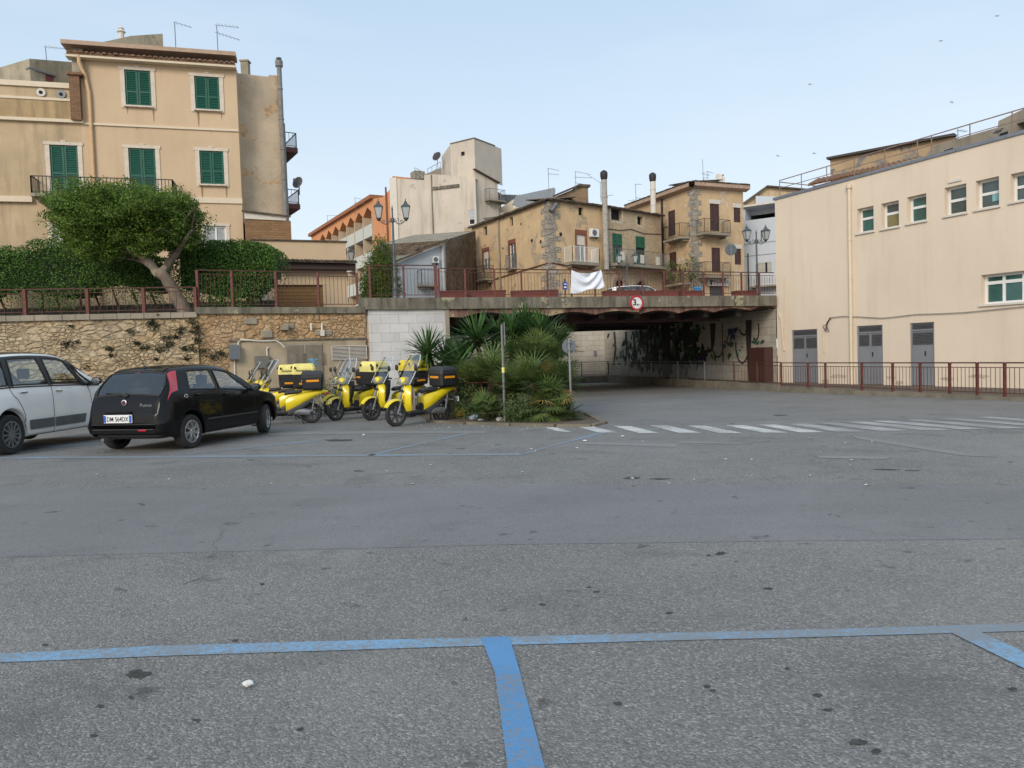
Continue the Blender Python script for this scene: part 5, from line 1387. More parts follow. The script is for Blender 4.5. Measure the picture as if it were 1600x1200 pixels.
for u in range(780, 813, 4): q.bar(P(u, 303.5, 69.42), P(u - 1, 313, 69.42), .05)
q.build('glazing_bars', M['grey_iron'], sr)
ppoly([(800, 320), (806, 306), (866, 293), (868, 296), (866, 318), (830, 330)], 65, .12, simple('blue grey roof sheet', lin((140, 148, 156), .75), .5, .2), 'sheet_roof', sr)

# ------------------------------------------------------------------ low white house and stone wall house
wh = thing('low_white_house', 'low pale blue white house with sloping brown roof line behind the railing', 'house', tuple(P(660, 440, 40)[:2]) + (3.4,))
FH = Face(XY(622, 420, 42.5), XY(696, 420, 44.0))
H_ = lambda u, v: FH.at(u, v)
shell(wh, FH, 0, FH.L, 3.3, [(0, H_(622, 411)[1]), (H_(655, 397)[0], H_(655, 397)[1]), (FH.L, H_(695, 381)[1])], plaster('blue white render', lin((205, 212, 218), .78), lin((120, 122, 124), .7), blot=.1, streak=.4), back=6)
q = MB(); q.bar(FH.W(-.2, H_(622, 409)[1], .15), FH.W(H_(656, 394)[0], H_(656, 394)[1], .15), .5, .1); q.bar(FH.W(H_(651, 391)[0], H_(651, 391)[1], .2), FH.W(FH.L, H_(695, 377)[1], .2), .6, .16); q.build('roof_edge', M['tile_old'], wh)
r = FH.rect(651, 424, 680, 446); balcony(wh, FH, r[0], r[1], r[2], .7, r[3] - r[2], M['grey_iron'], M['concrete_pale'], gap=.16)
ac_unit(FH, FH.rect(674, 401.5, 683, 411.5), 'white air conditioner on the low white house')
q = MB(); q.tube([FH.W(FH.L - .2, 3.4, .1), FH.W(FH.L - .2, H_(694, 384)[1], .1)], .07, 6); q.build('downpipe', M['white_trim'], wh)
st = thing('rubble_stone_house', 'brown rubble stone side wall between the low white house and the corner house', 'house', tuple(P(720, 440, 43)[:2]) + (3.4,))
FStn = Face(XY(697, 420, 50.0), XY(745, 420, 57.5))
rub2 = rubble('brown rubble wall', [lin((120, 100, 80), .7), lin((150, 128, 104), .7), lin((165, 145, 122), .7), lin((105, 90, 76), .7)], lin((125, 110, 92), .65), 4.5, 1.4, .06, .8, .3)
shell(st, FStn, 0, FStn.L, 3.3, [(0, FStn.at(697, 376)[1]), (FStn.L, FStn.at(744, 361)[1])], rub2, back=5)
# ------------------------------------------------------------------ corner stone house
YC = 49.0
cE = XY(858, 400, YC)
FE1 = Face(XY(740, 400, YC * 242 / 201), cE)
FE2 = Face(cE, XY(945, 400, YC * 1.062))
oldw = plaster('peeling ochre house render', lin((216, 186, 146), .93), lin((140, 122, 98), .75), patch=lin((190, 172, 148), .85), blot=.22, streak=.4, scale=1.1, patch_amt=.3, bump=.8, fine=.35)
oldw2 = plaster('grey peeling house render', lin((200, 180, 152), .92), lin((120, 108, 90), .7), patch=lin((212, 186, 150), .88), blot=.3, streak=.5, scale=1.0, patch_amt=.5, bump=.8, fine=.38)
quoin = rubble('corner quoin stones', [lin((190, 180, 165), .8), lin((165, 150, 130), .8), lin((205, 196, 182), .8)], lin((140, 125, 105), .7), 3.0, 1.6, .06, .8, .4)
ch_ = thing('corner_stone_house', 'old two storey corner house with peeling ochre walls and small attic openings', 'house', (cE[0], cE[1], 3.46))
E1 = FE1.rect; E2 = FE2.rect
h1 = [E1(755, 354, 761, 368), E1(796, 339, 801.5, 353.5), E1(755, 388, 764, 423), E1(796, 375, 805, 420)]
h2 = [E2(904, 324, 911.5, 336.5), E2(901, 360.5, 915, 411.5)]
t1 = [(0, FE1.at(741, 355)[1]), (FE1.at(800, 336)[0], FE1.at(800, 334)[1]), (FE1.L, FE1.at(857, 313)[1])]
t2 = [(0, FE2.at(859, 313)[1]), (FE2.L, FE2.at(945, 324)[1])]
mb = MB(); wall(mb, FE1, 0, FE1.L, 3.4, t1, h1, .22); wall(mb, FE2, 0, FE2.L, 3.4, t2, h2, .22)
b1 = FE2.W(FE2.L, 3.4, -8); mb.poly([FE1.W(0, 3.4), FE1.W(0, t1[0][1]), (b1.x - 6, b1.y + 6, t1[0][1] + 1), (b1.x - 6, b1.y + 6, 3.4)])
mb.build('wall', oldw, ch_)
for h in h1[:2] + h2[:1]: darkroom(ch_, FE1 if h in h1 else FE2, h, .21)
mb = MB(); n = 22
zq0, zq1 = 3.4, t1[-1][1]
for k in range(n):
    z = zq0 + (zq1 - zq0) * k / n; z2 = zq0 + (zq1 - zq0) * (k + 1) / n - .02
    wd = (.55, .95)[k % 2] * random.uniform(.8, 1.2); fbox(mb, FE1, FE1.L - (1.5 - wd), FE1.L + .03, z, z2, -.02, .035); fbox(mb, FE2, -.03, wd, z, z2, -.02, .035)
mb.build('quoin_stones', quoin, ch_)
# roof: two slopes rising to a ridge
mb = MB()
def rows(F, tops, o0, o1, rise, root, name='roof_tiles'):
    for (a, za), (b, zb) in zip(tops, tops[1:]):
        tile_edge(root, F, a, b, za + .02, zb + .02, out=o0, back=o1, rise=rise, mat=M['tile_old'], rad=.1, step=.24)
rows(FE1, [(t1[0][0] - .3, t1[0][1]), t1[1], (FE1.L + .15, t1[2][1])], .35, 2.2, .35, ch_)
rows(FE2, [(-.15, t2[0][1]), (FE2.L, t2[1][1])], .35, 2.2, .35, ch_)
mb.poly([FE1.W(0, t1[0][1] + .3, -1.5), FE1.W(FE1.L, t1[2][1] + .4, -1.5), FE2.W(FE2.L, t2[1][1] + .5, -2), (b1.x - 4, b1.y + 3, t1[0][1] + 1.2)])
mb.build('roof', M['tile_old'], ch_)
brown = simple('brown blind box', lin((140, 84, 62), .8), .7)
for F, h, wf in ((FE1, h1[2], .35), (FE1, h1[3], .0), (FE2, h2[1], .32)):
    s0, s1, z0, z1 = h
    zb_ = z1 - (z1 - z0) * .12
    q = MB(); fbox(q, F, s0 - .12, s1 + .12, zb_, z1 + .05, -.05, .04); fbox(q, F, s0 - .14, s0, z0, zb_, -.05, .03); fbox(q, F, s1, s1 + .14, z0, zb_, -.05, .03); q.build('blind_box', brown, ch_)
    w = window(ch_, F, (s0, s1, z0, zb_), rec=.1, cols=2, fw=.07, sill=False)
    if wf:
        q = MB(); fbox(q, F, s0 + .03, s1 - .03, zb_ - (z1 - z0) * wf, zb_, -.09, -.06); q.build('roller_blind', M['white_trim'], w)
q = MB(); a = FE1.at(782, 400)[0]; q.tube([FE1.W(a, 3.4, .1), FE1.W(a, lerp_list(t1, a) - .1, .1)], .07, 6); q.build('downpipe', M['concrete_pale'], ch_, smooth=True)
zb_ = FE1.at(760, 438)[1]; balcony(ch_, FE1, FE1.at(741, 430)[0], FE1.at(772, 430)[0], zb_, .8, 1.0)
r = E1(796, 400, 807, 420); balcony(ch_, FE1, r[0] - .1, r[1] + .1, r[2], .3, 1.0, M['grey_iron'], brackets=False)
z1 = FE2.at(917, 412.5)[1]; F2o = FE2.off(.85)
balcony(ch_, FE2, F2o.at(894.5, 400)[0], F2o.at(938, 400)[0], z1, .85, 1.0, M['white_pvc'], M['concrete_pale'], slab=.2)
ac_unit(FE2, E2(919.5, 358.5, 931.5, 371), 'white air conditioner above the white balcony of the corner house')
q = MB(); r = E1(858, 316, 868, 328); q.tube([FE2.W(.1, r[2], .2), FE2.W(.5, r[3], .3)], .16, 8); q.build('floodlight', M['grey_iron'], ch_)
pipe_on(ch_, FE2, [(861, 411), (880, 414), (905, 420), (940, 424)], .05, simple('rusty string course', lin((120, 72, 58), .7), .8), .04, 'cable')
pipe_on(ch_, FE1, [(745, 445), (800, 428), (840, 416), (857, 411)], .05, M['tile'], .05, 'cable')
# holes left in the peeling walls
q = MB()
for (u, v) in ((831, 376), (845, 378), (876, 366), (865, 352)):
    F = FE1 if u < 858 else FE2; a, z = F.at(u, v); disc(q, F, a, z, .14, .0, .012, 7)
for (u, v) in ((786, 388), (814, 350)): a, z = FE1.at(u, v); disc(q, FE1, a, z, .09, .0, .012, 6)
q.build('wall_hole', simple('broken render hole', lin((70, 58, 48), .6), .95), ch_)
# ridge wall with chimney block behind
rg = thing('brick_chimney_wall', 'brown brick chimney wall rising behind the corner house roof', 'chimney', tuple(P(915, 300, 54)))
FK = Face(XY(866, 305, 54), XY(919, 300, 55)); 
mb = MB(); wall(mb, FK, 0, FK.L, 9.0, [(0, FK.at(867, 308)[1]), (FK.at(905, 293)[0], FK.at(905, 292)[1]), (FK.L, FK.at(918, 291)[1])]); mb.poly([FK.W(FK.L, 9), FK.W(FK.L, FK.at(918, 291)[1]), FK.W(FK.L, FK.at(918, 291)[1], -2), FK.W(FK.L, 9, -2)])
mb.build('brick_face', blocks('brown brick gable', FK.ang, .45, .2, lin((178, 148, 115), .8), lin((155, 128, 100), .75), lin((130, 115, 95), .7), .35, bump=.3), rg)
mb = MB(); a = FK.at(904, 292)[0]; fbox(mb, FK, a, FK.L + .15, FK.at(910, 292)[1], FK.at(910, 288)[1], -1, .1); mb.bar(FK.W(0, FK.at(867, 307)[1] + .05, 0), FK.W(a, FK.at(904, 291)[1] + .05, 0), .5, .12); mb.build('coping', M['tile_old'], rg)
# tall flue pipes
def flue(u, v0, v1, Y, r, label, cap):
    b = P(u, v1, Y); t = P(u - (v1 - v0) * .012, v0, Y)
    f = thing('flue_pipe', label, 'flue', (b.x, Y, b.z))
    q = MB(); q.tube([b, Vector((b.x, Y, t.z))], r, 12)
    n = int((t.z - b.z) / 1.1)
    for k in range(n): z = b.z + (k + .5) * 1.1; q.tube([(b.x, Y, z), (b.x, Y, z + .08)], r * 1.12, 12)
    q.build('pipe', cap[0], f, smooth=True)
    q = MB(); q.lathe([(r * .8, 0), (r * 1.1, .05), (r * 1.3, .25), (r * 1.3, .5), (r * .9, .6), (.02, .68)], 12, (b.x, Y, t.z)); q.build('cowl', cap[1], f, smooth=True)
flue(947.5, 281, 421, YC * 1.055, .2, 'tall pale grey flue pipe rising against the corner of the stone house', (simple('pale fibre cement', lin((185, 180, 170), .8), .8, var=.3), M['iron']))
flue(1021, 284, 333, 54, .2, 'white flue pipe with a dark cowl above the green shuttered house', (M['white_trim'], M['iron']))
# ------------------------------------------------------------------ green shuttered house
gH = thing('green_shutter_house', 'old house with two tall green shutters, shared balcony and arched doorways', 'house', (FE2.W(FE2.L, 3.46)[0] + 2, FE2.W(FE2.L, 0)[1] + 1, 3.46))
cG = XY(1034, 400, YC * 1.152)
FG2 = Face((FE2.B.x, FE2.B.y), cG)
g = FG2.rect
oA = g(955, 325, 971, 344); oB = g(996, 338.5, 1004.5, 351); sA = g(957, 365, 972.5, 411); sB = g(993.5, 369.5, 1008, 415)
aA = g(959.5, 435.5, 975.5, 462); aB = g(992.5, 438, 1009.5, 462)
aA = (aA[0], aA[1], 3.5, aA[3]); aB = (aB[0], aB[1], 3.5, aB[3])
tg = [(0, FG2.at(948, 324)[1]), (FG2.L, FG2.at(1033, 338)[1])]
shell(gH, FG2, 0, FG2.L, 3.4, tg, oldw2, [oA, oB, sA, sB, aA, aB], .25, back=8)
for h in (oA, oB): darkroom(gH, FG2, h, .24)
for h in (aA, aB):
    q = MB(); m_ = (h[0] + h[1]) / 2; w = (h[1] - h[0]) / 2
    fbox(q, FG2, h[0], h[1], h[2], h[3], -.24, -.18); q.build('arched_door', simple('dark brown arched door', (0.03, 0.022, 0.018, 1), .7), gH)
    q = MB()
    # stone arch: corner fillers and voussoirs
    for sgn in (-1, 1):
        pts = [(m_ + sgn * w, h[3])] + [(m_ + sgn * w * math.sin(t), h[3] - w * .75 + w * .75 * math.cos(t)) for t in [math.pi / 2 * k / 6 for k in range(7)]][::-1]
        q.prism([FG2.W(a, z, -.1) for a, z in pts], tuple(FG2.n * .12) + (0,))
    for k in range(11):
        t = math.pi * (k + .5) / 11; c = FG2.W(m_ + math.cos(t) * w * 1.12, h[3] - w * .75 + math.sin(t) * w * .9, .03)
        q.box(c, (.34, .1, .28), rot=Matrix.Rotation(FG2.ang, 3, 'Z') @ Matrix.Rotation(-t, 3, 'Y'))
    for a in (h[0] - .12, h[1] + .12): fbox(q, FG2, a - .13, a + .13, h[2], h[3] - w * .7, 0, .08)
    q.build('stone_arch', simple('pale arch stone', lin((190, 172, 148), .8), .9, var=.3, bump=.4), gH)
for h in (sA, sB):
    s0, s1, z0, z1 = h
    shutters(gH, FG2, (s0, s1, z0 + (z1 - z0) * .62, z1), M['green_house'], out=-.04, step=.1)
    shutters(gH, FG2, (s0, s1, z0, z0 + (z1 - z0) * .36), M['green_house'], out=-.04, step=.1)
    q = MB(); fbox(q, FG2, s0, s1, z0 + (z1 - z0) * .36, z0 + (z1 - z0) * .62, -.1, -.05); q.build('door_glass', simple('dark green glass', (0.015, 0.035, 0.03, 1), .2), gH)
# chequered tile border round the attic windows
q = MB()
for h in (oA, oB):
    per = []
    for k in range(9):
        t = k / 8; per += [(h[0] - .12, h[2] + (h[3] - h[2]) * t), (h[1] + .12, h[2] + (h[3] - h[2]) * t)]
    if h is oB:
        for k in range(5): t = k / 4; per += [(h[0] + (h[1] - h[0]) * t, h[2] - .15), (h[0] + (h[1] - h[0]) * t, h[3] + .15)]
    else:
        for k in range(9): t = k / 8; per += [(h[0] + (h[1] - h[0]) * t, h[2] - .15)]
    for a, z in per[::1]: fbox(q, FG2, a - .045, a + .045, z - .045, z + .045, 0, .015)
q.build('tile_border', M['white_trim'], gH)
rows(FG2, [(0, tg[0][1]), (FG2.L + .2, tg[1][1])], .3, 2.5, .3, gH)
zbA, zbB = FG2.at(960, 413)[1], FG2.at(1020, 419)[1]
F3o = FG2.off(.9)
balcony(gH, FG2, .3, FG2.L - .1, (zbA + zbB) / 2, .9, 1.0, M['grey_iron'], M['concrete_pale'], slab=.18, gap=.14)
for (u, v) in ((973, 400), (1004, 405), (1028, 408)):
    a, z = F3o.at(u, v); q = MB(); fbox(q, FG2, a - .22, a + .22, z - .3, z + .3, .88, .9); q.build('balcony_notice', M['white_trim'], gH)
pipe_on(gH, FG2, [(950, 358), (970, 360), (985, 358), (1005, 365), (1033, 366)], .025, M['iron'], .04, 'cable')
# ------------------------------------------------------------------ tall tan corner building
cF = XY(1084, 380, 54.0)
FF1 = Face(XY(984, 380, 54 * 255 / 221), cF); FF2 = Face(cF, XY(1162.5, 380, 54 * 1.042))
tn = thing('tan_corner_building', 'tall tan corner building with maroon brown shutters and iron balconies', 'building', (cF[0], cF[1], 3.46))
f1, f2 = FF1.rect, FF2.rect
hA = [f1(1044, 329, 1055, 369), f1(1046, 394, 1057, 424)]
hB = [f2(1109.5, 318.5, 1124, 361), f2(1146.5, 324.5, 1157, 347.5), f2(1112, 387, 1125.5, 426), f2(1148, 388.5, 1158, 413.5)]
hs = f2(1109, 447, 1131.5, 464); hs = (hs[0], hs[1], 3.5, hs[3])
u1 = [(0, FF1.at(986, 327)[1]), (FF1.L, FF1.at(1083, 293)[1])]; u2 = [(0, FF2.at(1084, 293)[1]), (FF2.L, FF2.at(1162, 298)[1])]
mb = MB(); wall(mb, FF1, 0, FF1.L, 3.4, u1, hA, .15); wall(mb, FF2, 0, FF2.L, 3.4, u2, hB + [hs], .15)
mb.poly([FF2.W(FF2.L, 3.4), FF2.W(FF2.L, u2[1][1]), FF2.W(FF2.L, u2[1][1], -8), FF2.W(FF2.L, 3.4, -8)])
mb.build('wall', plaster('flaking tan render', lin((214, 184, 146), .92), lin((140, 120, 95), .75), patch=lin((226, 210, 190), .9), blot=.2, streak=.4, scale=1.1, patch_amt=.26, bump=.8, fine=.3), tn)
mb = MB(); n = 26
for k in range(n):
    z = 3.4 + (u1[1][1] - 3.5) * k / n; z2 = 3.4 + (u1[1][1] - 3.5) * (k + 1) / n - .02; wd = (.35, .6)[k % 2]
    fbox(mb, FF1, FF1.L - wd, FF1.L + .03, z, z2, -.02, .03); fbox(mb, FF2, -.03, wd * 1.3, z, z2, -.02, .03)
mb.build('quoin_stones', quoin, tn)
for F, hh in ((FF1, hA), (FF2, hB)):
    for h in hh: shutters(tn, F, h, M['brown_sh'], out=-.06, step=.1); 
for h in (hB[0], hB[1], hB[3]):
    q = MB(); fbox(q, FF2, h[0] - .1, h[1] + .1, h[3], h[3] + .3, 0, .03); q.build('lintel', M['white_trim'], tn)
for F, (a, b, v, dp_) in ((FF1, (1036, 1062, 373, .9)), (FF1, (1036, 1064, 444, .9)), (FF2, (1101, 1142.5, 364, .9)), (FF2, (1102, 1142.5, 431, .9))):
    Fo = F.off(dp_); zb_ = Fo.at((a + b) / 2, v)[1]; balcony(tn, F, Fo.at(a, v)[0], Fo.at(b, v)[0], zb_, dp_, 1.0, slab=.14, gap=.13)
for F, t, in ((FF1, u1), (FF2, u2)):
    q = MB(); e = .45
    s0, s1 = (0, F.L + (e * .4)) if F is FF1 else (-e * .4, F.L + .3)
    q.add([F.W(s0, t[0][1] - .1, 0), F.W(s1, t[1][1] - .1, 0), F.W(s1, t[1][1] + .05, e), F.W(s0, t[0][1] + .05, e), F.W(s0, t[0][1] + .35, e), F.W(s1, t[1][1] + .35, e), F.W(s0, t[0][1] + .35, -.2), F.W(s1, t[1][1] + .35, -.2)], [(0, 1, 2, 3), (3, 2, 5, 4), (4, 5, 7, 6)])
    q.build('cornice', simple('pink grey cornice', lin((196, 165, 142), .8), .8, var=.3), tn)
    tile_edge(tn, F, s0, s1, t[0][1] + .36, t[1][1] + .36, e + .05, M['tile_old'], .09, .22, 2.5, .3)
mb = MB(); mb.poly([FF1.W(0, u1[0][1] + .6, -2), FF1.W(FF1.L, u1[1][1] + .65, -1), FF2.W(FF2.L, u2[1][1] + .65, -2), FF2.W(FF2.L, u2[1][1] + .65, -8), FF1.W(0, u1[0][1] + .6, -8)]); mb.build('roof', M['tile_old'], tn)
q = MB(); a = FF1.at(1037, 380)[0]; q.tube([FF1.W(a, 3.4, .1), FF1.W(a, lerp_list(u1, a) - .1, .1)], .08, 6); q.build('downpipe', M['iron'], tn)
q = MB(); r = f2(1104, 436, 1136, 447); fbox(q, FF2, r[0], r[1], r[2], r[3], 0.02, .2); sb_ = q.build('shop_sign', M['white_trim'], tn)
text_mesh(sb_, 'XUASU', (r[3] - r[2]) * .75, FF2.W(r[0] + (r[1] - r[0]) * .62, r[2] + (r[3] - r[2]) * .38, .205), tuple(FF2.d) + (0,), (0, 0, 1), simple('faded maroon lettering', lin((120, 70, 85), .8), .7), xs=1.1)
q = MB(); c = FF2.W(r[0] + (r[1] - r[0]) * .12, (r[2] + r[3]) / 2, .205); w_ = (r[3] - r[2])
q.tube([c + Vector((0, 0, -.4 * w_)), c + Vector((0, 0, .1 * w_)), c + Vector((-.1, 0, .35 * w_))], .06, 6); q.tube([c, c + Vector((.35 * w_, 0, .2 * w_))], .05, 6); q.build('sign_figure', M['black'], sb_)
q = MB(); fbox(q, FF2, hs[0], hs[1], hs[2], hs[3], -.14, -.08)
for k in range(9): z = hs[2] + (hs[3] - hs[2]) * k / 9; fbox(q, FF2, hs[0], hs[1], z, z + .03, -.08, -.06)
q.build('roller_door', simple('charcoal roller door', lin((78, 76, 78), .8), .6), tn)
# balcony plants on the tan building
def bush(name, label, cat, c, r, n, size, mat, seed, group=None, stem=True, aspect=2.0):
    t = thing(name, label, cat, (c[0], c[1], c[2] - r[2]), group)
    leafcloud('foliage', blob_points(n, c, r, seed), size, mat, t, seed, aspect)
    if stem:
        q = MB(); 
        for k in range(4):
            a = k * 1.7; q.tube([(c[0] + .04 * math.cos(a), c[1] + .04 * math.sin(a), c[2] - r[2]), (c[0] + r[0] * .4 * math.cos(a), c[1] + r[1] * .4 * math.sin(a), c[2] + r[2] * .3)], [.03, .012], 5)
        q.build('stem', M['bark_dk'], t)
    return t
for i, (u, v, Y, lab) in enumerate(((1052, 424, 54.5, 'leafy potted plant on the lower balcony left of the tan corner'), (1079, 420, 52.8, 'grey green creeper hanging beside the stone corner of the tan building'))):
    c = P(u, v, Y); bush('balcony_plant', lab, 'plant', tuple(c), (.7, .4, .75) if i == 0 else (.6, .4, 1.0), 420, .14, M['leaf_weed'], 30 + i)
# ------------------------------------------------------------------ white modern building
wm = thing('white_modern_building', 'white rendered modern block with a recessed top balcony beside the cream building', 'building', tuple(P(1190, 400, 60)[:2]) + (3.46,))
FM = Face(XY(1160, 400, 61), XY(1262, 400, 58))
wmm = plaster('white modern render', lin((206, 212, 220), .84), lin((150, 152, 155), .8), blot=.06, streak=.15, scale=.3)
rec = FM.rect(1160, 322, 1214, 342)
wA = FM.rect(1184, 410, 1206, 426); sl_ = FM.rect(1188.5, 360, 1190.5, 379)
shell(wm, FM, 0, FM.L, 3.4, FM.at(1190, 320)[1], wmm, [(0.3, rec[1], rec[2], rec[3]), wA, sl_], 1.5, back=9)
q = MB(); fbox(q, FM, 0, FM.L, rec[2] + .6, rec[3] + .0, -1.6, -1.5); q.build('recess_wall', wmm, wm)
q = MB(); fbox(q, FM, -.1, FM.L, FM.at(1190, 321)[1], FM.at(1190, 318)[1], -1, .3); q.build('roof_slab', M['white_trim'], wm)
darkroom(wm, FM, sl_, .3); shutters(wm, FM, wA, simple('beige shutter', lin((196, 192, 182), .8), .7), leaves=3, out=-.05, slats=False)
r = FM.rect(1196, 410, 1199, 426); q = MB(); fbox(q, FM, r[0], r[1], r[2], r[3], -.02, .02); q.build('window_gap', M['dark'], wm)
r = FM.rect(1175, 428, 1214, 447); balcony(wm, FM, r[0], r[1] + 2, r[2], .9, r[3] - r[2], M['white_pvc'], M['concrete_pale'])
for v in (379, 398): r = FM.rect(1162, v, 1214, v + .8); q = MB(); fbox(q, FM, 0, FM.L, r[2], r[3], 0, .02); q.build('cable', M['grey_iron'], wm)
q = MB(); a = FM.at(1168, 398)[0]; fbox(q, FM, a, a + .08, 3.5, FM.at(1168, 396)[1], 0, .06); q.build('cable', M['iron'], wm)
tr_ = thing('tan_rooftop_block', 'stained tan rooftop block with a sloping edge behind the white modern building', 'rooftop room', tuple(P(1200, 310, 64)))
ppoly([(1160, 326), (1163, 316), (1198, 292), (1262, 297), (1262, 330)], 62, 4, M['ochre_old'], 'wall', tr_)
ppoly([(1181, 306), (1262, 309), (1262, 330), (1181, 330)], 61.6, .3, wmm, 'white_parapet', tr_)
q = MB(); q.bar(P(1162, 317, 61.8), P(1198, 291, 61.8), .4, .1); q.bar(P(1198, 291, 61.8), P(1262, 296.5, 61.8), .4, .1); q.build('roof_edge', M['tile_old'], tr_)
# ------------------------------------------------------------------ roofs behind the cream building
k_ = RF.n * -1
def FB_(u0, Y0, u1, Y1, v=240): return Face(XY(u0, v, Y0), XY(u1, v, Y1))
bb = thing('brick_roof_building', 'long brown brick upper wall rising behind the cream building roof', 'building', tuple(P(1380, 250, 42)[:2]) + (3.46,))
FX = FB_(1297, 43, 1490, 38.5)
shell(bb, FX, 0, FX.L, 3.4, [(0, FX.at(1297, 249)[1]), (FX.L, FX.at(1489, 213)[1])], plaster('brown grey brick render', lin((196, 170, 136), .8), lin((110, 95, 80), .7), patch=lin((150, 148, 145), .8), blot=.25, streak=.4, scale=.6, patch_amt=.4), back=5, name='brick_wall')
q = MB(); q.bar(FX.W(-.1, FX.at(1297, 248)[1], .05), FX.W(FX.L + .1, FX.at(1489, 212)[1], .05), .5, .12); q.build('roof_edge', simple('dark roof edge', (0.06, 0.05, 0.045, 1), .8), bb)
lo = thing('tiled_low_roof', 'low tiled roof with sagging eaves just behind the cream building parapet', 'roof', tuple(P(1300, 290, 38)))
FY = FB_(1270, 39, 1440, 36.5, 280)
q = MB(); wall(q, FY, 0, FY.L, 6, [(0, FY.at(1272, 291)[1]), (FY.L, FY.at(1400, 264)[1] + .4)]); q.build('wall', oldw, lo)
tile_edge(lo, FY, -.2, FY.L, FY.at(1272, 290)[1], FY.at(1272, 290)[1] + .45, .4, M['tile'], .1, .24, 3, .9)
stc = thing('concrete_stair_parapet', 'pale concrete stair parapet with dark openings above the cream building', 'parapet', tuple(P(1520, 220, 30)))
FZ = FB_(1448, 34.0, 1640, 28.5, 210)
zA = lambda u, v: FZ.at(u, v)
op = FZ.rect(1588.5, 185, 1640, 203)
q = MB(); wall(q, FZ, 0, FZ.L, 5, [(0, zA(1450, 240)[1]), (zA(1458, 226)[0], zA(1458, 228)[1]), (zA(1559, 200)[0], zA(1559, 199)[1]), (zA(1560, 200)[0], zA(1560, 189)[1]), (FZ.L, zA(1600, 177)[1] + .3)], [op], .4); q.build('parapet_wall', M['concrete_pale'], stc); darkroom(stc, FZ, op, .39)
for (u0, v0, u1, v1) in ((1475, 233, 1489, 238), (1562, 207, 1575, 212)):
    r = FZ.rect(u0, v0, u1, v1); q = MB(); fbox(q, FZ, r[0], r[1], r[2], r[3], 0, .01); q.build('drain_opening', M['dark'], stc)
# aerials
antenna((73, 96), (70, 73), 35, 'thin aerial on the left grey rooftop room', [(1, .9, -.1, .1)])
antenna((275, 80), (273, 35), 33, 'tall single boom aerial above the peach house cornice', [(1, .7, -.25, .2)])
antenna((341, 86), (338, 39), 33, 'double boom aerial at the right end of the peach house roof', [(1, .95, -.1, .1), (.74, .95, -.28, .2)])
antenna((556, 335), (554, 309), 62, 'small aerial above the orange roof edge', [(1, .8, -.2, .1), (.7, .8, -.1, .1)])
antenna((512, 352), (511, 337), 70, 'small bent aerial at the low end of the orange roof', [(1, 1.2, 0, .1)])
antenna((858, 305), (856, 263), 54, 'two boom aerial on the ridge left of the brick chimney wall', [(1, .8, -.2, .1), (.8, .8, -.1, .1)])
antenna((900, 312), (900, 268), 53, 'three boom aerial in front of the brick chimney wall', [(1, 1.1, -.2, .1), (.8, 1.2, -.05, .1), (.6, 1.1, -.2, .1)])
antenna((939, 315), (937, 285), 53, 'slanting braced aerial beside the tall pale flue', [(1, -.9, -.6, .1), (.3, .9, .05, .1)])
antenna((994, 318), (992, 288), 56, 'aerial left of the white flue pipe', [(1, .5, 0, .1), (.3, .7, -.1, .1), (.2, -.6, .1, .1)])
antenna((1099, 285), (1097, 249), 58, 'tall thin aerial on the tan building roof', [(.35, .6, -.1, .2), (.2, .4, 0, .2)])
antenna((1106, 283), (1106, 268), 58, 'short broad aerial beside the tall one on the tan roof', [(1, -.5, .3, .1), (1, .5, -.3, .1)])
antenna((1497, 226), (1496, 201), 36, 'crooked aerial behind the roof railing of the cream building', [(.9, .5, -.1, .2), (.6, -.6, .1, .2)])
dish(P(1125, 280, 57), .42, (.3, -1, .5), 'white satellite dish on the tan building roof', M['white_trim'])

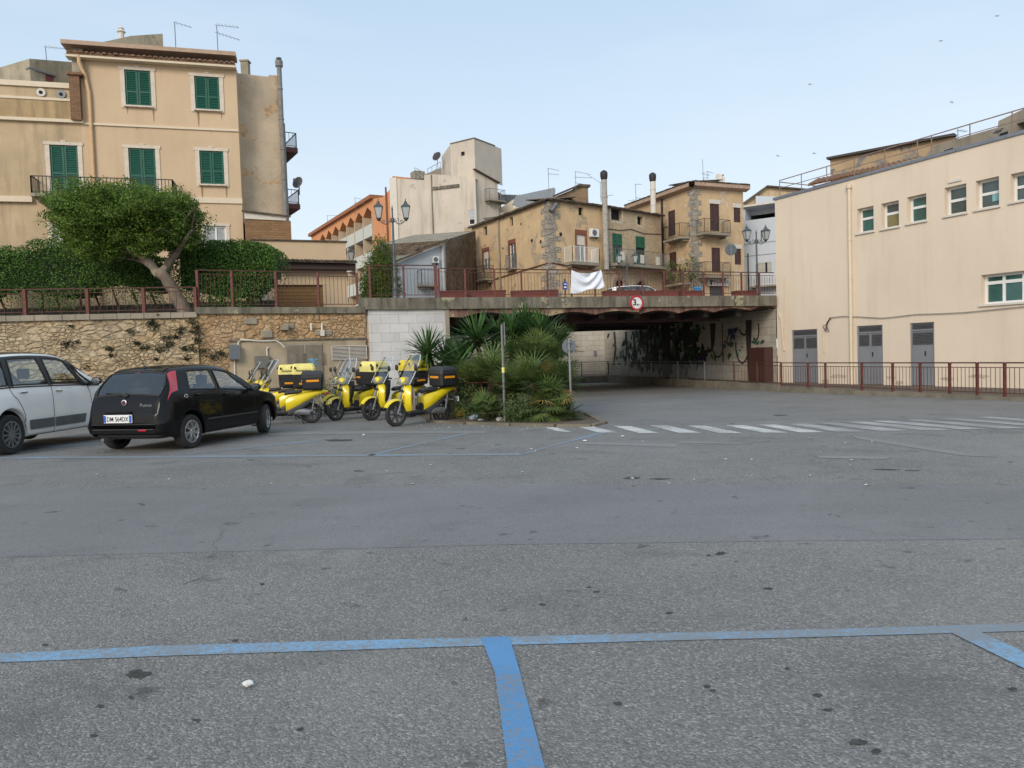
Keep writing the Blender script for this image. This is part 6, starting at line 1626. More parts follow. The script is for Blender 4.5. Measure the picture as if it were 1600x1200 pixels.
# ------------------------------------------------------------------ street lamps
def make_lamp(h=3.75):
    t = thing('street_lamp', '', 'street lamp', (0, 0, 0), 'twin lantern street lamps')
    q = MB(); q.lathe([(.17, 0), (.17, .08), (.14, .12), (.12, .5), (.14, .55), (.09, .62), (.075, .9), (.095, .95), (.06, 1.0), (.05, 1.9), (.06, 1.95), (.045, 2.0), (.04, h - .75), (.075, h - .72), (.075, h - .6), (.03, h - .55), (.025, h - .3), (.04, h - .28), (.005, h - .1)], 14)
    q.build('pole', M['lamp_iron'], t, smooth=True)
    for sgn in (-1, 1):
        q = MB(); z = h - .66
        pts = [(sgn * (.05 + .42 * k / 10), 0, z - .14 * math.sin(math.pi * k / 10) - .0) for k in range(11)]
        q.tube(pts, .018, 6)
        for (cx, cz, r_, a0, a1) in ((.17, z + .03, .07, -200, 120), (.33, z - .04, .055, 0, 330)):
            q.tube([(sgn * (cx + r_ * (1 - .5 * k / 14) * math.cos(R(a0 + (a1 - a0) * k / 14))), 0, cz + r_ * (1 - .5 * k / 14) * math.sin(R(a0 + (a1 - a0) * k / 14))) for k in range(15)], .012, 5)
        q.build('bracket_arm', M['lamp_iron'], t)
        cx = sgn * .5; zb_ = h - .6
        q = MB()
        q.lathe([(.02, zb_ - .1), (.05, zb_ - .06), (.1, zb_), (.1, zb_ + .03)], 8, (cx, 0, 0))
        for k in range(4):
            a = R(45 + 90 * k); b = R(135 + 90 * k)
            p0 = Vector((cx + .11 * math.cos(a), .11 * math.sin(a), zb_ + .02)); p1 = Vector((cx + .21 * math.cos(a), .21 * math.sin(a), zb_ + .42)); p2 = Vector((cx + .21 * math.cos(b), .21 * math.sin(b), zb_ + .42)); p3 = Vector((cx + .11 * math.cos(b), .11 * math.sin(b), zb_ + .02))
            q.bar(p0, p1, .022); q.bar(p1, p2, .022); q.bar(p0, p3, .02)
        ln = q.build('lantern', M['lamp_iron'], t)
        q = MB()
        for (r0, z0, r1, z1) in ((.24, .43, .12, .53), (.12, .53, .08, .56), (.08, .6, .02, .66)):
            q.loft([[(cx + r_ * math.cos(R(45 + 90 * k)), r_ * math.sin(R(45 + 90 * k)), zb_ + z) for k in range(4)] for r_, z in ((r0, z0), (r1, z1))], True, True)
        q.lathe([(.06, zb_ + .56), (.06, zb_ + .6), (.02, zb_ + .66), (.015, zb_ + .74)], 8, (cx, 0, 0)); q.build('lantern_cap', M['lamp_iron'], ln)
        q = MB(); q.loft([[(cx + r_ * math.cos(R(45 + 90 * k)), r_ * math.sin(R(45 + 90 * k)), zb_ + z) for k in range(4)] for r_, z in ((.1, .03), (.195, .41))], True, False); q.build('lantern_glass', M['lampglass'], ln)
    return t
M['lampglass'] = simple('frosted lamp glass', (0.42, 0.44, 0.44, 1), .25, var=.1)
lamp0 = make_lamp()
spots = [((617, 440), 27.5, 3.5, 8, 'large twin lantern street lamp in front of the pale concrete building', 1.0), ((1183, 440), 35.7, 3.47, 12, 'twin lantern street lamp before the white modern building', 1.0), ((534, 430), 36.5, 3.2, 4, 'twin lantern street lamp carrying a banner before the garage building', 1.0), ((980, 430), 42.0, 3.47, 10, 'twin lantern street lamp in front of the green shuttered house', 0.95)]
for i, ((u, v), Y, z, rz, lab, s_) in enumerate(spots):
    o = lamp0 if i == 0 else copy_tree(lamp0)
    x, y = XY(u, v, Y); o.location = (x, y, z); o.rotation_euler = (0, 0, R(rz)); o['label'] = lab; o.scale = (s_, s_, s_)
# banner hung on the third lamp
a0 = [P(519, 409, 36.2), P(529, 412, 36.2), P(532, 463, 36.2), P(524, 461, 36.2)]
bn = thing('street_banner', 'narrow slanting vertical banner with text lines hung on the lamp before the garage', 'banner', tuple(a0[3]))
q = MB(); q.prism(a0, (0, .03, 0)); q.build('banner_cloth', simple('grey blue banner', lin((150, 155, 165), .75), .8, var=.6, scale=5), bn)
q = MB()
for k in range(9):
    t = .18 + k * .09; l = a0[0].lerp(a0[3], t); r_ = a0[1].lerp(a0[2], t); q.bar(l.lerp(r_, .1) + Vector((0, -.015, 0)), l.lerp(r_, .85) + Vector((0, -.015, -.02)), .02, .045)
q.build('banner_lettering', simple('dark banner print', lin((50, 55, 70), .7), .8), bn)
# round signs seen from behind, posts
def back_sign(u, vtop, vbot, Y, r, label, rad=.025, n='road_sign', zbase=None):
    b = P(u, vbot, Y) if zbase is None else None
    x = P(u, (vtop + vbot) / 2, Y).x; z0 = b.z if zbase is None else zbase; c = P(u, vtop, Y); zc_ = c.z
    t = thing(n, label, 'road sign', (x, Y, z0))
    q = MB(); q.tube([(x, Y, z0), (x, Y, zc_ + r * .9)], rad, 8); q.build('post', simple('galvanised post', lin((165, 165, 165), .7), .5, .4), t, smooth=True)
    q = MB(); q.loft([[(x + r * math.cos(2 * math.pi * k / 28), Y + o, zc_ + r * math.sin(2 * math.pi * k / 28)) for k in range(28)] for o in (.035, .055)], True, True); q.build('sign_back', simple('dull grey sign back', lin((112, 120, 128), .75), .5, .3), t)
    q = MB(); q.box((x, Y, zc_ + r * .5), (.09, .07, .03)); q.box((x, Y, zc_ - r * .5), (.09, .07, .03)); q.build('clamp', M['grey_iron'], t)
back_sign(891, 541, 652, 16.4, .158, 'grey back of a round road sign at the right edge of the palms')
back_sign(1143, 390, 462, 38, .3, 'grey back of a round sign above the bridge railing')
p0 = G(789, 661); t = thing('parking_sign_post', 'thin galvanised post with an edge-on sign plate in front of the palms', 'sign post', (p0.x, p0.y, p0.z + .05))
zt_ = P(788, 507, p0.y).z
q = MB(); q.tube([(p0.x, p0.y, p0.z), (p0.x, p0.y, zt_)], .03, 8); q.build('post', simple('galvanised steel', lin((150, 150, 148), .7), .5, .4), t, smooth=True)
q = MB(); q.box((p0.x + .045, p0.y + .06, zt_ - .22), (.02, .4, .5), rz=.06); q.build('sign_plate', M['grey_iron'], t)
q = MB(); q.tube([(p0.x, p0.y, P(789, 582, p0.y).z), (p0.x, p0.y, P(789, 574, p0.y).z)], .034, 8); q.build('yellow_sticker', M['yellow_pale'], t)
q = MB(); q.tube([(p0.x, p0.y, P(789, 604, p0.y).z), (p0.x, p0.y, P(789, 602, p0.y).z)], .04, 8); q.build('clamp', M['grey_iron'], t)
# blue street sign and white cloth on the bridge railing
a, z = BF.at(882, 444)
t = thing('blue_sign', 'small blue information sign on the bridge railing beside the white sheet', 'sign', tuple(BF.W(a, z, .1)))
r = BF.rect(878.5, 441, 885.5, 452.5); q = MB(); fbox(q, BF, r[0], r[1], r[2], r[3], .04, .06); q.build('sign_panel', M['bluesign'], t)
r2 = BF.rect(880.5, 443.5, 884, 445); q = MB(); fbox(q, BF, r2[0], r2[1], r2[2], r2[3], .061, .064); r2 = BF.rect(880, 448, 884, 450); fbox(q, BF, r2[0], r2[1], r2[2], r2[3], .061, .064); q.build('sign_marks', M['white'], t)
q = MB(); q.bar(BF.W(a, r[2] - .5, .03), BF.W(a, r[3] + .12, .03), .04); q.build('post', M['iron'], t)
cpts = [(891, 422.5), (938, 422), (943, 448), (890, 458.5)]
q = MB(); nx_, nz_ = 40, 26; gr_ = []
for j in range(nz_ + 1):
    for i in range(nx_ + 1):
        s_, t_ = i / nx_, j / nz_
        u = (cpts[0][0] * (1 - s_) + cpts[1][0] * s_) * (1 - t_) + (cpts[3][0] * (1 - s_) + cpts[2][0] * s_) * t_
        v = (cpts[0][1] * (1 - s_) + cpts[1][1] * s_) * (1 - t_) + (cpts[3][1] * (1 - s_) + cpts[2][1] * s_) * t_
        v += 5.5 * math.sin(math.pi * s_) * (1 - t_ * .6) ** 2 + (1.5 * math.sin(s_ * 9) * t_)
        a, z = BF.at(u, v)
        fold = .05 * math.sin(14 * (t_ * .8 + 1.4 * abs(s_ - .5) ** 1.3) + 3 * s_) * (0.25 + math.sin(math.pi * s_))
        gr_.append(BF.W(a, z, .09 + fold))
q.add(gr_, [(j * (nx_ + 1) + i, j * (nx_ + 1) + i + 1, (j + 1) * (nx_ + 1) + i + 1, (j + 1) * (nx_ + 1) + i) for j in range(nz_) for i in range(nx_)])
c_ = q.build('hanging_sheet', simple('white bed sheet', (0.72, 0.75, 0.82, 1), .9, var=.05), None, smooth=True); tag(c_, 'white bed sheet hung over the bridge railing', 'sheet')
# planters on the bridge
for i, (u0, u1, Y, lab) in enumerate([(690, 730, 27, 'red planter box nearest the white block abutment'), (733, 790, 27.6, 'long red planter box left of the blue sign'), (800, 872, 28.5, 'long red planter box just left of the white sheet'), (945, 1000, 31, 'red planter box below the arched doorways'), (1005, 1060, 32, 'red planter box to the right of the height limit sign'), (1064, 1098, 32.6, 'short red planter box under the blue bin'), (1150, 1182, 34, 'pale red planter by the right hand street lamp')]):
    a = P(u0, 455, Y); b = P(u1, 455, Y + .2); zt_ = P(u0, 454.5, Y).z
    t = thing('planter', lab, 'planter', ((a.x + b.x) / 2, Y, 3.47), 'planters along the bridge pavement')
    F = Face((a.x, a.y), (b.x, b.y)); q = MB()
    fbox(q, F, 0, F.L, 3.47, zt_, -.45, 0); q.build('box', simple('terracotta red planter', lin((128, 66, 58), .75), .8, var=.25) if 'pl' not in M else M['pl'], t)
    q = MB(); fbox(q, F, -.02, F.L + .02, zt_ - .06, zt_ + .01, -.47, .02); q.build('rim', M['redrail'], t)
# blue container, white car seen above the planters handled with the vehicles
t = thing('blue_bin', 'bright blue bin on the upper street behind the planters', 'bin', tuple(P(1092, 455, 36)[:2]) + (3.47,))
F = Face(XY(1087, 450, 36), XY(1097, 450, 36)); r = F.rect(1087, 448, 1096, 455); q = MB(); fbox(q, F, r[0], r[1], 3.47, r[3] - .08, -.4, 0); q.build('bin_body', simple('blue bin plastic', (0.02, 0.22, 0.5, 1), .5), t, bevel=.02); q = MB(); fbox(q, F, r[0] - .03, r[1] + .03, r[3] - .08, r[3], -.42, .03); q.build('lid', simple('blue lid', (0.03, 0.3, 0.6, 1), .5), t)
# ------------------------------------------------------------------ vegetation
def limb(mb, pts, r0, r1, n=10, jit=.03, seed=0):
    P_ = [Vector(p) for p in pts]; out = []; rs = []
    m_ = len(P_) - 1
    for i in range(m_ * 4 + 1):
        t = i / 4; k = min(int(t), m_ - 1); f = t - k
        a, b = P_[k], P_[k + 1]; p0 = P_[max(k - 1, 0)]; p3 = P_[min(k + 2, m_)]
        q = 0.5 * ((2 * a) + (b - p0) * f + (2 * p0 - 5 * a + 4 * b - p3) * f * f + (3 * a - p0 - 3 * b + p3) * f ** 3)
        q = q + Vector((mnoise.noise(q * 3 + Vector((seed, 0, 0))), mnoise.noise(q * 3 + Vector((0, seed + 5, 0))), 0)) * jit
        out.append(q); s_ = i / (m_ * 4)
        rs.append((r0 + (r1 - r0) * s_) * (1 + .3 * mnoise.noise(q * 5)))
    mb.tube(out, rs, n)
    return out
YT = 24.0
tr = thing('fig_tree', 'pruned tree with leaning forked pale trunk and wide flat crown behind low railing', 'tree', tuple(P(292, 490, YT)))
q = MB(); W_ = lambda u, v, dy=0: P(u, v, YT + dy)
limb(q, [W_(294, 500), W_(284, 478), W_(272, 455), W_(257, 434), W_(246, 424)], .22, .17, 12, .05)
limb(q, [W_(250, 430), W_(236, 414, .1), W_(219, 398, .1), W_(196, 389, 0), W_(171, 377, -.2), W_(156, 362, -.3), W_(142, 338, -.4)], .155, .05, 10, .05, 2)
limb(q, [W_(226, 404), W_(222, 384, .3), (W_(209, 368, .6)), W_(196, 352, .8)], .11, .04, 8, .05, 3)
limb(q, [W_(251, 428), W_(262, 412, .2), W_(276, 396, .3), W_(279, 384, .4), W_(286, 362, .5)], .145, .06, 10, .05, 4)
limb(q, [W_(276, 396, .3), W_(288, 378, 0), W_(300, 360, -.3)], .1, .04, 8, .04, 5)
limb(q, [W_(190, 388), W_(170, 395, -.3), W_(140, 397, -.5)], .06, .02, 6, .04, 6)
limb(q, [W_(232, 412), W_(205, 404, .5), W_(180, 398, .9)], .07, .02, 6, .04, 7)
rng = random.Random(9)
for k in range(22):
    u0, v0 = rng.choice([(142, 338), (171, 377), (196, 352), (222, 384), (286, 362), (300, 360), (279, 384), (160, 365)])
    a = W_(u0, v0, 0); b = W_(u0 + rng.uniform(-35, 35), v0 - rng.uniform(20, 50), rng.uniform(-1, 1)); limb(q, [a, a.lerp(b, .5) + Vector((0, 0, .1)), b], .04, .012, 5, .06, k)
q.build('trunk', M['bark'], tr, smooth=True)
pts = []
blobs = [(118, 330, 40, 42, 1.3), (150, 308, 48, 30, 1.5), (200, 305, 50, 28, 1.5), (255, 312, 46, 30, 1.5), (288, 335, 36, 40, 1.3), (180, 335, 46, 30, 1.4), (235, 340, 44, 26, 1.3), (132, 350, 34, 26, 1.0), (268, 352, 34, 22, 1.0), (105, 312, 22, 20, .9), (300, 318, 22, 24, .9), (155, 375, 38, 22, .8), (300, 350, 20, 22, .8), (220, 330, 50, 26, 1.2), (120, 365, 26, 20, .8), (210, 360, 30, 18, .7), (165, 352, 40, 20, 1.0), (248, 368, 20, 16, .6), (290, 360, 26, 22, .8), (135, 378, 30, 18, .7), (195, 372, 26, 16, .6), (232, 378, 22, 14, .5), (262, 366, 22, 16, .6), (175, 384, 22, 12, .5)]
s_ = YT / 1150
for i, (u, v, ru, rv, dy) in enumerate(blobs):
    u = 197 + (u - 200) * .93; v += 10
    c = W_(u, v, (-.3 if i % 2 else .3)); pts.append(blob_points(int(ru * rv * 6.5), c, (ru * s_ * .86, dy, rv * s_ * .88), 40 + i, .45, .42, 2.1))
leafcloud('crown', np.concatenate(pts), .07, M['leaf_tree'], tr, 12, 1.9, .2)
def hedge(name, label, uv, Y0, Y1, zbot, seed, n, mat, notch=None):
    """trimmed hedge: leaves filling a box whose top follows the photo's outline"""
    c0 = P(uv[0][0], 440, Y0); t = thing(name, label, 'hedge', (P((uv[0][0] + uv[-1][0]) / 2, 440, Y0).x, Y0, 3.0))
    rng_ = np.random.default_rng(seed); xs = [P(u, 440, Y0).x for u, v in uv]; zt = [P(u, v, Y0).z for u, v in uv]
    out = []
    X = rng_.uniform(xs[0], xs[-1], n * 2); sel = rng_.random(n * 2)
    for x, k in zip(X, sel):
        top = np.interp(x, xs, zt); bot = zbot(x) if callable(zbot) else zbot
        lum = .12 * mnoise.noise(Vector((x * 1.5, seed, 0)))
        y = rng_.uniform(Y0, Y1); z = bot + (top - bot) * rng_.random() ** .9
        d = abs(rng_.normal()) * .16
        bulge = .16 * mnoise.noise(Vector((x * 1.4, z * 1.7, seed)))
        if k < .6: y = Y0 + d + bulge
        elif k < .85: z = top - d + lum + .1 * mnoise.noise(Vector((x * 4, y * 3, 2)))
        e = min(x - xs[0], xs[-1] - x)
        if e < .35: z = min(z, top - (.35 - e) * .7)
        if rng_.random() < .05: z = bot - abs(rng_.normal()) * .18
        out.append((x, y, z))
        if len(out) >= n: break
    leafcloud('foliage', np.array(out), .075, mat, t, seed, 1.9, .1)
    q = MB()
    for k in range(1, len(xs)):
        x = xs[0] + (xs[-1] - xs[0]) * k / len(xs); limb(q, [(x, (Y0 + Y1) / 2, 3.0), (x + .1, (Y0 + Y1) / 2, 3.5), (x + rng_.uniform(-.3, .3), (Y0 + Y1) / 2, 4.4)], .06, .03, 6, .05, k)
    q.build('stems', M['bark_dk'], t)
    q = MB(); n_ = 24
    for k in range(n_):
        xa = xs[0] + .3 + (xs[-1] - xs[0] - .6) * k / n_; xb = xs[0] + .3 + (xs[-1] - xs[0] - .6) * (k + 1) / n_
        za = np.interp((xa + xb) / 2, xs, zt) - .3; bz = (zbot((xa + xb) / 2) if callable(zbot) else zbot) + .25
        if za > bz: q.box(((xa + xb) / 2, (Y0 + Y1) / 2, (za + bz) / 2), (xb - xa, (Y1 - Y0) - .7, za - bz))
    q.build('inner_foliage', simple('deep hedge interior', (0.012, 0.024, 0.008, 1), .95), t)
    return t
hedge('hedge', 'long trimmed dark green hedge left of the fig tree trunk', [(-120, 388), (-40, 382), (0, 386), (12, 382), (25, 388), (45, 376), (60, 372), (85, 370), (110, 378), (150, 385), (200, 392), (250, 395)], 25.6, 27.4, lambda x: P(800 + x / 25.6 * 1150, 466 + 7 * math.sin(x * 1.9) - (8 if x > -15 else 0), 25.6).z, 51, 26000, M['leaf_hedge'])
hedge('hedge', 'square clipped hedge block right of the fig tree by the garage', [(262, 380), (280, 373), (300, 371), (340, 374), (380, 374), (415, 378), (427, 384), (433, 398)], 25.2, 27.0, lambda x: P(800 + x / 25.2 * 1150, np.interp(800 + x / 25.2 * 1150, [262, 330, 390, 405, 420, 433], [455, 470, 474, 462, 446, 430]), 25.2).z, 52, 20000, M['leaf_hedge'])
cy = thing('cypress_bush', 'bushy cone shaped cypress behind the railing beside the tall street lamp', 'tree', tuple(P(600, 462, 27))[:2] + (3.2,))
pts = []
for k, (u, v, ru, rv) in enumerate([(596, 395, 14, 24), (592, 415, 22, 24), (600, 418, 20, 22), (590, 440, 26, 26), (606, 445, 20, 28), (598, 460, 28, 22), (575, 452, 14, 20)]):
    pts.append(blob_points(ru * rv * 5, P(u, v, 28.2 if k % 2 else 28.0), (ru * 28 / 1150, .55, rv * 28 / 1150), 70 + k, .6, .35, 3.0))
leafcloud('foliage', np.concatenate(pts), .09, M['leaf_cyp'], cy, 71, 3.2, 0, -.8)
q = MB(); c = P(600, 470, 28); limb(q, [(c.x, 28, 3.2), (c.x, 28, 3.9), (c.x - .05, 28, 5)], .09, .03, 8); q.build('trunk', M['bark_dk'], cy)
for k, (u, v, Y) in enumerate(((560, 452, 30), (748, 462, 29), (832, 459, 30), (1063, 448, 33))):
    pass
# spiky plants on the island
def blade(vs, fs, base, d, L, w, droop, up):
    """one long leaf: a folded tapering strip"""
    side = d.cross(up)
    if side.length < .01: side = d.cross(Vector((1, 0, 0)))
    side.normalize(); n = 5; o = len(vs)
    for i in range(n + 1):
        t = i / n; c = base + d * (L * t) + Vector((0, 0, -droop * L * t * t)); ww = w * (0.55 + 1.6 * t) * (1 - t) * 1.25 if t > 0 else w * .6
        ww = max(ww, .001); nn = side.cross(d).normalized()
        vs += [tuple(c - side * ww), tuple(c - nn * ww * .35), tuple(c + side * ww)]
    for i in range(n):
        a = o + i * 3; fs += [(a, a + 1, a + 4, a + 3), (a + 1, a + 2, a + 5, a + 4)]
def yucca(label, heads, base, mat, seed):
    rng_ = random.Random(seed)
    t = thing('yucca', label, 'yucca', tuple(base), 'spiky plants on the island')
    q = MB()
    for (c, R_, n) in heads:
        b = Vector(base) + Vector((rng_.uniform(-.15, .15), rng_.uniform(-.1, .1), 0)); limb(q, [b, b.lerp(c, .5) + Vector((0, 0, -.05)), c], .09, .06, 8, .04, seed)
    q.build('trunk', M['bark_dk'], t, smooth=True)
    for (c, R_, n) in heads:
        vs, fs = [], []
        for k in range(n):
            ph = rng_.uniform(0, 2 * math.pi); el = math.asin(rng_.uniform(-.55, 1.0))
            d = Vector((math.cos(ph) * math.cos(el), math.sin(ph) * math.cos(el), math.sin(el)))
            L = R_ * rng_.uniform(.78, 1.12) * (1.0 if el > -.2 else .85)
            blade(vs, fs, c + d * .04 + Vector((0, 0, rng_.uniform(-.16, .06))), d, L, .030, .10 if el > 0 else .22, Vector((0, 0, 1)))
        m_ = MB(); m_.add(vs, fs); m_.build('leaf_rosette', mat, t)
    return t
def H(u, v, Y): return P(u, v, Y)
def gbase(u, Y): p = P(u, 600, Y); return Vector((p.x, Y, gz(Y) + .06))
yucca('leftmost spiky yucca overhanging the scooter box in front of the white blocks', [(H(668, 550, 19.6), .85, 160), (H(697, 560, 20.0), .75, 120), (H(690, 590, 20.2), .5, 70)], gbase(715, 19.8), M['leaf_yucca'], 1)
yucca('tallest spiky yucca whose rosette meets the bridge beam', [(H(745, 530, 18.6), .92, 160), (H(778, 520, 19.2), .7, 100)], gbase(752, 18.8), M['leaf_yucca'], 2)
yucca('spiky yucca in front of the tallest one left of the sign post', [(H(720, 564, 18.8), .85, 150), (H(738, 588, 18.6), .6, 90)], gbase(738, 18.8), M['leaf_yucca'], 3)
yucca('spiky yucca just behind the thin sign post', [(H(800, 518, 18.6), .75, 130)], gbase(800, 18.6), M['leaf_yucca'], 4)
yucca('right hand spiky yucca rising above the fan palms', [(H(846, 520, 18.2), .78, 150), (H(822, 512, 18.8), .7, 110), (H(872, 535, 18.6), .55, 70)], gbase(838, 18.6), M['leaf_yucca'], 5)
def fanpalm(label, c, base, nl, R_, mat, seed, dry=0, tilt=0.15, trunk=True, lo=-.15):
    rng_ = random.Random(seed)
    t = thing('fan_palm', label, 'palm', tuple(base), 'fan palms on the island')
    q = MB()
    if trunk: limb(q, [base, Vector(base).lerp(c, .5), c], .12, .09, 9, .03, seed); q.build('trunk', M['bark_dk'], t, smooth=True)
    vs, fs = [], []; vd, fd = [], []; st = MB()
    for k in range(nl):
        ph = rng_.uniform(0, 2 * math.pi); el = math.asin(rng_.uniform(lo, .98))
        d = Vector((math.cos(ph) * math.cos(el), math.sin(ph) * math.cos(el), math.sin(el)))
        pl_ = R_ * rng_.uniform(.35, .6); hub = c + d * pl_ + Vector((0, 0, -.1 * pl_))
        st.tube([c, hub], [.014, .008], 4, False)
        side = d.cross(Vector((0, 0, 1))); side = side.normalized() if side.length > .05 else Vector((1, 0, 0))
        upv = side.cross(d).normalized()
        isdry = k < dry
        fl = R_ * rng_.uniform(.5, .68); m_ = 15
        for j in range(m_):
            a = R(-105 + 210 * j / (m_ - 1)); dd = (d * math.cos(a) + side * math.sin(a)) + upv * .12 * math.cos(a * 1.5)
            dd.normalize()
            blade(vd if isdry else vs, fd if isdry else fs, hub, dd, fl * (1 - .25 * abs(a) / 1.9) * rng_.uniform(.9, 1.05), .0155, .08 + (.3 if isdry else 0), upv)
    m1 = MB(); m1.add(vs, fs); m1.build('fan_leaves', mat, t)
    if vd: m2 = MB(); m2.add(vd, fd); m2.build('dry_fan_leaves', M['leaf_dry'], t)
    if st.v: st.build('leaf_stalks', M['leaf_fan'], t)
    return t
fanpalm('fan palm between the yuccas and the sign post, narrow grey green leaves', H(768, 588, 17.4), gbase(766, 17.4), 34, .85, M['leaf_fan'], 11)
fanpalm('large fan palm with a round crown at upper right of the clump', H(845, 560, 17.6), gbase(850, 17.6), 42, .8, M['leaf_fan'], 12, lo=-.2)
fanpalm('broad fan palm in the middle right of the clump above the dry leaves', H(832, 598, 16.6), gbase(838, 16.6), 40, .85, M['leaf_fan'], 13, dry=2, lo=-.2)
fanpalm('low fan palm at the right edge with yellow dry fronds hanging over a short stump', H(858, 625, 16.2), gbase(853, 16.2), 34, .7, M['leaf_fan'], 14, dry=7, lo=-.8)
fanpalm('small fan palm low at the right beside the round sign post', H(878, 648, 16.3), gbase(878, 16.3), 22, .55, M['leaf_fan'], 15, trunk=False, lo=-.2)
fanpalm('low fan palm left of the sign post near the kerb', H(757, 640, 16.6), gbase(757, 16.6), 24, .5, M['leaf_fan'], 16, trunk=False, lo=-.1)
fanpalm('fan palm with yellowing leaves behind the red bar', H(735, 600, 18.2), gbase(735, 18.2), 26, .7, M['leaf_fan'], 17, dry=2)
fanpalm('fan palm with drooping outer leaves over the round sign', H(862, 565, 18.4), gbase(862, 18.4), 26, .72, M['leaf_fan'], 18, dry=1, lo=-.35)
fanpalm('dark fan palm deep in the middle of the clump', H(800, 560, 18.4), gbase(800, 18.4), 28, .8, M['leaf_fan'], 19)
fanpalm('fan palm with pale green leaves at the far right of the clump under the beam', H(862, 540, 18.9), gbase(862, 18.9), 34, .85, M['leaf_fan'], 20, lo=-.2)
fanpalm('fan palm half hidden behind the low dry fronds at the right', H(870, 598, 17.2), gbase(868, 17.2), 34, .8, M['leaf_fan'], 21, dry=1, lo=-.35)
fanpalm('fan palm standing behind the thin sign post above the undergrowth', H(795, 606, 17.0), gbase(795, 17.0), 32, .7, M['leaf_fan'], 22, lo=-.35)
# undergrowth and weeds
und = np.concatenate([blob_points(2600, P(815, 640, 16.2), (.45, .3, .34), 81, .3, .4, 2), blob_points(5200, P(735, 630, 18.0), (.9, .6, .6), 82, .3, .4, 2), blob_points(1500, P(790, 645, 17.0), (.9, .5, .3), 83, .3, .4, 2), blob_points(1500, P(780, 610, 18.8), (1.2, .5, .5), 84, .3, .4, 2)])
o = leafcloud('undergrowth', und, .055, M['leaf_weed'], None, 85, 2.2); tag(o, 'grey green undergrowth filling the foot of the palm clump', 'undergrowth', kind='stuff')
wd = []
rng = np.random.default_rng(5)
for (u, v, r_, n, Y) in [(518, 622, .45, 700, 22.0), (512, 640, .35, 400, 21.6), (530, 632, .3, 300, 21.8), (505, 612, .25, 200, 22.4)]:
    wd.append(blob_points(n, P(u, v, Y), (r_, .25, r_ * 1.2), int(u), .2, .5, 2.5))
o = leafcloud('wall_foot_weeds', np.concatenate(wd), .07, M['leaf_weed'], None, 86, 3.0, 0, -.6); tag(o, 'tall green weeds at the foot of the wall below the vent grille', 'weeds', kind='stuff')
# red bars of a barrier half buried in the palms
t = thing('red_barrier', 'rusty red barrier rail half buried in the palms left of the sign post', 'barrier', tuple(gbase(760, 17.0)))
q = MB(); a, b = P(700, 597, 18.3), P(792, 598, 17.2); q.bar(a, b, .035); q.build('rail', M['redrail'], t)
for (u, Y) in ((715, 18.1), (752, 17.7)):
    q = MB(); p = P(u, 597, Y); q.bar((p.x, p.y, gz(Y) + .05), (p.x, p.y, p.z + (.12 if u < 730 else 0)), .035); q.build('post', M['redrail'], t)
# litter
def crumple(name, label, cat, uv, r, mat, seed, flat=.5, group=None):
    p = G(*uv); q = MB(); vs = []; n = 8; rings = []
    for i in range(1, 6):
        th_ = math.pi * i / 6
        rings.append([Vector((p.x, p.y, p.z + r * flat)) + Vector((math.sin(th_) * math.cos(2 * math.pi * k / n) * r, math.sin(th_) * math.sin(2 * math.pi * k / n) * r * .8, math.cos(th_) * r * flat)) * (1 + .5 * mnoise.noise(Vector((k * 1.3 + seed, i * 1.7, seed)))) for k in range(n)])
    q.loft(rings, True, True); o = q.build(name, mat); tag(o, label, cat, group)
    mn = min(v.co.z for v in o.data.vertices)
    o.location.z = p.z - mn + .008
    return o
crumple('crumpled_paper', 'small crumpled white paper on the asphalt left of the blue stem line', 'paper', (388, 1074), .024, M['litter'], 1, .5)
crumple('crumpled_paper', 'scrap of white paper lying near the blue line right of the palms', 'paper', (914, 690), .035, M['litter'], 2, .3)
crumple('crumpled_paper', 'scrap of white paper close to the first zebra stripes', 'paper', (973, 683), .035, M['litter'], 3, .3)
crumple('crumpled_paper', 'white paper scrap on the asphalt below the middle scooters', 'paper', (568, 681), .03, M['litter'], 4, .5)
crumple('plastic_bag', 'crumpled yellow plastic bag behind the rear wheel of the nearest right scooter', 'bag', (719, 655), .2, simple('yellow plastic bag', lin((190, 170, 80), .8), .4, var=.4, scale=14), 5, .7)
crumple('plastic_bag', 'small pale blue plastic bag in the litter left of the palms', 'bag', (741, 657), .13, simple('pale blue bag', lin((150, 165, 185), .8), .4, var=.5, scale=14), 6, .6)
crumple('plastic_bag', 'white plastic bag at the foot of the thin sign post', 'bag', (781, 660), .1, M['litter'], 7, .6)
crumple('crumpled_paper', 'crumpled pale card on the far kerb of the parking bay', 'paper', (752, 659), .07, M['litter'], 8, .5)
pts = []
rng = random.Random(21)
scr = []
for k in range(46):
    u = rng.uniform(650, 880); v = rng.uniform(663, 672); scr.append((u, v))
for k in range(40): scr.append((rng.uniform(60, 1500), rng.uniform(680, 760)))
q = MB()
for (u, v) in scr:
    p = G(u, v); a = rng.uniform(0, 3); s = rng.uniform(.012, .035); c_, s__ = math.cos(a) * s, math.sin(a) * s
    q.add([(p.x + c_, p.y + s__, p.z + .006), (p.x - s__, p.y + c_, p.z + .012), (p.x - c_, p.y - s__, p.z + .006), (p.x + s__, p.y - c_, p.z + .015)], [(0, 1, 2, 3)])
o = q.build('small_litter', M['litter'], None); tag(o, 'tiny scraps of pale litter scattered over the asphalt and kerb', 'litter', kind='stuff')
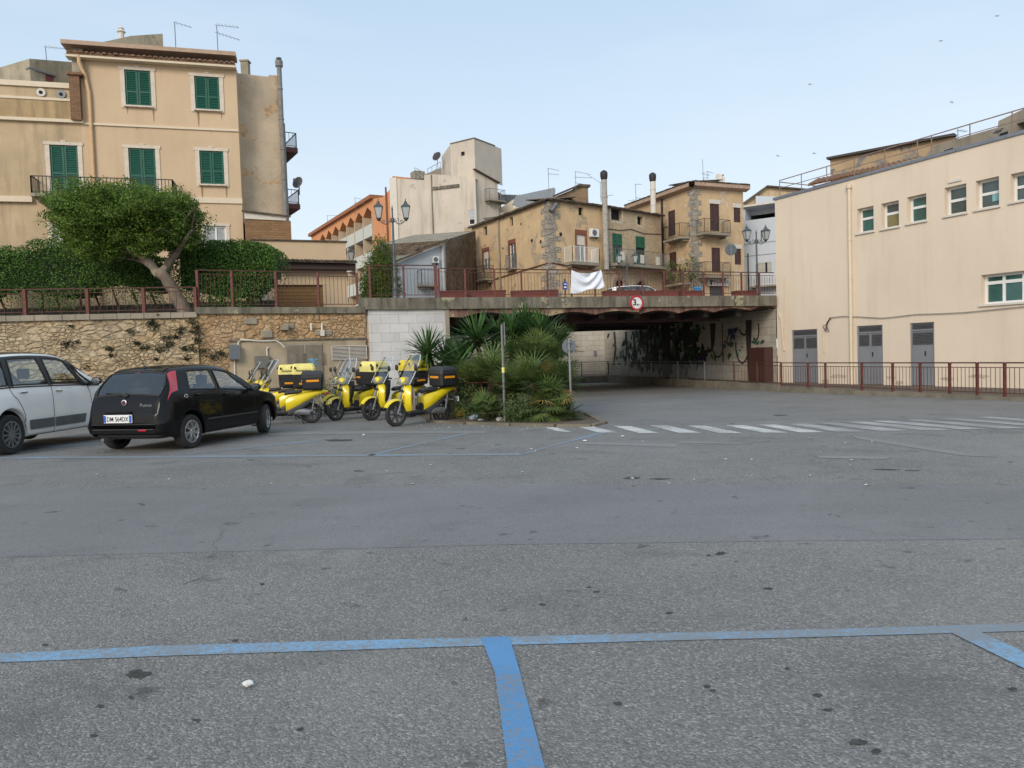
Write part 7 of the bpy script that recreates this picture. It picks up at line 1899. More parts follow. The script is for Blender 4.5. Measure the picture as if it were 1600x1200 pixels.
# swifts in the sky and a pigeon on the roof
def bird(u, v, Y, s, a, label):
    p = P(u, v, Y); q = MB(); w = s
    fx, fy = math.cos(a), math.sin(a)
    q.tube([p + Vector((-.5 * w * fx, 0, -.5 * w * fy)), p, p + Vector((.35 * w * fx, 0, .35 * w * fy))], [.01, .07 * w, .03 * w], 6)
    for sg in (-1, 1):
        q.add([p + Vector((.1 * w, 0, .05 * w)), p + Vector((-.1 * w, 0, -.05 * w)), p + Vector((-.25 * w, sg * .4 * w, .25 * w * sg + .2 * w)), p + Vector((-.5 * w, sg * .9 * w, .1 * w * sg + .15 * w))], [(0, 1, 3, 2)])
    o = q.build('swift', simple('swift grey', (0.3, 0.32, 0.35, 1), .9)); tag(o, label, 'bird', 'birds flying in the sky')
for (u, v, lab) in [(1472, 64, 'small dark bird high in the sky above the cream building'), (1267, 132, 'tiny bird in the sky above the white modern building'), (1560, 25, 'bird in the top right corner of the sky'), (1489, 160, 'bird gliding just above the roof railing'), (1274, 240, 'bird low over the left end of the roof railing'), (1217, 244, 'faint bird left of the roof railing corner')]:
    bird(u, v, 70, .36, random.uniform(-1, 1), lab)
p = P(1560, 206, 28.3); q = MB(); q.tube([p + Vector((-.2, 0, -.06)), p + Vector((-.08, 0, 0)), p + Vector((.08, 0, .05)), p + Vector((.15, 0, .12)), p + Vector((.2, 0, .12))], [.015, .06, .06, .03, .012], 8); q.tube([p + Vector((0, 0, -.15)), p], .01, 4)
o = q.build('pigeon', simple('pigeon grey', (0.06, 0.06, 0.07, 1), .8)); tag(o, 'dark pigeon perched on the roof edge of the cream building', 'pigeon')

gwl = thing('garden_wall', 'low grey garden wall in the shade behind the hedge stems', 'wall', (-14, 28.2, 3.0))
FGW = Face(XY(-200, 470, 27.9), XY(428, 470, 27.9)); q = MB(); fbox(q, FGW, 0, FGW.L, 3.0, 3.75, -.15, 0); q.build('wall_face', simple('grey garden wall', lin((120, 116, 112), .6), .9, var=.5, scale=2), gwl)
q = MB(); fbox(q, FGW, 0, FGW.L, 3.75, 3.82, -.2, .05); q.build('coping', M['concrete'], gwl)
# ------------------------------------------------------------------ vehicles
def interp(t, x):
    if x <= t[0][0]: return t[0][1]
    for (a, ya), (b, yb) in zip(t, t[1:]):
        if x <= b:
            f = (x - a) / (b - a)
            return ya + (yb - ya) * f
    return t[-1][1]
def smooth_tab(t, n=4):
    """Catmull-Rom resampling of a table so outlines stay round"""
    o = []
    for i in range(len(t) - 1):
        p0, p1, p2, p3 = t[max(i - 1, 0)], t[i], t[i + 1], t[min(i + 2, len(t) - 1)]
        for k in range(n):
            f = k / n; x = p1[0] + (p2[0] - p1[0]) * f
            m1 = (p2[1] - p0[1]) / max(p2[0] - p0[0], 1e-6) * (p2[0] - p1[0]); m2 = (p3[1] - p1[1]) / max(p3[0] - p1[0], 1e-6) * (p2[0] - p1[0])
            d_ = p2[1] - p1[1]
            if abs(d_) < 1e-6: m1 = m2 = 0
            else:
                m1 = max(min(m1, 3 * d_), 0) if d_ > 0 else min(max(m1, 3 * d_), 0); m2 = max(min(m2, 3 * d_), 0) if d_ > 0 else min(max(m2, 3 * d_), 0)
            h = (2 * f ** 3 - 3 * f ** 2 + 1) * p1[1] + (f ** 3 - 2 * f ** 2 + f) * m1 + (-2 * f ** 3 + 3 * f ** 2) * p2[1] + (f ** 3 - f ** 2) * m2
            o.append((x, h))
    o.append(t[-1]); return o
class CarShape:
    def __init__(s, c):
        s.c = c
        s.top = smooth_tab(c['top']); s.belt = smooth_tab(c['belt']); s.wid = smooth_tab(c['wid']); s.roofw = smooth_tab(c['roofw'])
        s.x0, s.x1 = c['top'][0][0], c['top'][-1][0]
        s.NR = 8 * 5
    def zb(s, x):
        z = s.c['sill'] if -.25 < x < s.c['wb'] + .25 else interp([(s.x0, .34), (-.35, s.c['sill']), (s.c['wb'] + .35, s.c['sill']), (s.x1, .3)], x)
        R_ = s.c['arch']
        for xc in (0, s.c['wb']):
            if abs(x - xc) < R_: z = max(z, s.c['wr'] + math.sqrt(max(R_ * R_ - (x - xc) ** 2, 0)))
        return z
    def ring(s, x):
        W_, top = interp(s.wid, x), interp(s.top, x); zb = s.zb(x)
        belt = min(interp(s.belt, x), top - .035); wr_ = min(interp(s.roofw, x), 1) * W_
        g = max(0.0, min(1.0, (top - belt - .035) / .35))          # how much greenhouse there is here
        zt = top - .055 * g - .012
        yt = wr_ if g > 0 else W_ * .9
        yt = W_ * .93 * (1 - g) + wr_ * g
        lo = min(zb + .03, belt - .2)
        pts = [(W_ * .90, zb), (W_ * .975, max(lo, zb + .015)), (W_ * 1.0, max(.52, zb + .04)), (W_ * .985, max(belt - .14, zb + .07)), (W_ * .95, belt), ((W_ * .95 + yt) / 2 + .008 * g, (belt + zt) / 2), (yt, zt), (yt * .88, top - .01), (yt * .5, top + .008 * 1), (0, top + .018)]
        # resample with Catmull-Rom
        out = []
        n = len(pts)
        for i in range(n - 1):
            p0, p1, p2, p3 = pts[max(i - 1, 0)], pts[i], pts[i + 1], pts[min(i + 2, n - 1)]
            for k in range(5):
                f = k / 5; q = []
                for j in (0, 1):
                    tt = .75 if i in (3, 5) else 1.0
                    q.append(0.5 * ((2 * p1[j]) + (p2[j] - p0[j]) * f * tt + (2 * p0[j] * tt - 5 * p1[j] * tt + 4 * p2[j] * tt - p3[j] * tt) * f * f * 0 + 0 ) if False else (p1[j] + (p2[j] - p1[j]) * f))
                out.append(tuple(q))
        out.append(pts[-1])
        # light smoothing pass keeps the belt crease but rounds the rest
        sm_ = list(out)
        for _ in range(2):
            o2 = list(sm_)
            for i in range(1, len(sm_) - 1):
                o2[i] = ((sm_[i - 1][0] + 2 * sm_[i][0] + sm_[i + 1][0]) / 4, (sm_[i - 1][1] + 2 * sm_[i][1] + sm_[i + 1][1]) / 4)
            sm_ = o2
        return sm_                                                  # 46 points, index 20 = belt, 30 = window top
    def pt(s, x, t, side=1, off=0.0):
        r = s.ring(x); i = int(min(max(t, 0), 44.999)); f = t - i
        y = r[i][0] + (r[i + 1][0] - r[i][0]) * f; z = r[i][1] + (r[i + 1][1] - r[i][1]) * f
        if off:
            dy, dz = r[i + 1][0] - r[i][0], r[i + 1][1] - r[i][1]; L = math.hypot(dy, dz) or 1
            e = .02; ra = s.ring(x + e); rb = s.ring(x - e)
            tx = Vector((2 * e, ra[i][0] - rb[i][0], ra[i][1] - rb[i][1])); tv = Vector((0, dy, dz))
            n = tx.cross(tv); n = n.normalized() if n.length > 1e-9 else Vector((0, 1, 0))
            if n.y < 0 and abs(n.y) > .2: n = -n
            if abs(n.y) <= .2 and n.z < 0: n = -n
            return Vector((x + n.x * off, (y + n.y * off) * side, z + n.z * off))
        return Vector((x, y * side, z))
def patch(cs, mb, quad, side, off, nx=10, nt=8):
    """quad: ((x,t) four corners: bl, br, tr, tl) bilinear patch lying on the body"""
    g = []
    for j in range(nt + 1):
        for i in range(nx + 1):
            a, b = i / nx, j / nt
            x = (quad[0][0] * (1 - a) + quad[1][0] * a) * (1 - b) + (quad[3][0] * (1 - a) + quad[2][0] * a) * b
            t = (quad[0][1] * (1 - a) + quad[1][1] * a) * (1 - b) + (quad[3][1] * (1 - a) + quad[2][1] * a) * b
            g.append(cs.pt(x, t, side, off))
    f = [(j * (nx + 1) + i, j * (nx + 1) + i + 1, (j + 1) * (nx + 1) + i + 1, (j + 1) * (nx + 1) + i) for j in range(nt) for i in range(nx)]
    if side > 0: f = [tuple(reversed(q)) for q in f]
    mb.add(g, f)
def band(cs, mb, path, side, off, w):
    """thin strip following (x,t) points on the body"""
    for (xa, ta), (xb, tb) in zip(path, path[1:]):
        n = max(1, int(math.hypot(xb - xa, (tb - ta) * .03) / .06))
        for k in range(n):
            p = cs.pt(xa + (xb - xa) * k / n, ta + (tb - ta) * k / n, side, off); q = cs.pt(xa + (xb - xa) * (k + 1) / n, ta + (tb - ta) * (k + 1) / n, side, off)
            if (q - p).length > 1e-4: mb.bar(p, q, w)
def inquad(x, t, q):
    s_ = 0
    for k in range(4):
        (x0, t0), (x1, t1) = q[k], q[(k + 1) % 4]
        c = (x1 - x0) * (t - t0) * .03 - (t1 - t0) * .03 * (x - x0)
        if c < 0: s_ -= 1
        else: s_ += 1
    return abs(s_) == 4
M['carglass'] = glassmat('car side glass', (0.78, 0.84, 0.82, 1), .93)
M['interior'] = simple('car interior fabric', (0.03, 0.03, 0.032, 1), .9)
def make_wheel(root, x, y, r, side, style, steer=0.0, w=.19):
    Mx = Matrix.Translation((x, y, r)) @ Matrix.Rotation(steer, 4, 'Z')
    q = MB(); q.M = Mx
    hw = w / 2; rr = style['rim'] 
    prof = [(rr, -hw * .9), (r - .03, -hw * 1.02), (r - .008, -hw * .82), (r, -hw * .5), (r, hw * .5), (r - .008, hw * .82), (r - .03, hw * 1.02), (rr, hw * .9)]
    q.lathe(prof, 40, (0, 0, 0), 'Y', False)
    for gy in (-.035, 0, .035): q.lathe([(r + .0012, gy - .004), (r + .0012, gy + .004)], 40, (0, 0, 0), 'Y', False)
    ty = q.build('wheel', M['rubber'], root, smooth=True)
    o = side * hw
    q = MB(); q.M = Mx
    q.lathe([(rr + .004, o * .95), (rr - .012, o * .98), (rr - .022, o * .8), (rr - .03, o * .2), (.05, o * .1), (.0, o * .1)], 40, (0, 0, 0), 'Y', False)
    n = style['n']
    for k in range(n):
        a = 2 * math.pi * k / n + (0.07 if k % 2 else -.07) * style.get('pair', 0)
        c, s_ = math.cos(a), math.sin(a)
        q.bar((.035 * c, o * .82, .035 * s_), ((rr - .014) * c, o * .92, (rr - .014) * s_), style['sw'], .028)
    q.lathe([(.055, o * .75), (.055, o * .9), (.03, o * .97), (.0, o * .97)], 16, (0, 0, 0), 'Y', True)
    q.build('rim', style['mat'], ty, smooth=False)
    q = MB(); q.M = Mx; q.lathe([(rr - .02, o * .15), (.0, o * .15)], 24, (0, 0, 0), 'Y', False); q.lathe([(rr * .7, o * .3), (rr * .68, o * .36), (.05, o * .36)], 24, (0, 0, 0), 'Y', False); q.build('brake_disc', simple('brake steel', (0.12, 0.11, 0.1, 1), .6, .5), ty)
def make_car(c, label, cat, loc, yaw, steer=0.0):
    t = thing(c['name'], label, cat, (0, 0, 0)); cs = CarShape(c); paint = c['paint']
    xs = sorted(set([round(cs.x0 + (cs.x1 - cs.x0) * k / 110, 4) for k in range(111)] + [round(cs.x0 + v, 4) for v in (.004, .01, .02)] + [round(cs.x1 - v, 4) for v in (.004, .01, .02)]))
    for xc in (0, c['wb']):
        xs = sorted(set(xs + [round(xc + c['arch'] * math.cos(a * math.pi / 20), 4) for a in range(21)]))
    wins = c['windows']
    ctr = c['centre_windows']
    vs, idx = [], {}
    q = MB()
    rings = [cs.ring(x) for x in xs]; n = len(rings[0])
    for side in (1, -1):
        base = len(q.v)
        q.add([(x, r[k][0] * side, r[k][1]) for x, r in zip(xs, rings) for k in range(n)], [])
        for i in range(len(xs) - 1):
            for k in range(n - 1):
                xm, tm = (xs[i] + xs[i + 1]) / 2, k + .5
                if any(inquad(xm, tm, w) for w in wins + ctr): continue
                a = base + i * n + k; f = (a, a + n, a + n + 1, a + 1)
                q.f.append(f if side < 0 else tuple(reversed(f)))
    for i_, x in ((0, xs[0]), (-1, xs[-1])):
        r = rings[i_]; q.poly([(x, p[0], p[1]) for p in r] + [(x, -p[0], p[1]) for p in reversed(r[:-1])])
    body = q.build('body', paint, t, smooth=True)
    # floor pan and wheel wells
    q = MB(); q.box((c['wb'] / 2, 0, .3), (c['wb'] - .7, c['wid'][3][1] * 1.8, .1)); q.box((cs.x0 + .45, 0, .36), (.6, 1.1, .14)); q.box((c['wb'] + .3, 0, .34), (.7, .9, .12))
    for xc in (0, c['wb']):
        q.box((xc, 0, .62), (c['arch'] * 2 + .1, 1.05, .5))
        for sg in (-1, 1):
            rr_ = c['arch'] + .015; y0 = .5; y1 = interp(cs.wid, xc) * .955
            ring_ = []
            for y in (y0, y1): ring_.append([(xc + rr_ * math.cos(math.pi * k / 18), sg * y, c['wr'] + rr_ * math.sin(math.pi * k / 18)) for k in range(19)])
            q.loft(ring_, closed=False); q.poly([(p[0], sg * (y0 + .01), p[2]) for p in ring_[0]])
    q.build('underbody', M['black_plastic'], t)
    # glass
    for side in (1, -1):
        for w in wins:
            g = MB(); patch(cs, g, w, side, -.004, 14, 8); o = g.build('side_window', M['carglass'], t, smooth=True)
            g = MB(); band(cs, g, [w[0], w[1], w[2], w[3], w[0]], side, .002, .022); g.build('window_seal', M['black_plastic'], o)
    for w, nm in zip(ctr, ('windscreen', 'rear_window')):
        g = MB(); patch(cs, g, w, 1, -.004, 12, 10); patch(cs, g, w, -1, -.004, 12, 10); o = g.build(nm, M['carglass'], t, smooth=True)
        g = MB()
        for sd_ in (1, -1): band(cs, g, [w[3], w[0], w[1], w[2]] if False else [(w[0][0], 44.8), w[0], w[1], (w[1][0], 44.8)] if w[0][1] < w[3][1] else [w[0], w[1]], sd_, .002, .026)
        g.build('window_seal', M['black_plastic'], o)
    for nm, quad, mat_, off in c['patches']:
        for side in (1, -1):
            g = MB(); patch(cs, g, quad, side, off, 10, 8); g.build(nm, mat_, t, smooth=True)
    for nm, quad, mat_, off in c['centre_patches']:
        g = MB(); patch(cs, g, quad, 1, off, 8, 8); patch(cs, g, quad, -1, off, 8, 8); g.build(nm, mat_, t, smooth=True)
    for nm, path, mat_, off, w_ in c['bands']:
        for side in (1, -1):
            g = MB(); band(cs, g, path, side, off, w_); g.build(nm, mat_, t)
    # door handles, mirrors
    for (x, tt) in c['handles']:
        for side in (1, -1):
            g = MB(); p = cs.pt(x, tt, side, .022); g.rbox(p, (.19, .03, .032), .01); g.build('door_handle', c['handle_mat'], t, smooth=False)
    for side in (1, -1):
        x, tt = c['mirror']; p = cs.pt(x, tt, side, .02); g = MB()
        d_ = Vector((0, side, 0)); g.bar(p, p + d_ * .1 + Vector((0, 0, .02)), .05, .06)
        cc = p + d_ * .17 + Vector((.0, 0, .06)); g.loft([[cc + Vector((dx, d_.y * (.1 * sc2) * math.cos(a), .075 * sc2 * math.sin(a))) for a in [2 * math.pi * k / 16 for k in range(16)]] for dx, sc2 in ((-.04, .92), (-.03, 1), (.02, .95), (.06, .7), (.08, .3))], True, True)
        o = g.build('wing_mirror', c['mirror_mat'], t, smooth=True)
        g = MB(); g.loft([[cc + Vector((-.042, d_.y * .082 * math.cos(a), .06 * math.sin(a))) for a in [2 * math.pi * k / 16 for k in range(16)]] for _ in (0,)] + [[cc + Vector((-.045, d_.y * .082 * math.cos(a), .06 * math.sin(a))) for a in [2 * math.pi * k / 16 for k in range(16)]]], True, True); g.build('mirror_glass', M['chrome'], o)
    for (xc, st) in ((0, 0.0), (c['wb'], steer)):
        for side in (1, -1):
            make_wheel(t, xc, side * (interp(cs.wid, xc) * .99 - .105), c['wr'], side, c['wheel'], st)
    # seats, dashboard, steering wheel
    for (x, y) in ((c['seat'], .36), (c['seat'], -.36), (c['seat'] - .85, .36), (c['seat'] - .85, -.36)):
        g = MB(); g.rbox((x, y, .56), (.5, .46, .16), .05); g.rbox((x - .28, y, .84), (.13, .45, .56), .05, rot=Matrix.Rotation(-.2, 3, 'Y')); g.rbox((x - .37, y, 1.2 + c.get('seat_up', 0)), (.08, .24, .18), .035); g.build('seat', M['interior'], t, smooth=False)
    g = MB(); g.rbox((c['dash'], 0, .88), (.35, 1.3, .22), .06); g.build('dashboard', M['interior'], t)
    g = MB(); cc = Vector((c['dash'] - .28, .36, .93)); m3 = Matrix.Rotation(.45, 3, 'Y'); g.tube([cc + m3 @ Vector((0, .18 * math.cos(a), .18 * math.sin(a))) for a in [2 * math.pi * k / 20 for k in range(21)]], .014, 6); g.build('steering_wheel', M['interior'], t)
    for f in c['extras']: f(t, cs)
    t.location = loc; t.rotation_euler = (0, 0, yaw)
    return t
# --- black hatchback
def blackpaint(name, c):
    m = MT(name); m.set(color=c, rough=.28, coat=.3, spec=.12)
    m.b.inputs['Coat Roughness'].default_value = .04
    return m.m
BP = blackpaint('black car paint', (0.006, 0.006, 0.007, 1))
def hatch_extras(t, cs):
    xr = cs.x0
    def rear(y, z, off=.006):      # point on the tailgate face at a given height
        return Vector((xr_at(z) - off - .10 * (y / .8) ** 2 * -1, y, z))
    def xr_at(z):
        for k in range(200):
            x = cs.x0 + k * .005
            if interp(cs.top, x) >= z: return x
        return cs.x0
    # number plate with blue ends
    zc = .60; xp = cs.x0 - .012
    g = MB(); g.rbox((xp, .08, zc), (.02, .56, .14), .005); pl = g.build('number_plate', M['white'], t)
    g = MB()
    for sg in (-1, 1): g.box((xp - .0115, .08 + sg * .25, zc), (.003, .045, .12))
    g.build('plate_blue_band', simple('plate blue', (0.02, 0.1, 0.45, 1), .4), pl)
    text_mesh(pl, 'DM 564DX', .112, (xp - .013, .08, zc - .04), (0, -1, 0), (0, 0, 1), M['black'], 'plate_lettering', .001, xs=.80, bold=.001)
    g = MB(); g.box((xp + .01, .08, .70), (.03, .5, .03)); g.build('plate_light_bar', BP, t)
    # tailgate seam, bumper lines, handle recess, badge
    z1 = .84; x1 = xr_at(z1)
    g = MB(); a_ = math.atan2(.15, xr_at(.9) - xr_at(.75) + .001); g.loft([[(x1 - o_, r_ * math.cos(2 * math.pi * k / 20), .875 + r_ * math.sin(2 * math.pi * k / 20)) for k in range(20)] for o_, r_ in ((0.0, .052), (.022, .05), (.026, .036))], True, True); bd = g.build('round_badge', M['chrome'], t, smooth=True)
    g = MB(); g.lathe([(.036, 0), (.036, .003)], 20, (x1 - .029, 0, .875), 'X', True); g.build('badge_centre', simple('badge disc', (0.10, 0.03, 0.04, 1), .4, .5), bd)
    wm_ = text_mesh(t, 'Punto', .075, (x1 - .015, -.42, .80), (0, -1, 0), (0, 0, 1), M['chrome'], 'model_lettering', .003, xs=1.3)
    text_mesh(t, '16v 1.2', .04, (x1 - .012, -.5, .755), (0, -1, 0), (0, 0, 1), M['chrome'], 'model_lettering', .003)
    g = MB(); g.rbox((cs.x0 - .004, 0, .415), (.03, 1.2, .012), .003); g.rbox((cs.x0 - .002, 0, .50), (.02, 1.25, .008), .002); g.build('bumper_strip', simple('dark grey strip', (0.06, 0.06, 0.06, 1), .4), t)
    g = MB(); g.rbox((cs.x0 - .012, -.38, .40), (.02, .16, .035), .008); g.build('fog_lamp', M['red_lamp'], t)
    g = MB(); g.tube([(cs.x0 + .25, .42, .24), (cs.x0 + .0, .42, .24)], .028, 12); g.build('exhaust_pipe', M['grey_iron'], t, smooth=True)
    # rear wiper
    zz = .99; p = Vector((xr_at(zz) - .03, 0.0, zz)); q2 = Vector((xr_at(1.05) - .02, .42, 1.045))
    g = MB(); g.rbox(p, (.05, .09, .05), .01); g.bar(p, q2, .022, .012); g.bar(Vector((xr_at(1.04) - .015, .12, 1.02)), q2 + Vector((0, .04, 0)), .012, .02); g.build('rear_wiper', M['black_plastic'], t)
    # third brake light spoiler and aerial
    g = MB(); g.rbox((-.20, 0, 1.412), (.16, .98, .022), .009, rot=Matrix.Rotation(-.30, 3, 'Y')); g.build('roof_spoiler', BP, t)
    g = MB(); g.box((-.279, 0, 1.386), (.01, .22, .014)); g.build('brake_light', M['red_lamp'], t)
    g = MB(); g.tube([(-.1, 0, 1.47), (-.22, 0, 1.66)], [.008, .004], 6); g.lathe([(.03, 0), (.012, .03)], 10, (-.1, 0, 1.465)); g.build('aerial', M['black_plastic'], t)
    # white cartoon-free splash sticker on the right rear wing
    g = MB()
    for k in range(9):
        a = k * .7; p = cs.pt(-.12 + .028 * math.cos(a) * (1 + k % 3 * .4), 17.2 + .8 * math.sin(a) * (1 + k % 2 * .4), -1, .004)
        e = cs.pt(-.12 + .028 * math.cos(a) * (1 + k % 3 * .4) + .016, 17.2 + .8 * math.sin(a) * (1 + k % 2 * .4) + .3, -1, .004); g.bar(p, e, .012, .004)
    g.build('sticker', M['white'], t)
    # rounded lamp surrounds at the rear edges
    g = MB(); g.rbox((cs.x0 + .45, 0, .30), (.7, 1.3, .12), .05); g.build('rear_valance', M['black_plastic'], t)
PUNTO = dict(name='hatchback_car', paint=BP, wb=2.51, wr=.305, arch=.355, sill=.22,
    top=[(-.72, .52), (-.715, .60), (-.70, .70), (-.665, .72), (-.655, .80), (-.625, .93), (-.58, .99), (-.45, 1.16), (-.30, 1.35), (-.16, 1.43), (.2, 1.472), (.6, 1.487), (1.1, 1.472), (1.42, 1.41), (1.8, 1.22), (2.2, .985), (2.34, .925), (2.7, .865), (3.0, .78), (3.2, .66), (3.27, .56), (3.29, .46)],
    belt=[(-.72, .5), (-.45, 1.0), (-.2, 1.02), (.8, .975), (1.8, .93), (2.3, .89), (3.0, .75), (3.29, .4)],
    wid=[(-.72, .64), (-.69, .72), (-.6, .775), (-.45, .81), (.2, .845), (1.2, .845), (2.3, .845), (2.8, .82), (3.05, .75), (3.2, .62), (3.29, .45)],
    roofw=[(-.72, .90), (-.5, .76), (-.2, .715), (.6, .75), (1.4, .72), (1.9, .80), (2.3, .9), (3.29, .9)],
    windows=[((.02, 21), (.82, 21), (.80, 29.4), (.15, 29.4)), ((.92, 21), (1.98, 21), (1.42, 29.4), (.90, 29.4))],
    centre_windows=[((2.20, 33.5), (1.52, 33.5), (1.46, 45), (2.26, 45)), ((-.575, 33), (-.27, 33.5), (-.25, 45), (-.59, 45))],
    patches=[('tail_lamp', ((-.54, 21.0), (-.28, 21.0), (-.07, 31.0), (-.28, 33.0)), M['red_lamp'], .006), ('headlamp', ((2.95, 16), (3.15, 16), (3.12, 21), (2.8, 21)), M['pane_pale'], .006)],
    centre_patches=[], bands=[('door_seam', [(.88, 3), (.88, 20), (.86, 29.6)], M['black_plastic'], .001, .008), ('door_seam', [(.05, 12), (-.02, 20), (.1, 29.6)], M['black_plastic'], .001, .008), ('door_seam', [(1.95, 3), (2.05, 20)], M['black_plastic'], .001, .008), ('side_moulding', [(.42, 9.4), (2.08, 9.4)], simple('satin moulding', (0.05, 0.05, 0.05, 1), .35), .008, .03), ('sill_trim', [(.4, 2.5), (2.1, 2.5)], simple('sill strip', (0.25, 0.25, 0.25, 1), .3), .004, .012)],
    handles=[(.22, 18), (1.08, 18)], handle_mat=BP, mirror=(1.86, 20.5), mirror_mat=BP, wheel=dict(rim=.20, n=14, sw=.018, mat=M['alloy'], pair=1), seat=1.35, dash=2.0, extras=[hatch_extras])
def ground_at(u, v):
    return G(u, v)
pr = P(291, 640, 13.05); pr = Vector((pr.x, 13.05, 0))
BCAR = dict(x=pr.x, y=13.0, yaw=math.atan2(2.42, .62))
def place(c, side_x, side_y, yaw, wl):
    """put the car so that its right rear wheel stands at the given spot"""
    off = Matrix.Rotation(yaw, 2) @ Vector((0, -wl)); return (side_x - off.x, side_y - off.y, gz(side_y))
yaw_b = math.atan2(2.44, .52)
make_car(PUNTO, 'black hatchback parked with its rear to the camera, front wheels turned', 'car', place(PUNTO, P(293, 640, 13.1).x, 13.1, yaw_b, .74), yaw_b, steer=.33)
# --- white tall hatchback
WP = plaster('dusty white car paint', (0.93, 0.90, 0.86, 1), (0.55, 0.50, 0.42, 1), blot=.05, streak=.18, scale=1.2, rough=.35, bump=0.0, fine=.03)
WP.node_tree.nodes['Principled BSDF'].inputs['Coat Weight'].default_value = .5
def mpv_extras(t, cs):
    g = MB(); g.rbox((cs.x0 + .01, 0, .62), (.03, .5, .12), .005); g.build('number_plate', M['white'], t)
WCAR = dict(name='tall_family_car', paint=WP, wb=2.61, wr=.325, arch=.39, sill=.25,
    top=[(-.74, .50), (-.735, .62), (-.72, .74), (-.69, .95), (-.66, 1.1), (-.60, 1.3), (-.5, 1.52), (-.35, 1.6), (.2, 1.655), (.8, 1.67), (1.4, 1.645), (1.75, 1.56), (2.15, 1.33), (2.5, 1.12), (2.62, 1.075), (2.9, 1.04), (3.15, .96), (3.32, .82), (3.39, .65), (3.40, .45)],
    belt=[(-.74, .5), (-.6, 1.02), (.0, 1.07), (1.0, 1.06), (2.0, 1.045), (2.6, 1.03), (3.1, .9), (3.4, .4)],
    wid=[(-.74, .72), (-.7, .80), (-.55, .86), (-.2, .88), (.3, .885), (1.3, .885), (2.4, .885), (2.9, .87), (3.15, .80), (3.3, .68), (3.4, .5)],
    roofw=[(-.74, .92), (-.5, .82), (-.2, .80), (.6, .80), (1.6, .79), (2.1, .84), (2.5, .92), (3.4, .92)],
    windows=[((-.42, 21), (.02, 21), (.0, 29.4), (-.25, 29.4)), ((.12, 21), (1.0, 21), (.86, 29.4), (.14, 29.4)), ((1.12, 21), (1.98, 21), (1.62, 29.4), (1.02, 29.4)), ((2.08, 21), (2.42, 21), (1.86, 29.2), (1.76, 29.4))],
    centre_windows=[((2.46, 33.5), (1.80, 33.5), (1.76, 45), (2.52, 45)), ((-.66, 33), (-.52, 33), (-.51, 45), (-.665, 45))],
    patches=[('roof_pillar_trim', ((-.45, 29.3), (2.0, 29.3), (1.95, 31), (-.45, 31)), M['black_plastic'], .003), ('roof_pillar_trim', ((1.0, 20.5), (1.12, 20.5), (1.02, 29.6), (.86, 29.6)), M['black_plastic'], .003), ('roof_pillar_trim', ((1.98, 20.5), (2.08, 20.5), (1.76, 29.6), (1.62, 29.6)), M['black_plastic'], .003), ('roof_pillar_trim', ((.0, 20.5), (.14, 20.5), (.16, 29.6), (.0, 29.6)), M['black_plastic'], .003), ('tail_lamp', ((-.68, 18), (-.60, 18), (-.55, 24), (-.63, 24)), M['red_lamp'], .006), ('headlamp', ((3.08, 16.5), (3.25, 16.5), (3.2, 20), (2.95, 20)), M['pane_pale'], .006),
             ('side_moulding', ((.42, 6.8), (1.05, 6.8), (1.05, 9.9), (.40, 9.9)), simple('grey side moulding', (0.13, 0.135, 0.14, 1), .5), .016), ('side_moulding', ((1.08, 6.8), (1.95, 6.8), (1.98, 9.9), (1.08, 9.9)), simple('grey door moulding', (0.13, 0.135, 0.14, 1), .5), .016)],
    centre_patches=[('black_roof', ((-.3, 34), (1.7, 34), (1.7, 45), (-.3, 45)), BP, .004)], bands=[('door_seam', [(1.06, 2.5), (1.07, 20)], M['black_plastic'], .001, .008), ('door_seam', [(.36, 2.5), (.32, 10), (.08, 16), (.02, 20)], M['black_plastic'], .001, .008), ('door_seam', [(2.10, 3), (2.2, 12), (2.12, 20)], M['black_plastic'], .001, .008), ('door_seam', [(.36, 2.5), (2.1, 2.5)], M['black_plastic'], .001, .006), ('belt_trim', [(-.5, 20.2), (2.5, 20.2)], M['black_plastic'], .002, .02)],
    handles=[(.32, 17.4), (1.25, 17.4)], handle_mat=M['chrome'], mirror=(2.16, 20.5), mirror_mat=M['black_plastic'], wheel=dict(rim=.215, n=12, sw=.03, mat=simple('grey wheel trim', (0.22, 0.22, 0.22, 1), .4, .4), pair=0), seat=1.4, seat_up=.1, dash=2.25, extras=[mpv_extras])
yaw_w = math.atan2(2.6, .12)
wc = make_car(WCAR, 'dusty white tall family car parked nose to the stone wall at the left', 'car', place(WCAR, P(6, 640, 13.0).x, 13.0, yaw_w, .78), yaw_w)
wc.scale = (1.05, 1.05, 1.09)
w2 = copy_tree(wc); w2['label'] = 'pale car on the upper street with only its roof showing above the railing'
x, y = XY(1000, 450, 40.3); w2.scale = (.94, .94, .92); w2.location = (x - 1.2, y, 3.47); w2.rotation_euler = (0, 0, R(8))

# ------------------------------------------------------------------ postal scooters
def arc_plate(mb, cx, cz, r, a0, a1, w, n=12, th=.008, taper=.7):
    rings = []
    for k in range(n + 1):
        a = R(a0 + (a1 - a0) * k / n); ww = w * (1 - (1 - taper) * abs(2 * k / n - 1) ** 2)
        c, s_ = math.cos(a), math.sin(a)
        rings.append([(cx + (r - .03) * c, -ww / 2, cz + (r - .03) * s_), (cx + r * c, -ww / 2 * .8, cz + r * s_), (cx + (r + .012) * c, 0, cz + (r + .012) * s_), (cx + r * c, ww / 2 * .8, cz + r * s_), (cx + (r - .03) * c, ww / 2, cz + (r - .03) * s_), (cx + (r - .03 - th) * c, 0, cz + (r - th * 2) * s_)])
    mb.loft(rings, True, True)
M['screen'] = glassmat('clear windshield plastic', (0.86, 0.88, 0.88, 1), .9, .08)
M['screen_y'] = glassmat('yellowed windshield plastic', (0.85, 0.78, 0.35, 1), .85, .1)
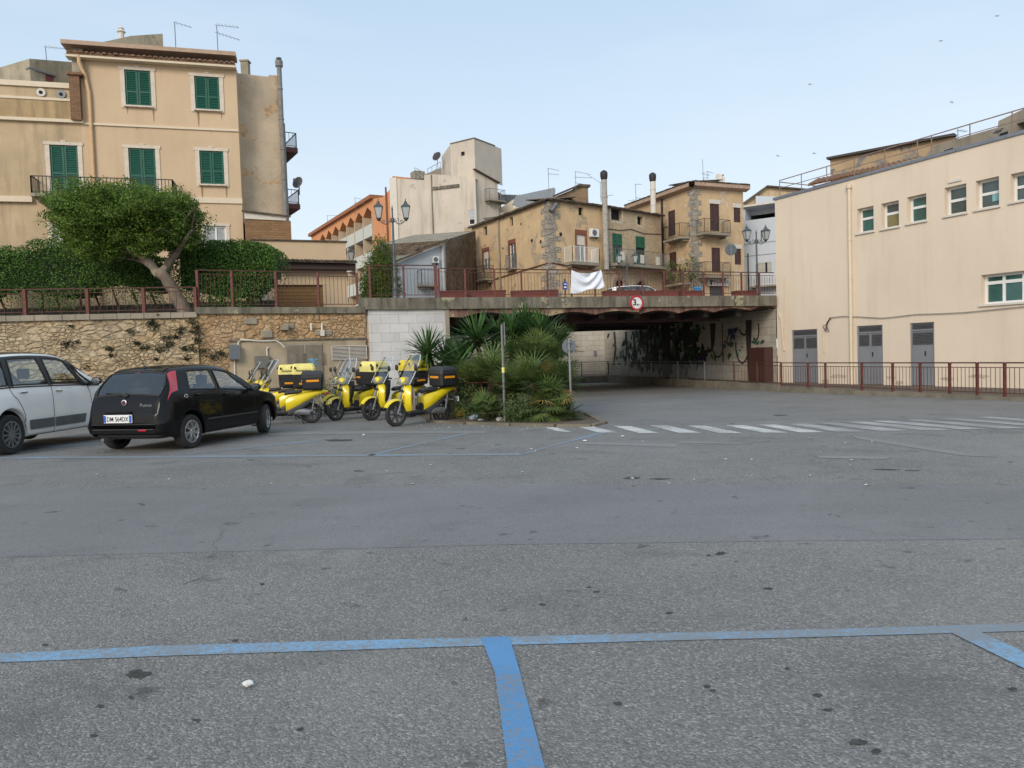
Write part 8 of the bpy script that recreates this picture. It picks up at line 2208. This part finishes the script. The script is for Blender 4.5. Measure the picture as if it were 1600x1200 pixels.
M['screen_edge'] = simple('frosted screen edge', (0.62, 0.64, 0.64, 1), .4)
def make_scooter(label, box='yellow', apron=False, lid='yellow', screen='screen', bag=False, grp='yellow delivery scooters parked by the wall'):
    t = thing('delivery_scooter', label, 'scooter', (0, 0, 0), grp)
    WB_, rf, rr = 1.32, .285, .262
    for (x, r, w) in ((0, rr, .12), (WB_, rf, .1)):
        q = MB(); rm = r - .085; q.lathe([(rm, -w * .42), (r - .03, -w * .5), (r - .008, -w * .32), (r, 0), (r - .008, w * .32), (r - .03, w * .5), (rm, w * .42)], 32, (x, 0, r), 'Y', False)
        o = q.build('wheel', M['rubber'], t, smooth=True)
        q = MB(); q.lathe([(rm + .006, -w * .4), (rm - .012, -w * .3), (rm - .012, w * .3), (rm + .006, w * .4)], 32, (x, 0, r), 'Y', False)
        for k in range(7):
            a = 2 * math.pi * k / 7; q.bar((x, 0, r), (x + (rm - .01) * math.cos(a), 0, r + (rm - .01) * math.sin(a)), .028, .03)
        q.lathe([(.05, -.05), (.05, .05)], 14, (x, 0, r), 'Y', True)
        q.build('rim', simple('dark grey alloy', (0.10, 0.10, 0.105, 1), .4, .6), o)
    # front end: steering axis from axle to headset
    hx, hz = 1.06, .96
    q = MB()
    for sg in (-1, 1): q.tube([(WB_, sg * .075, rf), (1.2, sg * .07, .62)], .022, 8)
    q.tube([(1.22, 0, .60), (hx, 0, hz)], .035, 8); q.build('fork', simple('fork grey', (0.25, 0.25, 0.26, 1), .4, .7), t, smooth=True)
    q = MB(); arc_plate(q, WB_, rf, rf + .055, 30, 165, .17); q.build('front_fender', M['yellow'], t, smooth=True)
    q = MB()   # leg shield: swept, pointed at the bottom
    secs = [(1.0, .30, .15), (1.03, .36, .30), (1.08, .48, .38), (1.10, .62, .42), (1.09, .76, .40), (1.06, .86, .32), (1.04, .93, .20)]
    rings = []
    for (x, z, w) in secs:
        rings.append([(x + .07 - .11 * abs(s_) ** 1.6, s_ * w / 2, z) for s_ in (-1, -.75, -.45, -.15, .15, .45, .75, 1)] + [(x + .03 - .11 * abs(s_) ** 1.6, s_ * w / 2 * .97, z) for s_ in (1, .75, .45, .15, -.15, -.45, -.75, -1)])
    q.loft(rings, True, True); q.build('leg_shield', M['yellow'], t, smooth=True)
    q = MB(); rings = []
    for (x, z, w) in secs:
        rings.append([(x + .02 - .11 * abs(s_) ** 1.6, s_ * w / 2 * .93, z) for s_ in (-1, -.5, 0, .5, 1)] + [(x - .05, s_ * w / 2 * .8, z) for s_ in (1, .5, 0, -.5, -1)])
    q.loft(rings, True, True); q.build('inner_shield', M['black_plastic'], t, smooth=True)
    # headset with lamp, bars, mirrors, levers
    q = MB(); q.loft([[(hx + .02 + dx, .13 * w * math.cos(a), 1.03 + dz + .085 * w * math.sin(a)) for a in [2 * math.pi * k / 14 for k in range(14)]] for dx, dz, w in ((-.12, .02, .5), (-.06, .01, .95), (.02, 0, 1.05), (.09, -.01, .9), (.12, -.02, .6))], True, True); hs_ = q.build('headset', M['yellow'], t, smooth=True)
    q = MB(); q.lathe([(.07, 0), (.07, .012), (.05, .03), (.01, .035)], 16, (hx + .125, 0, 1.01), 'X', True); q.build('headlamp', M['pane_pale'], hs_, smooth=True)
    q = MB()
    for sg in (-1, 1):
        q.tube([(hx - .02, sg * .1, 1.05), (hx - .06, sg * .24, 1.08), (hx - .1, sg * .36, 1.07)], .016, 8); q.tube([(hx - .08, sg * .26, 1.08), (hx - .11, sg * .37, 1.07)], .022, 8)
        q.tube([(hx - .02, sg * .2, 1.07), (hx + .0, sg * .34, 1.06)], .008, 5)
    q.build('handlebar', M['black_plastic'], t, smooth=True)
    for sg in (-1, 1):
        q = MB(); q.tube([(hx - .04, sg * .22, 1.08), (hx - .03, sg * .27, 1.2), (hx - .05, sg * .33, 1.28)], .007, 5); c = Vector((hx - .05, sg * .36, 1.32)); q.loft([[c + Vector((dx, .055 * w * math.cos(a), .07 * w * math.sin(a))) for a in [2 * math.pi * k / 14 for k in range(14)]] for dx, w in ((-.012, 1), (.01, .95), (.025, .5))], True, True); q.build('mirror', M['black_plastic'], t, smooth=True)
    # windshield: curved clear sheet leaning back with stiffening edges
    q = MB(); g = []; nx_, nz_ = 12, 12
    def sc3(s_, z_): 
        w = (.26 - .05 * z_ ** 2 + (.02 * math.sin(z_ * 3))); return Vector((hx + .16 - .40 * z_ - .10 * abs(s_) ** 2, s_ * w * (1 - .25 * max(0, z_ - .85) / .15 * abs(s_)), .95 + .66 * z_))
    for j in range(nz_ + 1):
        for i in range(nx_ + 1): g.append(sc3(-1 + 2 * i / nx_, j / nz_))
    q.add(g, [(j * (nx_ + 1) + i, j * (nx_ + 1) + i + 1, (j + 1) * (nx_ + 1) + i + 1, (j + 1) * (nx_ + 1) + i) for j in range(nz_) for i in range(nx_)]); ws = q.build('windshield', M[screen], t, smooth=True)
    q = MB(); q.tube([sc3(-1, k / 10) for k in range(11)], .007, 6); q.tube([sc3(1, k / 10) for k in range(11)], .010, 6); q.tube([sc3(-1 + 2 * k / 12, 1) for k in range(13)], .004, 6); q.build('screen_edge', M['screen_edge'], ws)
    for s_ in (-.7, .7):
        q = MB(); p = sc3(s_, .42); q.tube([p, p + Vector((-.1, 0, -.12)), (hx - .02, s_ * .22, 1.1)], .007, 5); q.box(p, (.03, .03, .03)); q.build('screen_stay', M['black_plastic'], ws)
    # floorboard, body, seat
    q = MB(); q.rbox((.82, 0, .30), (.50, .34, .07), .02); q.rbox((.75, 0, .25), (.56, .24, .05), .02); q.build('floorboard', M['black_plastic'], t)
    prof = [(.60, .30, .64), (.50, .33, .70), (.36, .40, .73), (.2, .50, .76), (.02, .60, .80), (-.15, .68, .83), (-.30, .74, .83), (-.42, .75, .80)]
    wd_ = [.26, .32, .35, .35, .32, .27, .2, .1]
    rings = []
    for (x, zl_, zh_), w in zip(prof, wd_):
        m_ = (zl_ + zh_) / 2; rings.append([(x, w / 2 * c, m_ + (zh_ - zl_) / 2 * s_) for c, s_ in ((0, -1), (.7, -.95), (.95, -.5), (1, 0), (.92, .6), (.7, .95), (0, 1), (-.7, .95), (-.92, .6), (-1, 0), (-.95, -.5), (-.7, -.95))])
    q = MB(); q.loft(rings, True, True); q.build('rear_body', M['yellow'], t, smooth=True)
    q = MB(); q.loft([[(x, w / 2 * c, z + h * s_) for c, s_ in ((0, -1), (.8, -.9), (1, 0), (.8, .8), (0, 1), (-.8, .8), (-1, 0), (-.8, -.9))] for x, z, w, h in ((.62, .76, .2, .04), (.52, .79, .27, .05), (.3, .80, .3, .05), (.2, .82, .28, .04))], True, True); q.build('seat', M['black_plastic'], t, smooth=True)
    q = MB(); q.loft([[(x, w / 2 * c, z + h * s_) for c, s_ in ((0, -1), (.8, -.8), (1, 0), (.8, .8), (0, 1), (-.8, .8), (-1, 0), (-.8, -.8))] for x, z, w, h in ((.62, .4, .2, .1), (.45, .42, .28, .12), (.25, .48, .26, .12), (.05, .52, .18, .1))], True, True); q.build('air_box', M['black_plastic'], t, smooth=True)
    q = MB(); q.loft([[(x, .10 + w / 2 * c, z + h * s_) for c, s_ in [(math.cos(2 * math.pi * k / 12), math.sin(2 * math.pi * k / 12)) for k in range(12)]] for x, z, w, h in ((.46, .33, .06, .05), (.42, .33, .11, .085), (.28, .32, .13, .09), (.1, .29, .12, .085), (-.02, .27, .11, .08), (-.09, .262, .06, .05))], True, True); en = q.build('engine_cover', simple('grey engine casing', (0.30, 0.31, 0.32, 1), .45, .6, var=.3), t, smooth=True)
    q = MB(); q.lathe([(.05, .17), (.045, .18), (.0, .182)], 14, (-.01, 0, .27), 'Y', True); q.build('clutch_cap', M['black_plastic'], en)
    q = MB(); q.tube([(.3, -.12, .22), (.12, -.14, .24), (.0, -.16, .27), (-.32, -.17, .34)], [.02, .03, .05, .055], 10); q.build('silencer', M['grey_iron'], t, smooth=True)
    for sg in (-1, 1):
        q = MB(); q.tube([(-.02, sg * .13, .3), (-.1, sg * .12, .66)], .024, 8); q.build('shock_absorber', M['grey_iron'], t, smooth=True)
    q = MB(); arc_plate(q, 0, rr, rr + .06, 20, 110, .15); q.bar((-.30, 0, .72), (-.46, 0, .36), .13, .012); q.build('rear_mudguard', simple('grey mudguard', (0.12, 0.12, 0.12, 1), .5), t, smooth=False)
    q = MB(); q.rbox((-.40, 0, .74), (.06, .16, .08), .02); q.build('tail_lamp', M['red_lamp'], t)
    q = MB()
    for sg in (-1, 1): q.tube([(.28, sg * .06, .28), (.2, sg * .15, .02)], .014, 6)
    q.tube([(.2, -.15, .02), (.2, .15, .02)], .014, 6); q.build('centre_stand', M['black_plastic'], t)
    q = MB(); q.loft([[(x, w / 2 * c, z + h * s_) for c, s_ in ((0, -1), (.9, -.9), (1, 0), (.9, .9), (0, 1), (-.9, .9), (-1, 0), (-.9, -.9))] for x, z, w, h in ((.66, .27, .2, .05), (.55, .30, .30, .07), (.40, .36, .33, .08), (.22, .45, .34, .07), (.05, .55, .30, .05), (-.1, .63, .24, .035))], True, True); q.build('side_skirt', simple('dark grey plastic skirt', (0.05, 0.05, 0.053, 1), .55), t, smooth=True)
    q = MB()
    for sg in (-1, 1):
        q.tube([(hx - .06, sg * .2, 1.07), (hx + .02, sg * .14, .98), (hx + .03, sg * .05, .9)], .006, 5); q.tube([(WB_, sg * .06, rf + .02), (WB_ - .12, sg * .1, rf + .3), (1.08, sg * .06, .8)], .006, 5)
    q.build('cable', M['black'], t)
    q = MB(); q.rbox((1.165, 0, .80), (.02, .16, .06), .008); q.build('front_grille', M['black_plastic'], t)
    q = MB(); q.tube([(-.28, .10, .52), (-.30, 0, .52), (-.28, -.1, .52)], .008, 5); q.rbox((-.49, 0, .52), (.012, .15, .12), .004); q.build('number_plate', M['white'], t)
    # luggage
    q = MB(); q.box((-.08, 0, .845), (.44, .3, .03)); q.build('luggage_rack', M['black_plastic'], t)
    def boxpart(cx, cy, cz, sx, sy, sz, lidh, lmat, nm):
        q = MB(); q.loft([[(cx + px * sx / 2 * k, cy + py * sy / 2 * k, z) for px, py in ((-1, -.8), (-.8, -1), (.8, -1), (1, -.8), (1, .8), (.8, 1), (-.8, 1), (-1, .8))] for z, k in ((cz, .9), (cz + .03, .95), (cz + sz, 1.0))], True, True); b = q.build(nm, M['black_plastic'], t)
        q = MB(); q.loft([[(cx + px * sx / 2 * k, cy + py * sy / 2 * k, z) for px, py in ((-1, -.8), (-.8, -1), (.8, -1), (1, -.8), (1, .8), (.8, 1), (-.8, 1), (-1, .8))] for z, k in ((cz + sz + .004, 1.03), (cz + sz + lidh * .55, 1.02), (cz + sz + lidh * .9, .9), (cz + sz + lidh, .84))], True, True); q.build('box_lid', lmat, b)
        return b
    if box == 'yellow':
        b = boxpart(-.06, 0, .87, .60, .62, .36, .28, M[lid], 'delivery_box')
        for sg in (-1, 1):
            text_mesh(b, 'Posteitaliane', .075, (-.06, sg * .325, 1.31), (-sg, 0, 0), (0, 0, 1), M['black'], 'box_lettering', .004)
            q = MB(); q.box((-.06, sg * .315, .98), (.26, .012, .05)); q.build('box_reflector', M['orange_refl'], b)
        for (x, y) in ((.25, .2), (.25, -.2), (.16, .33)):
            q = MB(); q.rbox((x, y, 1.41), (.05, .06, .07), .015); q.build('box_latch', M['black_plastic'], b)
    else:
        b = boxpart(-.06, 0, .86, .52, .52, .28, .17, simple('black lid plastic', (0.035, 0.035, 0.038, 1), .4), 'delivery_box')
        for sg in (-1, 1): q = MB(); q.box((-.06, sg * .262, 1.07), (.30, .012, .05)); q.build('box_reflector', M['orange_refl'], b)
        q = MB(); q.box((.203, 0, 1.07), (.012, .3, .05)); q.build('box_reflector', M['orange_refl'], b)
    if bag:      # delivery crate strapped to the front of the floor, pale apron
        q = MB(); q.loft([[(.98 + .02 * math.sin(k), y, .36 + z) for y, z in ((-.2, 0), (.2, 0), (.22, .3), (.18, .5), (-.16, .52), (-.22, .28))] for k in (0, 1)] + [[(.93, y, .36 + z) for y, z in ((-.2, 0), (.2, 0), (.22, .3), (.18, .5), (-.16, .52), (-.22, .28))]], True, True); q.build('leg_cover', simple('grey leg cover', lin((170, 155, 148), .8), .8, var=.3), t)
    if apron:
        q = MB(); q.loft([[(1.0 + dx, y * w, z) for y in (-.24, -.12, 0, .12, .24)] + [(.9 + dx, y * w, z) for y in (.24, .12, 0, -.12, -.24)] for dx, z, w in ((.04, .5, .8), (.0, .7, 1.0), (-.02, .92, 1.0), (-.06, 1.02, .8))], True, True); q.build('leg_cover', M['black_plastic'], t)
    return t
def put(t, u, v, yaw, steer=0):
    p = G(u, v); t.location = (p.x, p.y, p.z); t.rotation_euler = (R(-1.5), 0, yaw)
def yawto(u0, v0, dirx, diry): return math.atan2(diry, dirx)
# R: the nearest right scooter; rear wheel at (690,658)
s1 = make_scooter('yellow delivery scooter at the right with a grey leg cover and black top box', box='black', screen='screen_y', bag=True); put(s1, 690, 659, R(180 + 45))
s2 = make_scooter('yellow delivery scooter with black top box beside the black car bonnet', box='black'); put(s2, 487, 661, R(180 + 16))
s3 = make_scooter('yellow scooter with a faded yellow lidded box just behind the one by the car', lid='yellow_pale'); put(s3, 474, 654.5, R(180 + 16))
s4 = make_scooter('rearmost scooter of the left trio, its screen nearest the meter box', lid='yellow_pale'); put(s4, 452, 650, R(180 + 14))
s5 = make_scooter('yellow scooter with faded lid box and leg apron, middle of the right group', lid='yellow_pale', apron=True); put(s5, 584, 651, R(180 + 54))
s6 = make_scooter('scooter with a bright yellow box lid behind the nearest right scooter', lid='yellow', apron=True); put(s6, 645, 651, R(180 + 46))
s7 = make_scooter('far yellow scooter with round mirror in front of the vent grille', box='black'); put(s7, 572, 644.5, R(180 + 54))
